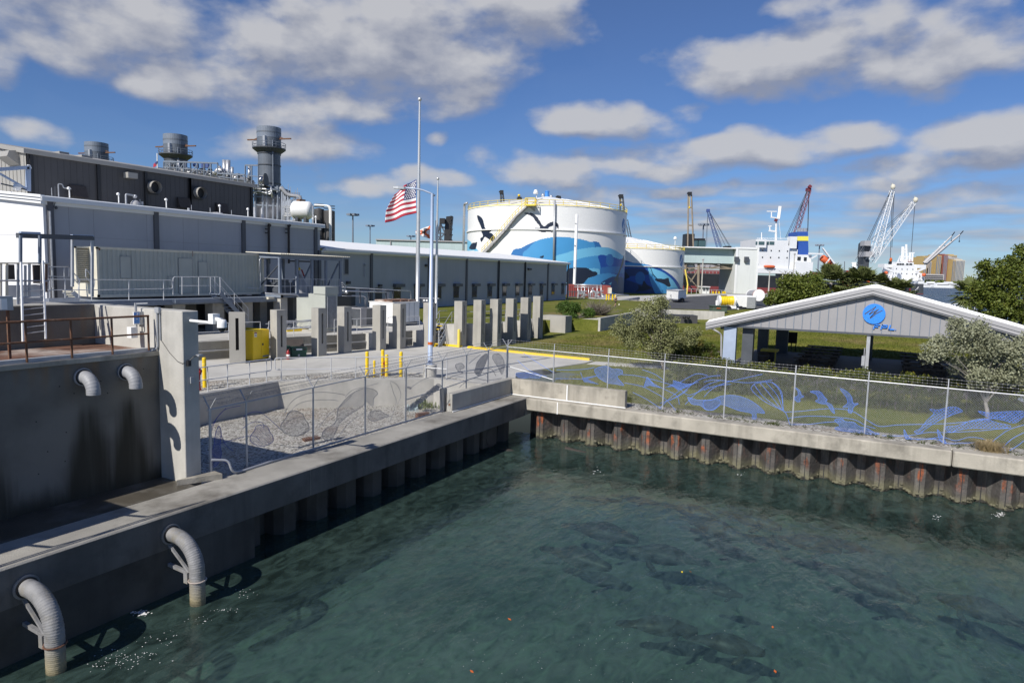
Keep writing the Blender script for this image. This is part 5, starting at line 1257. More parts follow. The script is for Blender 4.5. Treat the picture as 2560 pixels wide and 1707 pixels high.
m=MB(); m.tube(bend([q1y(310,1235,36.3),q1y(880,1265,36.3),q1y(910,1300,36.3),q1y(905,1568,36.3),q1y(905,1850,36.3)],.3),.055,8); m.tube(bend([q1y(350,610,38.3),q1y(240,595,38.3),q1y(205,640,38.3),q1y(205,850,38.3)],.2),.03,6); m.tube(bend([q1y(350,620,38.3),q1y(250,610,38.3),q1y(222,660,38.3),q1y(222,1120,38.3),q1y(200,1150,38.3),q1y(0,1135,38.3)],.2),.03,6)
one('conduit',m,'pipe_silver','bent silver conduit below and beside the steel canopy','conduit',smooth=True)
m=MB(); a=q1y(365,1335,36.9); b=q1y(470,1315,36.9); m.box(a.x,36.9,a.z-.03,b.x,37.2,a.z+.12)
one('box_light',m,'cream','small cream fixture with a yellow tag under the canopy deck','fixture')
# ============================================================ plant buildings, stacks
YB=45.0
def yb(a,b,y=YB): return P(a,b,y=y)
XL=yb(105.4,488.6).x; XR=yb(800,562).x; ZE=yb(450,525).z
t=thing('hall','long pale grey hall with a bright white end wall and white eaves','building',((XL+XR)/2,YB,ZT))
zpan=yb(*z1(700,815)).z
m=MB(); m.box(XL+.15,YB,1.6,XR,70,zpan); m.build('side_wall','wall_panel',t)
m=MB(); m.add([(XL,YB-.02,1.6),(XL,YB-.02,ZE-.05),(XL,62,ZE+1.32),(XL,79,ZE-.05),(XL,79,1.6),(XL+.15,YB-.02,1.6),(XL+.15,YB-.02,ZE-.05),(XL+.15,62,ZE+1.32),(XL+.15,79,ZE-.05),(XL+.15,79,1.6)],[(0,1,2,3,4),(9,8,7,6,5),(0,5,6,1),(1,6,7,2)]); m.build('end_wall','wall_white',t)
m=MB(); m.box(XL-.02,YB-.10,zpan,XR+.05,YB+.2,ZE-.30); m.build('fascia','fascia_white',t)
m=MB(); m.ext([(XL-.2,YB-.35,ZE-.32),(XL-.2,YB-.35,ZE-.05),(XL-.2,YB-.25,ZE+.02),(XL-.2,YB+.1,ZE+.02),(XL-.2,YB+.1,ZE-.32)],(XR-XL+.5,0,0)); m.build('gutter','fascia_white',t)
m=MB(); m.ext([(XL-.2,YB-.28,ZE+.02),(XL-.2,62,ZE+1.45),(XL-.2,62,ZE+1.32),(XL-.2,YB-.1,ZE-.1)],(XR-XL+.45,0,0)); m.ext([(XL-.2,62,ZE+1.45),(XL-.2,79.3,ZE+.02),(XL-.2,79.3,ZE-.1),(XL-.2,62,ZE+1.32)],(XR-XL+.45,0,0)); m.build('roof','roof_white',t)
m=MB(); m.ext([(XL-.25,YB-.3,ZE-.5),(XL-.25,YB-.3,ZE+.04),(XL-.25,62,ZE+1.48),(XL-.25,62,ZE+.98)],(.22,0,0)); m.build('rake_trim','fascia_white',t)
for k in (.12,.3):
    m=MB(); m.tube([(XL-.29,YB-.3,ZE-.02-k),(XL-.29,62,ZE+1.4-k)],.018,4); m.build('cable','steel_dark',t)
for px,py in (z1(515,900),z1(1605,1000),z2(938,1100),z2(1682,1150)):
    x=yb(px,py).x; m=MB(); m.box(x-.17,YB-.14,1.6,x+.17,YB-.002,ZE-.3); m.build('downspout','trim_dark',t)
x=yb(*z1(505,900)).x-.1; m=MB(); m.tube([(x,YB-.3,3),(x,YB-.3,ZE-.9)],.06,6); m.build('vent_pipe','galv',t)
for a in (1185,1390):
    p=yb(*z2(a,1275)); q=yb(*z2(a,1015)); m=MB(); m.beam((p.x,YB-.25,p.z-1),(p.x,YB-.25,q.z),.14); m.beam((p.x,YB-.25,q.z),(p.x+.12,YB-.25,q.z+.16),.2)
    for f_ in (.1,.22): z=q.z-(q.z-p.z)*f_*1.2; m.beam((p.x-.35,YB-.25,z),(p.x,YB-.25,z),.10)
    m.build('vent_pipe','wood_dark',t)
for px,py in (z1(705,800),z1(1510,900),z1(960,800),z2(475,950),z2(320,950)):
    x=yb(px,py).x; m=MB(); m.box(x-.012,YB-.004,3,x+.012,YB-.001,zpan); m.build('wall_joint','gable_grey',t)
zz=yb(*z1(1100,1140)).z; m=MB(); m.box(XL+.2,YB-.004,zz,XR-.1,YB-.001,zz+.02); m.box(XL-.004,YB,zz,XL-.001,70,zz+.02); m.build('wall_joint','gable_grey',t)
m=MB(); p=yb(*z1(565,825)); m.tube([(p.x,YB-.12,p.z+1.3),(p.x-.03,YB-.12,p.z+.3),(p.x-.15,YB-.15,p.z)],.02,4); m.ball((p.x,YB-.15,p.z),.1,6); m.build('drop_cable','steel_dark',t)
for i,px in enumerate((174,297,416,549.6,620,789.6)):
    y=YB+.4; f_=(px-104)/(800-104); p=P(px,489+f_*73-4,y=y); z0=ZE+.08
    m=MB(); m.cyl((p.x,y,z0),(p.x,y,z0+.62),.035,n=6); l=m.build('roof_lamp','white',t)
    m=MB(); m.lathe([(.02,.68),(.10,.62),(.10,.52),(0,.5)],(p.x-.08,y-.08,z0),10); m.build('lamp_head','white',l)
for (a,b,h_,r_) in ((z1(535,690),0,.55,.02),(z1(605,680),0,.9,.035),(z1(1300,750),0,.75,.06),(z1(1465,770),0,.3,.08),(z1(1445,770),0,.45,.02),(z1(1945,820),0,.2,.08),(z1(1975,830),0,.45,.02),(z2(600,855),0,.4,.02),(z2(820,880),0,.4,.02),(z2(1060,905),0,.85,.1),(z2(1137,912),0,.85,.1),(z2(1405,945),0,.9,.02),(z2(1660,970),0,1.6,.04)):
    y=YB+.6; p=P(*a,y=y); m=MB()
    if r_==.035: m.tube(bend([(p.x,y,ZE),(p.x,y,ZE+h_),(p.x+.25,y,ZE+h_),(p.x+.3,y,ZE+h_*.75),(p.x+.75,y,ZE+h_*.75)],.1),r_,6)
    elif r_==.06: m.tube(bend([(p.x,y,ZE),(p.x,y,ZE+h_),(p.x+.6,y,ZE+h_-.05)],.1),r_,7); m.ball((p.x+.65,y,ZE+h_-.1),.14,8)
    else: m.cyl((p.x,y,ZE),(p.x,y,ZE+.05+h_),r_,n=8)
    m.build('roof_vent','galv',t)
m=MB(); p=P(*z1(1395,760),y=YB+.6); m.lathe([(.30,0),(.28,.18),(.15,.33),(0,.38)],(p.x,YB+.6,ZE+.05),12); p=P(*z2(670,860),y=YB+.6); m.lathe([(.5,0),(.4,.1),(0,.15)],(p.x,YB+.6,ZE+.03),12)
m.build('roof_vent','fascia_grey',t)
# lower long building with windows
ZE2=yb(1340,652).z; XE=yb(1416,700).x
t=thing('office_building','long low pale building with a row of small dark windows and white roof','building',((XR+XE)/2,YB,ZT))
zp2=ZE2-.42
m=MB(); m.box(XR+.05,YB,1.6,XE,60,zp2); m.build('wall','wall_panel',t)
m=MB(); m.box(XR+.02,YB-.08,zp2,XE+.03,YB+.2,ZE2-.26); m.build('fascia','fascia_white',t)
m=MB(); m.ext([(XR+.3,YB-.45,ZE2-.28),(XR+.3,YB-.45,ZE2-.06),(XR+.3,YB-.35,ZE2),(XR+.3,YB,ZE2),(XR+.3,YB,ZE2-.28)],(XE-XR+.2,0,0)); m.build('gutter','fascia_white',t)
m=MB(); m.ext([(XR+.3,YB-.40,ZE2),(XR+.3,57,ZE2+1.32),(XR+.3,57,ZE2+1.1),(XR+.3,YB-.1,ZE2-.1)],(XE-XR+.25,0,0)); m.ext([(XR+.3,57,ZE2+1.32),(XR+.3,66,ZE2+.2),(XR+.3,66,ZE2),(XR+.3,57,ZE2+1.1)],(XE-XR+.25,0,0)); m.build('roof','roof_white',t)
for p in (z5(360,400),z5(955,400),z5(1343,400),z5(1673,400),z5(1945,400),z6(412,950),z6(672,950),z6(900,950),z6(1094,1000),z2(1722,1280)):
    x=yb(*p).x; m=MB(); m.box(x-.16,YB-.14,1.8,x+.16,YB-.002,ZE2-.27); m.build('downspout','trim_dark',t)
for (l,r) in ((z5(590,0),z5(668,0)),(z5(805,0),z5(872,0)),(z5(1030,0),z5(1087,0)),(z5(1210,0),z5(1268,0)),(z5(1403,0),z5(1453,0)),(z5(1562,0),z5(1610,0)),(z5(1715,0),z5(1758,0)),(z5(1850,0),z5(1892,0)),(z5(1983,0),z5(2022,0)),(z6(820,0),z6(853,0)),(z6(935,0),z6(966,0)),(z6(1032,0),z6(1060,0))):
    yy=722; x0=yb(l[0],yy).x; x1=yb(r[0],yy).x; zt_=yb(1280,713).z+.12; zb=yb(1280,739).z
    zt_=5.42; zb=3.95 if x0>58 else 3.2
    m=MB(); m.box(x0,YB-.03,zb,x1,YB-.006,zt_); w=m.build('window','trim_dark',t)
    m=MB(); m.box(x0+.1,YB-.045,zb+.1,x1-.1,YB-.031,zt_-.1); m.build('pane','glass_dark',w)
    m=MB(); m.box(x0-.05,YB-.42,zt_-.05,x1+.25,YB-.003,zt_+.28); m.build('hood','trim_dark',w)
    m=MB(); m.box(x0-.06,YB-.14,zb-.09,x1+.06,YB-.003,zb); m.build('sill','fascia_grey',w)
for (l,r,tp) in ((z5(105,0),z5(197,0),475),(z5(405,0),z5(472,0),510)):
    x0=yb(l[0],740).x; x1=yb(r[0],740).x; m=MB(); m.box(x0,YB-.05,1.8,x1,YB-.006,5.3); m.build('door','siding_dark',t)
p=yb(*z5(80,360)); q=yb(*z5(128,190)); m=MB(); m.box(p.x,YB-.07,p.z,q.x,YB-.005,q.z); l=m.build('louvre','gable_grey',t)
m=MB(); m.box(p.x+.08,YB-.08,p.z+.1,q.x-.08,YB-.071,q.z-.1); m.build('blades','siding_dark',l)
for p in (z5(115,437),z5(443,468),z5(925,262),z5(1995,300),z6(705,912)):
    q=yb(*p); m=MB(); m.box(q.x-.18,YB-.3,q.z-.15,q.x+.2,YB-.003,q.z+.12); m.build('wall_lamp','siding_dark',t)
for a,b0,b1_ in ((290,255,380),(983,260,440)): 
    p=yb(*z5(a,b0)); q=yb(*z5(a,b1_)); m=MB(); m.tube([(p.x,YB-.1,p.z),(p.x,YB-.1,q.z)],.05,5); m.ball((p.x,YB-.12,p.z),.14,6); m.build('vent_pipe','galv',t)
m=MB(); m.box(XR+20,YB-1.2,2.2,XE+.4,YB,2.93); m.build('plinth','concrete',t)
# dark clad hall behind
YK=74.0
def yk(a,b): return P(a,b,y=YK)
XK0=yk(66,430).x; XK1=yk(633,500).x; ZK=yk(350,420).z
t=thing('turbine_hall','tall dark ribbed hall with a pale edged roof behind the white hall','building',((XK0+XK1)/2,YK,2))
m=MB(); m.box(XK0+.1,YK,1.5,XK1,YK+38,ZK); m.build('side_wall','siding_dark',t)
m=MB(); x=XK0+.4
while x<XK1: m.box(x,YK-.018,8,x+.06,YK-.002,ZK-.1); x+=.62
m.build('cladding_rib','siding_dark',t)
m=MB(); m.add([(XK0,YK,1.5),(XK0,YK,ZK),(XK0,YK+13,ZK+2.0),(XK0,YK+26,ZK),(XK0,YK+26,1.5)],[(0,1,2,3,4)]); 
y=YK+.3
while y<YK+20: m.box(XK0-.05,y,6,XK0-.001,y+.12,ZK-.1+2*min(1,(y-YK)/13)); y+=.7
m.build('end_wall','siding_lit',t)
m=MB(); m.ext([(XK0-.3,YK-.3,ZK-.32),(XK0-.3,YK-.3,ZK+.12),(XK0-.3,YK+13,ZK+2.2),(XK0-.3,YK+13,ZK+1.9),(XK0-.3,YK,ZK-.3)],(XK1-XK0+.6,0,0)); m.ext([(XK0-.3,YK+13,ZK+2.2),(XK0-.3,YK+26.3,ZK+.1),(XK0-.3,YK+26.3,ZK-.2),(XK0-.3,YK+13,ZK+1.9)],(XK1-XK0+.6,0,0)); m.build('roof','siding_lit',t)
for p in (z1(320,400),z1(1010,500),z1(1500,600),z1(1955,700),z2(385,700),z2(1025,780)):
    x=yk(*p).x; m=MB(); m.box(x-.16,YK-.2,8,x+.16,YK-.051,ZK-.3); m.build('downspout','black',t)
for p in (z1(1565,610),z2(470,670)):
    q=yk(*p); m=MB(); m.box(q.x-.95,YK-.12,q.z-.85,q.x+.7,YK-.051,q.z+.75); f_=m.build('fan_frame','black',t)
    m=MB(); m.tube([(q.x,YK-.1,q.z),(q.x,YK-.9,q.z-.05)],.68,16,cap=False); m.build('fan_hood','siding_lit',f_)
    m=MB(); m.tube([(q.x,YK-.3,q.z),(q.x,YK-.31,q.z)],.64,16); m.build('fan_blades','black',f_)
for p in (z1(795,655),z1(1885,775),z2(710,830)):
    q=yk(*p); m=MB(); m.ext([(q.x-.8,YK-.06,q.z+.6),(q.x-.8,YK-.06,q.z-.6),(q.x-.8,YK-.7,q.z-.6),(q.x-.8,YK-.2,q.z+.6)],(1.6,0,0)); m.build('hood','wood_dark',t)
for p in (z1(1325,500),):
    q=yk(*p); m=MB(); m.box(q.x-.6,YK-.9,q.z-.25,q.x+.5,YK-.06,q.z+.35); m.build('hood','siding_lit',t)
q=P(*z1(140,300),x=XK0-.1); m=MB(); m.ext([(XK0-.06,q.y-.9,q.z+.6),(XK0-.06,q.y-.9,q.z-.8),(XK0-1.1,q.y-.9,q.z-.1),(XK0-.9,q.y-.9,q.z+.45)],(0,1.9,0)); m.build('hood','siding_lit',t)
for a,b in (((560,265),(660,265)),((790,300),(900,300))):
    p=P(*z1(*a),y=YK+6); q=P(*z1(*b),y=YK+6); m=MB(); m.box(p.x,YK+5,ZK+.5,q.x,YK+7,p.z+.2); m.build('roof_vent','siding_lit',t)
# steel outrigger at the far left, on the white roof
t=thing('steel_outrigger','pale steel outrigger frame standing on the white roof at far left','frame',(20,48,ZE))
def yo(a,b): return P(*z1(a,b),y=48)
for a,b,w_ in (((-60,432),(292,408),.22),((290,405),(292,652),.22),((-60,440),(282,634),.12),((10,575),(280,640),.08)):
    m=MB(); m.beam(yo(*a),yo(*b),w_); m.build('beam','lamp_blue' if w_>.1 else 'steel_dark',t)
m=MB(); m.tube(bend([yo(280,385),yo(310,385),yo(320,420)],.2),.04,5); p=yo(175,610); m.ball(p,.25,8); m.build('lamp','white',t)
# ---------------- exhaust stacks
HS=160.0
def hs(a,b,h=HS): return P(a,b,h=h)
def stack(lab,lx,rx,ty,ply,pxl,pxr,zoom,h,by):
    c=(lx+rx)/2; top=hs(*zoom(c,ty),h=h); L=hs(*zoom(lx,ty),h=h); R=hs(*zoom(rx,ty),h=h); r=(R-L).length/2
    zp=hs(*zoom(c,ply),h=h).z; PL=(hs(*zoom(pxr,ply),h=h)-hs(*zoom(pxl,ply),h=h)).length/2
    x,y=top.x,top.y
    t=thing('exhaust_stack',lab,'chimney',(x,y,2),0,'exhaust stacks of the plant')
    m=MB(); m.lathe([(r*.93,2),(r*.93,zp-.2),(r,zp+.5),(r,top.z-.3),(r*1.02,top.z-.3),(r*1.02,top.z),(r*.96,top.z),(r*.96,top.z-4)],(x,y,0),36); m.build('shell','steel_blue',t,smooth=False)
    z=zp-1.2
    for k in range(6): 
        m=MB(); m.lathe([(r*.93,z),(r*.985,z),(r*.985,z-.22),(r*.93,z-.22)],(x,y,0),36); z-=4.1 if k else 2.6
        m.build('stiffening_ring','steel_dark',t)
    m=MB(); 
    for k in range(3): m.lathe([(r*1.0,zp+2.6+.7*k),(r*1.012,zp+2.65+.7*k),(r*1.0,zp+2.7+.7*k)],(x,y,0),36)
    m.lathe([(r*1.006,zp+2.2),(r*1.012,zp+2.2),(r*1.012,zp+4.6),(r*1.006,zp+4.6)],(x,y,0),36); m.build('silencer_band','steel_frame',t)
    m=MB(); m.lathe([(r*.93,zp-1.2),(PL,zp-.25),(PL,zp),(r*.9,zp)],(x,y,0),36); pf=m.build('platform','steel_dark',t)
    m=MB()
    for hh in (.55,1.1): m.tube([(x+PL*math.cos(a),y+PL*math.sin(a),zp+hh) for a in [2*math.pi*i/36 for i in range(37)]],.05,4)
    for k in range(20): a=2*math.pi*k/20; m.tube([(x+PL*math.cos(a),y+PL*math.sin(a),zp),(x+PL*math.cos(a),y+PL*math.sin(a),zp+1.1)],.045,4)
    m.build('guard_rail','steel_frame',pf)
    zz=top.z-(top.z-zp)*.42; d=RT*.97+FW*-.25
    for s in (1,-1):
        m=MB(); p=Vector((x,y,0))+d*s*r; m.beam(p+Vector((0,0,zz)),p+d*s*r*1.15+Vector((0,0,zz)),.28); m.beam(p+Vector((0,0,top.z-1)),p+d*s*r*.55+Vector((0,0,zz)),.16); m.build('outrigger','rust',t)
    m=MB(); p=Vector((x,y,0))-FW*(r*1.01); m.box(p.x-.35,p.y-.35,top.z-4.2,p.x+.35,p.y+.3,top.z-1.2); m.build('ladder_box','galv',t)
    m=MB(); q=Vector((x,y,0))-FW*r*.8+RT*r*.6; m.tube([q+Vector((0,0,2)),q+Vector((0,0,top.z-2))],.12,5); m.build('ladder','steel_frame',t)
    return (x,y,r,top.z,zp)
ST1=stack('tallest looking dark blue exhaust stack at the right with a ring platform',1088,1325,50,212,1040,1368,z2,160,0)
ST2=stack('middle dark blue exhaust stack above the pipework',127,355,128,278,82,400,z2,168,0)
ST3=stack('leftmost dark exhaust stack rising just above the dark roof',888,1102,195,345,850,1150,z1,180,0)
# pipe rack and steam generator casing between the stacks
t=thing('steam_generator','dark steel boiler casing and framework at the foot of the right stack','boiler',(105,115,2))
def hh_(a,b,h=150): return P(*z2(a,b),h=h)
a=hh_(1045,700); b=hh_(1315,700); 
m=MB(); c=(a+b)/2+FW*4; m.obox((c.x,c.y,2),(b-a).length*.97,7,hh_(1100,600).z-2,AZ); m.build('casing','siding_dark',t)
for aa in (1068,1150,1190,1255,1300): m=MB(); m.beam(hh_(aa,1000),hh_(aa,600),.5); m.build('column','steel_frame',t)
for bb in (612,640,685,715,800): m=MB(); m.beam(hh_(1040,bb-8),hh_(1320,bb+8),.32); m.build('girder','steel_frame',t)
for pts in (((1045,660),(1110,655),(1230,690),(1235,630)),((1080,590),(1230,600),(1240,720)),((1040,625),(1300,640)),((1170,660),(1225,665),(1225,610))):
    m=MB(); m.tube(bend([hh_(*q,h=149) for q in pts],.6),.22,6); m.build('pipe','pipe_silver',t,smooth=True)
m=MB(); m.cyl(hh_(1110,545),hh_(1170,550),1.15,n=16); m.build('drum','pipe_silver',t,smooth=True)
m=MB(); m.cyl(hh_(1172,545,149),hh_(1178,545,149),1.6,n=16); m.build('drum_end','black',t)
t=thing('pipe_rack','tangle of silver pipes, frames and valves above the dark roof between the stacks','pipes',(95,120,20))
rr=random.Random(5)
def rk(u,dv=0,h=150):      # u 0..1 along the roof line, dv px upward
    a=120+u*930; b=440+u*150; return hh_(a,b-dv,h)
for dv,r_ in ((18,.42),(40,.3),(8,.3),(62,.18),(30,.2)):
    u0=.03 if dv<20 else .3*rr.random(); u1=1 if dv<40 else .8; m=MB(); m.tube([rk(u0,dv,150+rr.random()*4),rk(u1,dv,150)],r_,7); m.build('pipe','pipe_silver',t,smooth=True)
m=MB(); m.tube(bend([rk(.02,15),rk(.36,18),rk(.375,0),rk(.375,-60)],.9),.62,10); m.tube(bend([rk(.57,40),rk(.6,95),rk(.64,100),rk(.66,60)],.6),.55,9); m.tube(bend([rk(.6,30),rk(.72,60),rk(.78,40),rk(.95,40)],.6),.6,9); m.build('pipe','pipe_silver',t,smooth=True)
for u,d0,d1 in ((.675,-40,210),(.715,-30,215),(.165,0,130),(.235,10,130),(.62,30,140),(.76,30,150),(.95,0,200),(.64,20,120)):
    m=MB(); m.tube([rk(u,d0,151),rk(u,d1,151)],.48 if d1>200 else .3,9); m.build('vent_stack','pipe_silver',t,smooth=True)
def cage(u0,u1,top0,top1,base=-10):
    m=MB()
    for h in (147,152):
        n=max(2,int((u1-u0)*16))
        for k in range(n+1):
            u=u0+(u1-u0)*k/n; tp=top0+(top1-top0)*k/n
            m.beam(rk(u,base,h),rk(u,tp,h),.2)
            if k<n and k%2==0: m.beam(rk(u,base+10,h),rk(u+(u1-u0)/n,tp,h),.14)
        m.beam(rk(u0,top0,h),rk(u1,top1,h),.3); m.beam(rk(u0,top0*.45,h),rk(u1,top1*.45,h),.18)
    for u,tp in ((u0,top0),(u1,top1)): m.beam(rk(u,tp,147),rk(u,tp,152),.2)
    m.build('frame','steel_frame',t)
cage(.0,.30,92,130); cage(.30,.60,130,165); cage(.905,1.05,190,210); cage(.6,.9,60,90)
for k in range(60):
    m=MB(); u=rr.random()**.8*.98+.02; dv=rr.random()*70+5; p=rk(u,dv,148+rr.random()*4); q=p+RT*rr.uniform(-1.4,1.4)+Vector((0,0,rr.uniform(-1.3,1.3)))
    if rr.random()<.5: m.tube(bend([p,Vector((q.x,q.y,p.z)),q],.3),rr.choice((.1,.14,.2)),5)
    else: m.box(p.x-.3,p.y-.3,p.z-.3,p.x+.3,p.y+.3,p.z+rr.random()*.8)
    m.build('valve','pipe_grey',t)
m=MB()
for k in range(9):
    u=.28+.25*rr.random(); p=rk(u,75+rr.random()*50,149); m.cyl(p,p+Vector((0,0,.9)),.3,n=8)
m.build('blue_actuator','crane_blue',t)
m=MB()
for k in range(170):
    u=rr.random(); p=rk(u,rr.uniform(-30,35),147); m.beam(p,p+RT*rr.uniform(.3,2.2)*rr.choice((1,-1))+Vector((0,0,rr.uniform(-.2,.2))),.12)
m.build('walkway_steel','steel_dark',t)
t=thing('process_tower','steel pipe tower stepping down at the right of the tallest stack','tower',(112,105,2))
for aa,bb in ((1345,660),(1360,680),(1375,700),(1410,720),(1535,720)): m=MB(); m.beam(hh_(aa,1000,140),hh_(aa,bb,140),.35); m.build('column','pipe_silver',t)
m=MB(); m.tube(bend([hh_(1320,620,140),hh_(1345,630,140),hh_(1400,695,140),hh_(1530,708,140),hh_(1535,780,140)],.9),.38,8); m.build('pipe','pipe_grey',t,smooth=True)
m=MB(); 
for a,b in (((1400,780),(1500,710)),((1380,760),(1460,830)),((1340,600),(1390,670)),((1410,800),(1520,735)),((1380,690),(1540,705))): m.beam(hh_(*a,h=140),hh_(*b,h=140),.28)
for k in range(8): m.beam(hh_(1395+18*k,690,140),hh_(1395+18*k,668,140),.08)
m.beam(hh_(1395,668,140),hh_(1525,672,140),.1); m.build('frame','steel_frame',t)
m=MB()
for a,b,c in ((1405,670,580),(1500,690,620),(1480,690,640),(1430,680,610)): m.tube([hh_(a,b,140),hh_(a,c,140)],.07,4)
m.build('antenna','pipe_silver',t)
m=MB()
for k in range(60):
    p=hh_(rr.uniform(1340,1500),rr.uniform(800,960),138); m.tube([p,p+Vector((0,0,rr.uniform(.5,2.5)))],.1,5); q=p+RT*rr.uniform(.5,2); m.tube([p,q],.1,5)
m.build('pipework','pipe_silver',t)
t=thing('horizontal_tank','white horizontal pressure tank on a stand right of the stacks','tank',(112,100,10))
a=hh_(1478,845,136); b=hh_(1618,852,136); d=(b-a).normalized(); r=1.75
m=MB(); prof=[(-.9,.05),(-.75,.6),(-.4,.92),(0,1),(1,1)]
pts=[a-d*.9*1,a-d*.6,a-d*.25,a,b,b+d*.25,b+d*.6,b+d*.9]; m.tube(pts,r,20,0,True,[r*.3,r*.75,r*.95,r,r,r*.95,r*.75,r*.3]); m.build('vessel','white',t,smooth=True)
m=MB(); 
for f_ in (.2,.8): p=a.lerp(b,f_); m.obox((p.x,p.y,p.z-r-3),.5,2,3.3,AZ)
m.obox((a.x,a.y,a.z-r-3.5),5,2,.5,AZ); m.build('saddle','steel_dark',t)
m=MB(); p=a.lerp(b,.35); m.box(p.x-.5,p.y-.5,p.z+r-.1,p.x+1,p.y+.5,p.z+r+.35); m.build('manway','rust',t)
for l,r_,tp,lab in ((1672,1775,838,'dark grey silo at the left of the pair beside the white tank'),(1772,1885,855,'dark grey silo at the right of the pair, standing clear against the sky')):
    t=thing('silo',lab,'silo',(120,95,2),0,'dark silos'); p=hh_((l+r_)/2,tp,146); rad=(hh_(r_,tp,146)-hh_(l,tp,146)).length/2
    m=MB(); m.lathe([(rad,0),(rad,p.z-.3),(rad*.97,p.z),(0,p.z+.25)],(p.x,p.y,0),24); m.build('shell','siding_dark',t)
    m=MB(); 
    for hh in (.5,1.0): m.tube([(p.x+rad*math.cos(q),p.y+rad*math.sin(q),p.z+hh) for q in [2*math.pi*i/20 for i in range(21)]],.06,4)
    m.build('guard_rail','steel_dark',t)
m=MB()
for l,tp in ((1660,830),(1845,850),(1835,850)): q=hh_(l,tp,140); m.tube(bend([q-RT*3.2+Vector((0,0,1)),q+Vector((0,0,.9)),Vector((q.x,q.y,2))],.9),.2,6)
one('fill_pipe',m,'white','white bent fill pipes running down in front of the dark silos','pipe')
# wisp of steam: a soft little volume
def _steam(nt):
    N=nt.nodes; L=nt.links; N.clear(); o=N.new('ShaderNodeOutputMaterial'); v=N.new('ShaderNodeVolumePrincipled'); v.inputs['Color'].default_value=(.8,.8,.82,1)
    tc=N.new('ShaderNodeTexCoord'); g=N.new('ShaderNodeTexGradient'); g.gradient_type='SPHERICAL'; mp=N.new('ShaderNodeMapping'); mp.inputs['Scale'].default_value=(1/4.2,1/3.0,1/3.6); L.new(tc.outputs['Object'],mp.inputs[0]); L.new(mp.outputs[0],g.inputs[0])
    n=N.new('ShaderNodeTexNoise'); n.inputs['Scale'].default_value=.45; n.inputs['Detail'].default_value=4; L.new(tc.outputs['Object'],n.inputs[0])
    r=N.new('ShaderNodeMapRange'); r.inputs[1].default_value=.42; r.inputs[2].default_value=.75; r.inputs[4].default_value=.55; L.new(n.outputs[0],r.inputs[0])
    m_=N.new('ShaderNodeMath'); m_.operation='MULTIPLY'; L.new(g.outputs[1],m_.inputs[0]); L.new(r.outputs[0],m_.inputs[1]); L.new(m_.outputs[0],v.inputs['Density']); L.new(v.outputs[0],o.inputs['Volume'])
gmat('steam',_steam)
p=hh_(1215,850,132); m=MB(); m.ball((0,0,0),1,16,0,(4.2,3,3.6)); o=m.build('steam','steam'); o.location=p; tag(o,'faint white puff of steam at the foot of the right stack','steam',kind='stuff')
# far flag and masts
t=thing('far_flagpole','tiny far flag on a white pole left of the middle stack','flagpole',hs(*z1(1622,440),h=175))
m=MB(); m.tube([hs(*z1(1625,450),h=175),hs(*z1(1622,262),h=175)],.14,5); m.build('pole','white',t)
m=MB(); m.ext([hs(*z1(1620,342),h=175),hs(*z1(1618,390),h=175),hs(*z1(1580,410),h=175),hs(*z1(1582,375),h=175)],FW*.1); m.build('flag','flag_red',t)
m=MB(); m.ext([hs(*z1(1621,342),h=174.8),hs(*z1(1620,366),h=174.8),hs(*z1(1600,377),h=174.8),hs(*z1(1601,357),h=174.8)],FW*.1); m.build('canton','flag_blue',t)
def mast(lab,px,pt,pb,h,w,arms=True,zoom=fu if False else None):
    p=P(px,pb,h=h); q=P(px,pt,h=h); t=thing('light_mast',lab,'light mast',(p.x,p.y,2),0,'port light masts')
    m=MB(); m.tube([(p.x,p.y,2),(p.x,p.y,q.z)],w,6,0,True,[w*1.4,w*.8]); m.build('pole','steel_frame',t)
    m=MB(); s=w*5
    for k in range(6): a=math.pi*k/3; m.box(p.x+s*math.cos(a)-s*.35,p.y+s*math.sin(a)-s*.35,q.z-s*.3,p.x+s*math.cos(a)+s*.35,p.y+s*math.sin(a)+s*.35,q.z+s*.15)
    m.lathe([(0,s*.1),(s*1.1,s*.1),(s*1.1,-s*.02),(0,-s*.02)],(p.x,p.y,q.z),14); m.build('lamp_ring','steel_frame',t)
mast('thin light mast right of the silos, nearer one with a wide lamp ring',882,536,610,240,.3)
mast('small far light mast standing a little right of the silos',925,564,610,330,.3)
mast('port light mast with a ring of lamps left of the blue crane',*(s1(490,530)[0],s1(0,525)[1]),680,380,.45)
mast('faint far light mast behind the orange lifeboat davit',*(s1(1758,0)[0],s1(0,750)[1]),690,520,.5)
mast('tiny light mast far behind the flag, just above the white roof',*(fl(303,0)[0],fl(0,1255)[1]),615,400,.35)
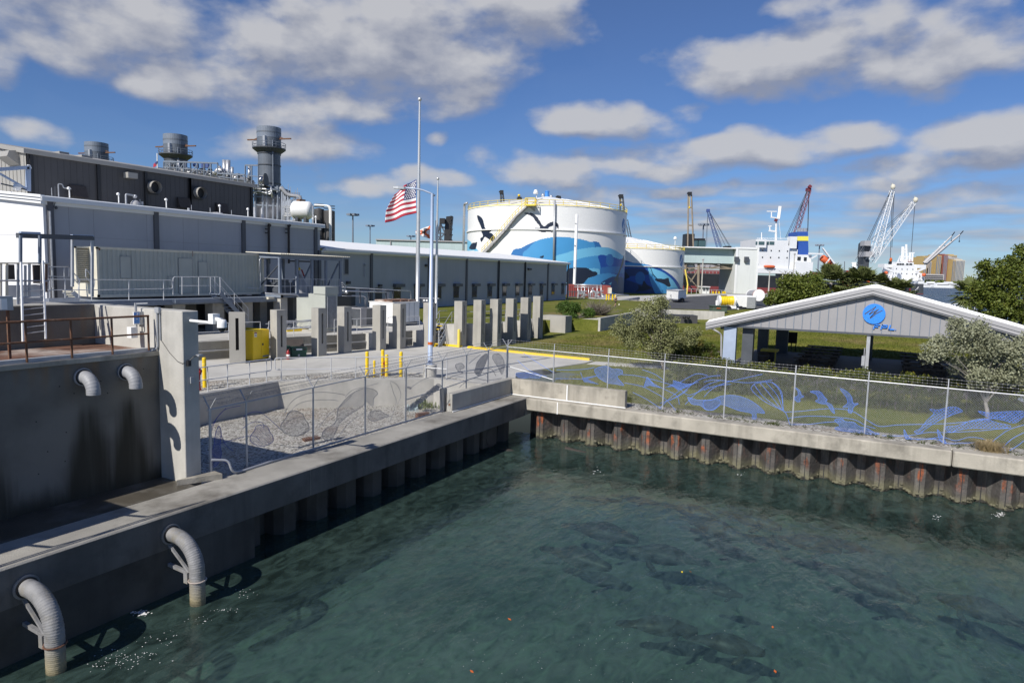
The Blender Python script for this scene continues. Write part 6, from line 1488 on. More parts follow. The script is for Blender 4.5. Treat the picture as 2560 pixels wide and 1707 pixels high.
# ============================================================ painted storage tanks
def tank(name_lab, pl, pr, D, zt_px, apex_px, polys, ring, zoom, zbase=2.4):
    vl=P(*pl,h=100)-CC; vr=P(*pr,h=100)-CC
    al=math.atan2(vl.y,vl.x); ar=math.atan2(vr.y,vr.x); mid=(al+ar)/2; half=(al-ar)/2
    R=D*math.sin(half); cx,cy=D*math.cos(mid),D*math.sin(mid); tang=D*math.cos(half)
    def zat(px,py,dist):
        v=P(px,py,h=100)-CC; return CAMZ+v.z*dist/math.hypot(v.x,v.y)
    zt=zat(*zt_px,tang); zap=zat(*apex_px,D)
    def hit(px,py):
        v=P(px,py,h=100)-CC; l=math.hypot(v.x,v.y); ux,uy=v.x/l,v.y/l
        b=ux*cx+uy*cy; disc=R*R-(D*D-b*b); t=b-math.sqrt(disc) if disc>0 else b
        x,y=ux*t-cx,uy*t-cy; th=math.atan2(y,x)
        th0=mid+math.pi
        return ((th-th0+math.pi)%(2*math.pi)-math.pi, CAMZ+v.z*t/l)
    t=thing('storage_tank',name_lab,'storage tank',(cx,cy,zbase),0,'painted storage tanks')
    NT,NZ=430,150; th=np.linspace(-1.62,1.62,NT+1); zz=np.linspace(zbase,zt,NZ+1)
    TH,ZZ=np.meshgrid((th[:-1]+th[1:])/2,(zz[:-1]+zz[1:])/2); idx=np.zeros(TH.shape,int); names=['white']
    for col,pts in polys:
        if col not in names: names.append(col)
        pp=smooth2([zoom(*p) for p in pts],4) if len(pts)>4 else [zoom(*p) for p in pts]
        q=np.array([hit(*p) for p in pp])
        ins=np.zeros(TH.shape,bool); n=len(q)
        for i in range(n):
            x0,y0=q[i]; x1,y1=q[(i+1)%n]
            if y0==y1: continue
            c=((y0>ZZ)!=(y1>ZZ))&(TH<(x1-x0)*(ZZ-y0)/(y1-y0)+x0); ins^=c
        idx[ins]=names.index(col)
    m=MB(); th0=mid+math.pi
    vs=[]
    for z in zz:
        for a in th: vs.append((cx+R*math.cos(th0+a),cy+R*math.sin(th0+a),z))
    fs=[(j*(NT+1)+i,j*(NT+1)+i+1,(j+1)*(NT+1)+i+1,(j+1)*(NT+1)+i) for j in range(NZ) for i in range(NT)]
    m.v=vs; m.f=fs; m.m=[int(k) for k in idx.reshape(-1)]
    m.lathe([(R,zbase),(R,zt)],(cx,cy,0),60,0,th0+1.62,th0+2*math.pi-1.62)
    o=m.build('shell',names,t,smooth=True)
    m=MB(); m.lathe([(R+.12,zt-.12),(R+.12,zt),(R*.66,zt+(zap-zt)*.40),(R*.3,zt+(zap-zt)*.74),(.6,zap),(0,zap)],(cx,cy,0),48); m.build('roof','white',t)
    m=MB()
    for k in range(24):
        a=2*math.pi*k/24; m.beam((cx+R*math.cos(a),cy+R*math.sin(a),zt+.1),(cx+R*.66*math.cos(a),cy+R*.66*math.sin(a),zt+(zap-zt)*.40+.1),.12); m.beam((cx+R*.66*math.cos(a),cy+R*.66*math.sin(a),zt+(zap-zt)*.40+.1),(cx+R*.3*math.cos(a),cy+R*.3*math.sin(a),zt+(zap-zt)*.74+.1),.12)
    m.build('roof_rib','fascia_white',t)
    zr=hit(*ring)[1]; m=MB(); m.lathe([(R,zr-.15),(R+.28,zr-.12),(R+.28,zr+.12),(R,zr+.15)],(cx,cy,0),90); m.build('wind_girder','white',t)
    m=MB()
    for hh in (.6,1.15): m.tube([(cx+R*math.cos(2*math.pi*i/80),cy+R*math.sin(2*math.pi*i/80),zt+hh) for i in range(81)],.055,4)
    for k in range(40): a=2*math.pi*k/40; m.tube([(cx+R*math.cos(a),cy+R*math.sin(a),zt-.1),(cx+R*math.cos(a),cy+R*math.sin(a),zt+1.15)],.07,4)
    m.lathe([(R+.02,zt),(R+.02,zt+.2)],(cx,cy,0),60); m.build('guard_rail','yellow_pale',t)
    def on(px,py,dr=0):
        a,z=hit(px,py); return Vector((cx+(R+dr)*math.cos(th0+a),cy+(R+dr)*math.sin(th0+a),z))
    return t,(cx,cy,R,zt,zap,zbase),on
ell=lambda x,y,a,b,n=20:[(x+a*math.cos(2*math.pi*i/n),y+b*math.sin(2*math.pi*i/n)) for i in range(n)]
G1=[('mural_sky',[(105,615),(140,640),(225,735),(105,735)]),
('mural_mid',[(540,768),(640,705),(740,655),(860,615),(960,600),(1060,600),(1180,612),(1300,642),(1425,697),(1425,1170),(540,1170)]),
('mural_blue',[(650,790),(700,720),(775,645),(860,615),(960,600),(1060,600),(1180,612),(1310,645),(1365,705),(1365,1170),(650,1170)]),
('mural_sky',[(940,830),(1080,755),(1180,725),(1290,705),(1400,697),(1500,705),(1570,735),(1625,775),(1655,830),(1655,1170),(940,1170)]),
('mural_blue',[(1060,880),(1200,815),(1310,790),(1400,780),(1500,785),(1600,815),(1655,845),(1655,1170),(1060,1170)]),
('mural_royal',[(1395,782),(1500,785),(1600,815),(1655,840),(1655,1170),(1420,1170),(1418,900)]),
('mural_mid',ell(1508,825,38,62)),
('mural_sky',[(1070,960),(1180,925),(1300,905),(1400,912),(1415,960),(1380,1060),(1070,1060)]),
('mural_mid',[(1418,905),(1500,890),(1620,890),(1645,950),(1500,955),(1420,990)]),
('mural_blue',[(1230,1060),(1330,990),(1420,960),(1520,955),(1600,985),(1560,1060),(1640,1170),(1230,1170)]),
('mural_deep',[(1418,1060),(1500,1000),(1570,985),(1645,1010),(1645,1170),(1520,1130)]),
('mural_sky',[(1430,1050),(1465,1040),(1450,1060)]),('mural_sky',[(1495,1055),(1530,1040),(1515,1065)]),
('navy',[(1090,920),(1200,898),(1280,900),(1330,930),(1380,943),(1384,968),(1350,985),(1300,1000),(1270,1030),(1235,1058),(1090,1065)]),
('navy',[(208,388),(235,395),(262,425),(275,470),(285,508),(310,530),(345,515),(370,522),(345,540),(330,555),(350,562),(375,590),(385,610),(360,645),(330,625),(300,605),(280,600),(255,645),(243,640),(240,610),(265,590),(250,550),(248,510),(215,430)]),
('navy',[(668,368),(700,360),(745,365),(790,395),(820,440),(845,480),(870,492),(900,470),(940,450),(980,452),(1003,475),(1005,520),(985,500),(950,490),(905,510),(920,530),(955,552),(900,548),(850,552),(800,535),(765,508),(820,512),(818,490),(785,450),(755,408),(720,385)]),
('navy',[(130,715),(140,680),(160,658),(185,655),(205,648),(205,670),(195,710),(185,722)]),
('navy',[(810,800),(860,775),(855,805)]),
('steel_dark',[(1650,770),(1640,860),(1610,930),(1592,990),(1585,1065),(1570,1030),(1548,1020),(1568,985),(1598,930),(1625,840)]),
('mural_mid',ell(1643,488,17,70)),('white',[(1630,520),(1655,440),(1657,450),(1632,530)]),('white',[(1636,535),(1654,480),(1655,490),(1638,545)]),('mural_mid',[(1643,578),(1655,580),(1655,583),(1646,582),(1646,588),(1652,589),(1652,592),(1646,591),(1646,602),(1643,602)])]
K1,I1,on1=tank('large white oil tank painted with blue waves, two gulls and a whale',z6(112,600),z6(1668,560),170,z6(1675,372),z6(900,205),G1,z6(1000,528),z6)
G2=[('mural_royal',[(1600,846),(1740,850),(1840,862),(1920,880),(2000,905),(2080,950),(2150,1010),(2200,1090),(2215,1190),(1600,1190)]),
('mural_blue',[(1600,846),(1740,850),(1840,862),(1890,880),(1860,892),(1740,878),(1600,880)]),
('mural_deep',[(1600,930),(1700,905),(1790,905),(1870,925),(1900,960),(1800,975),(1600,985)]),
('mural_mid',ell(1805,1000,48,62)),
('mural_deep',[(1600,1010),(1800,1060),(1900,1075),(1985,1190),(1600,1190)]),
('mural_sky',[(1880,892),(1960,915),(2040,950),(2120,1015),(2175,1095),(2185,1120),(2100,1110),(2060,1130),(2010,1190),(1960,1190),(1935,1060),(1900,960)]),
('mural_blue',[(1890,950),(1960,1000),(2050,1050),(2065,1120),(1980,1190),(1915,1060)]),
('mural_blue',[(2060,1110),(2140,1095),(2195,1130),(2200,1190),(2030,1190)]),
('navy',[(1950,1010),(2000,1005),(2040,1010),(2080,998),(2090,1030),(2105,1075),(2080,1085),(2040,1060),(1990,1040),(1965,1030)]),
('navy',[(1760,1135),(1790,1100),(1785,1065),(1820,1080),(1840,1025),(1875,1070),(1915,1095),(1880,1115),(1830,1130),(1800,1130)]),
('navy',[(1640,935),(1670,950),(1702,990),(1690,1000),(1640,1012)]),
('mural_mid',ell(2208,828,17,58)),('white',[(2196,850),(2218,790),(2220,798),(2198,860)]),('mural_mid',[(2208,900),(2218,902),(2218,905),(2211,904),(2211,920),(2208,920)])]
K2,I2,on2=tank('smaller white oil tank painted with blue waves, a shark and a ray',z6(1150,800),z6(2238,800),206,z6(2240,738),z6(1690,600),G2,z6(2000,890),z6,2.3)
# fittings on the large tank
cx,cy,R,zt,zap,zb=I1
m=MB(); m.lathe([(.5,zap-.3),(.5,zap+1.1),(.58,zap+1.1),(.58,zap+1.35),(0,zap+1.4)],(cx-.3,cy,0),16); m.build('roof_vent','sign_blue',K1)
m=MB(); m.ball((cx+1.1*-RT.x,cy+1.1*-RT.y,zap+.3),.5,12); m.ball((cx+.9*RT.x,cy+.9*RT.y,zap+.15),.35,10); m.build('roof_dome','pipe_silver',K1,smooth=True)
def z6h(a,b,h): return P(*z6(a,b),h=h)
m=MB(); hh=(Vector((cx,cy,0))).dot(FW)-R*.9; m.tube([z6h(786,300,hh),z6h(790,160,hh)],.1,5); q=z6h(782,158,hh); m.lathe([(.3,.9),(.55,.3),(.55,0),(0,-.1)],(q.x,q.y,q.z-.4),10); m.build('roof_lamp','fascia_white',K1)
# helical stair
m1,m2,m3=MB(),MB(),MB()
S=[(290,760),(400,640),(500,525),(600,400),(715,290)]
st=[on1(*z6(a,b),.15) for a,b in S]; so_=[on1(*z6(a,b),1.15) for a,b in S]
up=Vector((0,0,1))
for L_ in (st,so_):
    for a,b in zip(L_,L_[1:]): m1.beam(a,b,.10,.30)
for a,b,c,d in zip(st,st[1:],so_,so_[1:]):
    for k in range(12): f_=(k+.5)/12; p=a.lerp(b,f_); q=c.lerp(d,f_); m2.beam(p,q,.28,.06)
for hh in (.6,1.2):
    for a,b in zip(so_,so_[1:]): m3.tube([a+up*hh,b+up*hh],.06,4)
for a,b in zip(so_,so_[1:]):
    for k in range(4): p=a.lerp(b,k/4); m3.tube([p,p+up*1.2],.06,4)
s_=m1.build('stringer','fascia_grey',K1); m2.build('tread','fascia_grey',K1); m3.build('handrail','yellow_pale',K1)
m=MB(); a=on1(*z6(700,300),.1); b=on1(*z6(785,300),.1); c=on1(*z6(785,300),2.0); d=on1(*z6(700,300),2.0); m.ext([a,b,c,d],(0,0,.25))
for p in (a,b,c,d): m.tube([p,p+up*1.6],.1,4)
for hh in (.8,1.6): m.tube([a+up*hh,d+up*hh,c+up*hh,b+up*hh],.09,4)
m.build('landing','yellow_pale',K1)
m=MB(); m.ext([on1(*z6(720,305),.1),on1(*z6(770,350),.1),on1(*z6(770,305),1.5)],(0,0,.3)); m.build('bracket','fascia_grey',K1)
m=MB(); a=on1(*z6(966,240),.35); b=on1(*z6(955,860),.35); m.tube([a,b],.24,8)
a=on1(*z6(128,280),.5); b=on1(*z6(100,285),.9); m.tube(bend([a+up*.3,b+up*.2,Vector((b.x,b.y,zb))],.8),.3,8); m.build('riser_pipe','galv',K1,smooth=True)
t=thing('standpipe','thick white standpipe rising in front of the large painted tank','pipe',z6h(1160,1050,138))
m=MB(); p=z6h(1160,1050,138); q=z6h(1187,375,138); m.lathe([(.30,2),(.30,q.z-.2),(.2,q.z),(0,q.z+.03)],(p.x,p.y,0),16); m.build('pipe','white',t,smooth=True)
m=MB()
for k in range(3): z=p.z+3+4.4*k; m.box(p.x-.45,p.y-.12,z,p.x-.25,p.y+.12,z+.25)
m.build('bracket','galv',t)
cx,cy,R,zt,zap,zb=I2
m=MB(); 
S=[(1900,895),(1925,960),(1970,1010)]
m.tube([on2(*z6(a,b),.3) for a,b in S],.08,4); m.build('cable','navy',K2)
q=on2(*z6(2145,690),0); m=MB(); m.tube([q,q+up*2.2],.1,5); m.lathe([(.3,.7),(.5,.2),(.5,0),(0,-.1)],(q.x,q.y,q.z+2),10); m.build('roof_lamp','fascia_white',K2)
# ============================================================ port: shed, ships, cranes, far shore
def bxh(m,zoom,l,t,r,b,h,dep,mi=0):
    """upright box facing the sea front: left/top/right/bottom read off the photo at distance h, dep metres deep"""
    A=P(*zoom(l,b),h=h); B=P(*zoom(r,b),h=h); T=P(*zoom((l+r)/2,t),h=h); Bm=P(*zoom((l+r)/2,b),h=h)
    w=(B-A).dot(RT); c=(A+B)/2+FW*dep/2
    m.obox((c.x,c.y,Bm.z),w,dep,T.z-Bm.z,AZ,mi); return m
def S1(a,b,h): return P(*s1(a,b),h=h)
def S2(a,b,h): return P(*s2(a,b),h=h)
def lattice(m,p,q,w0,w1,r,n):
    """four chord lattice boom"""
    p,q=Vector(p),Vector(q); d=(q-p).normalized(); a=d.cross(Vector((0,0,1)) if abs(d.z)<.95 else RT).normalized(); b=d.cross(a)
    def pt(f_,i): w=(w0+(w1-w0)*f_)/2; return p.lerp(q,f_)+a*w*(1,1,-1,-1)[i]+b*w*(1,-1,-1,1)[i]
    for i in range(4): m.beam(pt(0,i),pt(1,i),r)
    for k in range(n):
        for i in range(4):
            j=(i+1)%4
            m.beam(pt(k/n,i if k%2 else j),pt((k+1)/n,j if k%2 else i),r*.6)
HSH=215
t=thing('dock_shed','teal clad dock shed on steel legs with a tall pale tower at its end','building',S1(850,1290,HSH))
m=MB(); bxh(m,s1,-420,778,858,940,HSH,22); m.build('cladding','shed_teal',t)
m=MB(); bxh(m,s1,845,776,1092,1292,HSH-2,16); m.build('tower','shed_white',t)
m=MB(); bxh(m,s1,-430,768,1100,780,HSH-2.2,24); bxh(m,s1,845,780,868,1292,HSH-2.15,.1); bxh(m,s1,1078,780,1095,1292,HSH-2.15,.1); m.build('trim','fascia_white',t)
m=MB()
for x in (318,460,838): m.beam(S1(x,1285,HSH+1),S1(x+6,940,HSH+1),.7)
for (a,b) in (((320,1060),(450,1210)),((320,1140),(410,1250)),((455,1030),(370,1160)),((320,1000),(850,1010)),((520,940),(830,1010)),((840,950),(600,1000))): m.beam(S1(*a,HSH+1),S1(*b,HSH+1),.35)
for x in (130,0,-200): m.beam(S1(x,1285,HSH+1),S1(x,940,HSH+1),.7)
m.build('leg','crane_tan',t)
for x in (985,878): m=MB(); p=S1(x,915,HSH-2.5); m.obox((p.x,p.y,p.z-.6),1.3,.8,1.6,AZ); m.build('floodlight','steel_dark',t)
m=MB(); p=S1(372,993,HSH+3); m.tube([p-RT*1.4,p-RT*1.1,p+RT*1.1,p+RT*1.4],1.25,16,0,True,[.7,1.25,1.25,.7]); m.build('hopper','white',t,smooth=True)
for k,x in enumerate(range(440,840,14)): pass
# teal block glimpsed behind the office roof
t=thing('far_warehouse','long low teal warehouse far behind the office building roof','building',P(1040,640,h=240))
m=MB(); bxh(m,fl,-1,1300,900,1400,240,20); m.build('wall','shed_teal',t)
m=MB(); bxh(m,fl,-4,1292,905,1302,239.5,21); bxh(m,fl,120,1300,128,1400,239.6,.3); m.build('parapet','fascia_grey',t)
# ---- ship one
H1=262
t=thing('cargo_ship','dark hulled cargo ship with white superstructure and a blue and yellow funnel','ship',S1(1300,1280,H1))
m=MB(); bxh(m,s1,-900,1062,1720,1200,H1,30); m.build('hull','hull_black',t)
m=MB(); bxh(m,s1,-905,1196,1722,1300,H1-.1,30.2); m.build('boot_top','hull_red',t)
m=MB(); bxh(m,s1,-700,1010,850,1050,H1+6,16); bxh(m,s1,1690,1050,1860,1100,H1+2,10); m.build('hatch_coaming','hull_red',t)
m=MB()
for x in range(-300,850,60): bxh(m,s1,x,955,x+36,1012,H1+8,3)
m.build('deck_vent','fascia_grey',t)
m=MB()
for x in range(-300,850,40): m.beam(S1(x,1062,H1+.2),S1(x,1035,H1+.2),.12)
m.beam(S1(-300,1038,H1+.2),S1(1090,1038,H1+.2),.15); m.build('deck_rail','fascia_grey',t)
m=MB(); bxh(m,s1,1100,755,1440,1010,H1+2,16); bxh(m,s1,1440,800,1530,1010,H1+3,14); bxh(m,s1,1085,690,1200,780,H1+.5,18); bxh(m,s1,1200,700,1440,760,H1+2,16); bxh(m,s1,1090,1005,1520,1062,H1+1,20); bxh(m,s1,1515,935,1700,1105,H1+1,20); bxh(m,s1,1530,858,1690,936,H1+3,14); bxh(m,s1,1455,660,1530,790,H1+2,3); m.build('superstructure','ship_white',t)
m=MB()
for l,r in ((1086,1103),(1117,1180),(1184,1230),(1236,1288)): bxh(m,s1,l,714,r,750,H1+(.4 if r<1190 else 1.9),.3)
m.build('bridge_window','glass_green',t)
m=MB()
for x,y in ((1163,810),(1255,812),(1343,815),(1433,818),(1160,885),(1247,887),(1338,888),(1427,890),(1110,962)): bxh(m,s1,x-6,y-7,x+6,y+7,H1+1.85,.2)
bxh(m,s1,1540,880,1575,920,H1+2.8,.2); bxh(m,s1,1610,885,1640,925,H1+2.8,.2); m.build('porthole','glass_dark',t)
f_=MB(); A=[(1545,607),(1655,607),(1662,860),(1530,860)]
f_.ext([S1(*p,H1+4) for p in A],FW*9); fo=f_.build('funnel','funnel_blue',t)
m=MB(); m.ext([S1(*p,H1+3.85) for p in ((1541,657),(1660,657),(1660,706),(1541,706))],FW*9.3); m.build('funnel_band','funnel_yellow',fo)
m=MB()
for x in (1560,1588,1625): m.tube([S1(x,612,H1+7),S1(x,570,H1+7)],.8,8)
m.build('exhaust_pipe','pipe_silver',fo)
m=MB(); m.tube([S1(1305,700,H1+5),S1(1310,470,H1+5)],.8,8,0,True,[.5,.3]); m.beam(S1(1250,450,H1+5),S1(1345,465,H1+5),.8,.5); m.beam(S1(1335,460,H1+5),S1(1352,330,H1+5),1.1,.6); m.beam(S1(1258,455,H1+5),S1(1258,390,H1+5),.4); m.beam(S1(1208,386,H1+5),S1(1312,388,H1+5),.5,.4); m.beam(S1(1228,595,H1+5),S1(1300,605,H1+5),.6); m.beam(S1(1240,600,H1+5),S1(1240,545,H1+5),.4); m.beam(S1(1222,546,H1+5),S1(1258,546,H1+5),.4); m.beam(S1(1358,690,H1+5),S1(1340,470,H1+5),.12); m.build('radar_mast','ship_white',t)
m=MB(); m.beam(S1(1150,690,H1+5),S1(1150,615,H1+5),.3); m.build('antenna','ship_white',t)
m=MB(); m.beam(S1(1300,495,H1+4.5),S1(1312,470,H1+4.5),1); m.build('mast_band','crane_red',t)
m=MB(); p=S1(1175,985,H1+.5); q=S1(1295,990,H1+.5); m.tube([p,p.lerp(q,.08),p.lerp(q,.5),p.lerp(q,.92),q],1,8,0,True,[.3,.5,.6,.55,.3]); m.build('rescue_boat','boat_orange',t,smooth=True)
m=MB()
for k in range(24): x=1110+17*k; m.beam(S1(x,690 if x<1440 else 780,H1+2),S1(x,675 if x<1440 else 765,H1+2),.12)
m.beam(S1(1100,677,H1+2),S1(1440,680,H1+2),.14); m.build('bridge_rail','ship_white',t)
t=thing('lifeboat','orange free fall lifeboat tilted on a white davit at the ship stern','lifeboat',S1(1880,900,H1))
p=S1(1800,885,H1+4); q=S1(1945,985,H1+4); m=MB(); m.tube([p,p.lerp(q,.06),p.lerp(q,.4),p.lerp(q,.8),q],2,12,0,True,[.9,1.35,1.4,1.25,.4]); m.build('hull','boat_orange',t,smooth=True)
m=MB(); m.beam(S1(1815,785,H1+2),S1(1975,1000,H1+2),.75,.5); m.beam(S1(1850,1000,H1+2),S1(1970,1010,H1+2),.3); m.beam(S1(1845,960,H1+1),S1(1900,890,H1+1),.4); m.beam(S1(1960,970,H1+2),S1(1975,1050,H1+2),1.1); m.beam(S1(1660,845,H1+2),S1(1815,850,H1+2),.6); m.beam(S1(1690,900,H1+2),S1(1750,865,H1+2),.5); m.build('davit','ship_white',t)
# ---- cranes around ship one
def rope(m,p,q,r=.10): m.tube([p,q],r,4,cap=False)
def derrick(lab,zoom,h,l0,l1,r0,r1,top,hook,cab=None,legm='crane_tan'):
    t=thing('derrick_crane',lab,'crane',P(*zoom(*l0),h=h),0,'dark twin leg derricks')
    Z=lambda a,b: P(*zoom(a,b),h=h)
    m=MB(); m.beam(Z(*l0),Z(*l1),.55,.5); m.beam(Z(*r0),Z(*r1),.55,.5)
    for f_ in (.15,.52,.8): m.beam(Z(*l0).lerp(Z(*l1),f_),Z(*r0).lerp(Z(*r1),f_),.5)
    m.build('legs',legm,t)
    m=MB(); m.beam(Z(top[0],top[1]),Z(top[2],top[1]),1.1,1.5); m.beam(Z(top[0]-8,top[1]-3),Z(top[2],top[1]-8),.5); m.build('head','black',t)
    if hook: m=MB(); q=Z(*hook); m.ball(q,.5,8); rope(m,q,Z(hook[0]+5,top[1])); m.build('hook_block','yellow',t)
    if cab: m=MB(); bxh(m,zoom,*cab,h,6); m.build('machinery_house','black',t)
    return t
derrick('tall tan derrick with two legs rising above the teal shed roof',s1,290,(345,900),(352,200),(412,900),(386,205),(346,195,388),(362,345),(322,630,415,765))
derrick('black topped derrick showing over the right rim of the large tank',z6,280,(1612,500),(1606,195),(1664,500),(1634,200),(1596,200,1638),(1615,285),None,'steel_dark')
derrick('black topped derrick showing over the left roof of the large tank',z6,280,(446,400),(438,160),(486,400),(458,165),(428,160,466),None,None,'steel_dark')
t=thing('crane_head','small yellow and black crane head peeking above the large tank roof','crane',z6h(620,215,290))
m=MB(); m.beam(z6h(608,260,290),z6h(608,215,290),.8); m.beam(z6h(632,260,290),z6h(636,215,290),.8); m.beam(z6h(603,214,290),z6h(642,214,290),1,.7); m.build('head','black',t)
m=MB(); m.ball(z6h(618,192,290),.6,8); m.build('hook_block','yellow',t)
t=thing('crane_head','small black crane head just right of the tank roof top','crane',z6h(1005,210,290))
m=MB(); m.beam(z6h(985,207,290),z6h(1026,213,290),1.5,1.2); m.beam(z6h(995,230,290),z6h(995,200,290),1.2); m.beam(z6h(1012,240,290),z6h(1012,205,290),1.2); m.build('head','black',t)
m=MB(); lattice(m,z6h(1712,640,300),z6h(1672,430,300),1.2,.9,.15,10); 
tag(m.build('lattice_boom','steel_dark'),'dark lattice boom between the two painted tanks','crane')
t=thing('lattice_crane','slender blue lattice crane boom with a fan of cables right of the derrick','crane',S1(690,765,340))
m=MB(); lattice(m,S1(700,830,340),S1(570,385,340),1.9,1.0,.16,22); m.build('boom','crane_blue',t)
m=MB(); bxh(m,s1,555,360,587,392,340,1.5); m.build('head','crane_blue',t)
m=MB(); 
for x in (720,760,800,812): rope(m,S1(575,375,340),S1(x,770,340),.09)
for x in (540,552): rope(m,S1(565,385,340),S1(x,765,340),.07)
m.build('cable','steel_dark',t)
m=MB(); bxh(m,s1,765,762,820,800,342,6); m.build('counterweight','black',t)
for l,r,lab in ((420,450,'narrow green topped hopper bin behind the shed roof, nearer the derrick'),(458,535,'wide green netted hopper bin behind the shed roof')):
    t=thing('hopper_bin',lab,'hopper',S1((l+r)/2,765,330)); m=MB(); bxh(m,s1,l,700,r,830,330,6); m.build('body','glass_green',t); m=MB(); bxh(m,s1,l,680,r,700,329.8,6.4); m.build('top','black',t)
t=thing('lattice_crane','tall dark red lattice crane boom leaning right behind the ship','crane',S1(1500,660,300))
m=MB(); lattice(m,S1(1480,760,300),S1(1668,160,300),1.7,1.3,.19,26); m.build('boom','crane_red',t)
m=MB(); bxh(m,s1,1648,130,1690,165,300,2); m.beam(S1(1665,130,300),S1(1685,105,300),1.2); m.build('head','crane_red',t)
m=MB()
for a,b in (((1650,150),(1410,672)),((1655,160),(1425,672)),((1650,155),(1460,660)),((1662,170),(1648,700)),((1668,170),(1655,600))): rope(m,S1(*a,300),S1(*b,300),.10)
m.build('cable','steel_dark',t)
t=thing('bulk_unloader','black lattice bulk unloader tower behind the office roof beside the flagpoles','crane',P(*fl(600,1300),h=260))
L_=lambda a,b: P(*fl(a,b),h=260)
m=MB(); m.ext([L_(612,1085),L_(665,1080),L_(655,1180),L_(648,1330),L_(590,1330),L_(598,1180)],FW*5); bxh(m,fl,553,1100,598,1145,258,4); m.build('bucket_leg','black',t)
m=MB()
for a,b in (((520,1310),(560,1140)),((560,1140),(600,1230)),((520,1180),(600,1180)),((540,1230),(605,1235)),((520,1240),(600,1310)),((605,1230),(520,1310)),((560,1110),(560,1310)),((525,1120),(525,1310))): m.beam(L_(*a),L_(*b),.45)
m.build('frame','steel_dark',t)
m=MB()
for k in range(14): a,b=648+8*math.sin(k*2),1085+16*k; m.beam(L_(a,b),L_(a+10,b+6),.8)
m.build('buckets','black',t)
# ---- ship two, seen from astern
H2=440
t=thing('cargo_ship','grey hulled ship seen from astern with a tall white bridge','ship',S2(870,1300,H2))
m=MB(); hp=[(650,1170),(1085,1175),(1082,1290),(1040,1312),(800,1312),(680,1270)]; m.ext([S2(*p,H2) for p in hp],FW*110); m.build('hull','ship_grey',t)
m=MB(); m.ext([S2(*p,H2-.3) for p in ((960,1286),(1080,1280),(1073,1312),(980,1314))],FW*60); m.build('boot_top','hull_red',t)
m=MB(); bxh(m,s2,745,975,1000,1175,H2+10,14); bxh(m,s2,655,962,1110,1000,H2+12,8); bxh(m,s2,785,938,975,975,H2+12,9); bxh(m,s2,650,1140,1090,1175,H2+2,30); bxh(m,s2,845,905,900,940,H2+14,4); m.build('superstructure','ship_white',t)
m=MB(); 
for l,r in ((795,815),(820,845),(850,870),(895,920),(930,960)): bxh(m,s2,l,952,r,970,H2+11.8,.3)
for x,y in ((790,1010),(850,1015),(907,1017),(968,1017),(784,1060),(845,1062),(902,1065),(963,1068),(780,1110),(957,1118)): bxh(m,s2,x-4,y-6,x+4,y+6,H2+9.8,.3)
m.build('porthole','glass_dark',t)
m=MB()
for a,b in (((660,1000),(750,1040)),((1105,1000),(1000,1045)),((655,1150),(720,1060)),((720,1060),(745,1050)),((1085,1150),(1040,1060)),((1040,1060),(1000,1050)),((690,1140),(690,1060)),((1060,1140),(1060,1060)),((650,1100),(745,1130)),((1000,1130),(1085,1110)),((720,1140),(740,1060)),((1010,1140),(1030,1060))): m.beam(S2(*a,H2+9),S2(*b,H2+9),1.1)
m.build('side_frame','ship_white',t)
m=MB()
for a,b,w_ in (((850,935),(855,770),1.2),((900,935),(895,745),1.2),((850,800),(900,800),.6),((850,830),(905,830),.6),((820,880),(930,880),.8),((845,860),(830,930),.6),((930,930),(935,840),1.2),((960,930),(965,840),1.0),((920,838),(985,838),.7),((870,905),(870,770),.6),((800,935),(830,870),.5),((930,900),(970,900),.5)): m.beam(S2(*a,H2+14),S2(*b,H2+14),w_)
m.build('mast','ship_white',t)
for l,c in (('left',(676,1055)),('right',(1088,1076))):
    m=MB(); p=S2(*c,H2+6); m.ball(p,1.25,12,0,(1,1,.95)); m.build('lifeboat','boat_orange',t,smooth=True)
m=MB(); m.ball(S2(935,1240,H2-.2),1.3,10,0,(1.2,.5,1)); m.build('anchor_pocket','hull_red',t)
m=MB(); rope(m,S2(985,1260,H2-2),S2(1030,1210,H2-2),.35); m.build('hull_mark','fascia_grey',t)
for lab,a,b,w_ in (('grey box boom of the ship crane, lower and nearer one',(1105,950),(1480,640),2.0),('grey box boom of the ship crane, upper and farther one',(1090,950),(1390,655),1.7)):
    t=thing('deck_crane',lab,'crane',S2(*a,H2+60),0,'ship deck crane booms'); p=S2(*a,H2+60); q=S2(*b,H2+60)
    m=MB(); d=(q-p); n=12
    m.tube([p,p.lerp(q,.3),q],1,4,0,True,[w_*.75,w_*.62,w_*.28]); m.build('boom','fascia_grey',t)
    m=MB(); 
    for f_ in (.12,.33,.56,.75): m.ball(p.lerp(q,f_)+Vector((0,0,w_*.4)),.5,8)
    m.build('sheave','black' if w_>1.9 else 'white',t)
    m=MB(); m.beam(q,q+(q-p).normalized()*3+Vector((0,0,.8)),.5); rope(m,q,q-Vector((0,0,4.5 if w_>1.9 else 3)),.12); m.ball(q-Vector((0,0,4.8 if w_>1.9 else 3.2)),.6 if w_>1.9 else .4,6); m.build('hook','hull_black',t)
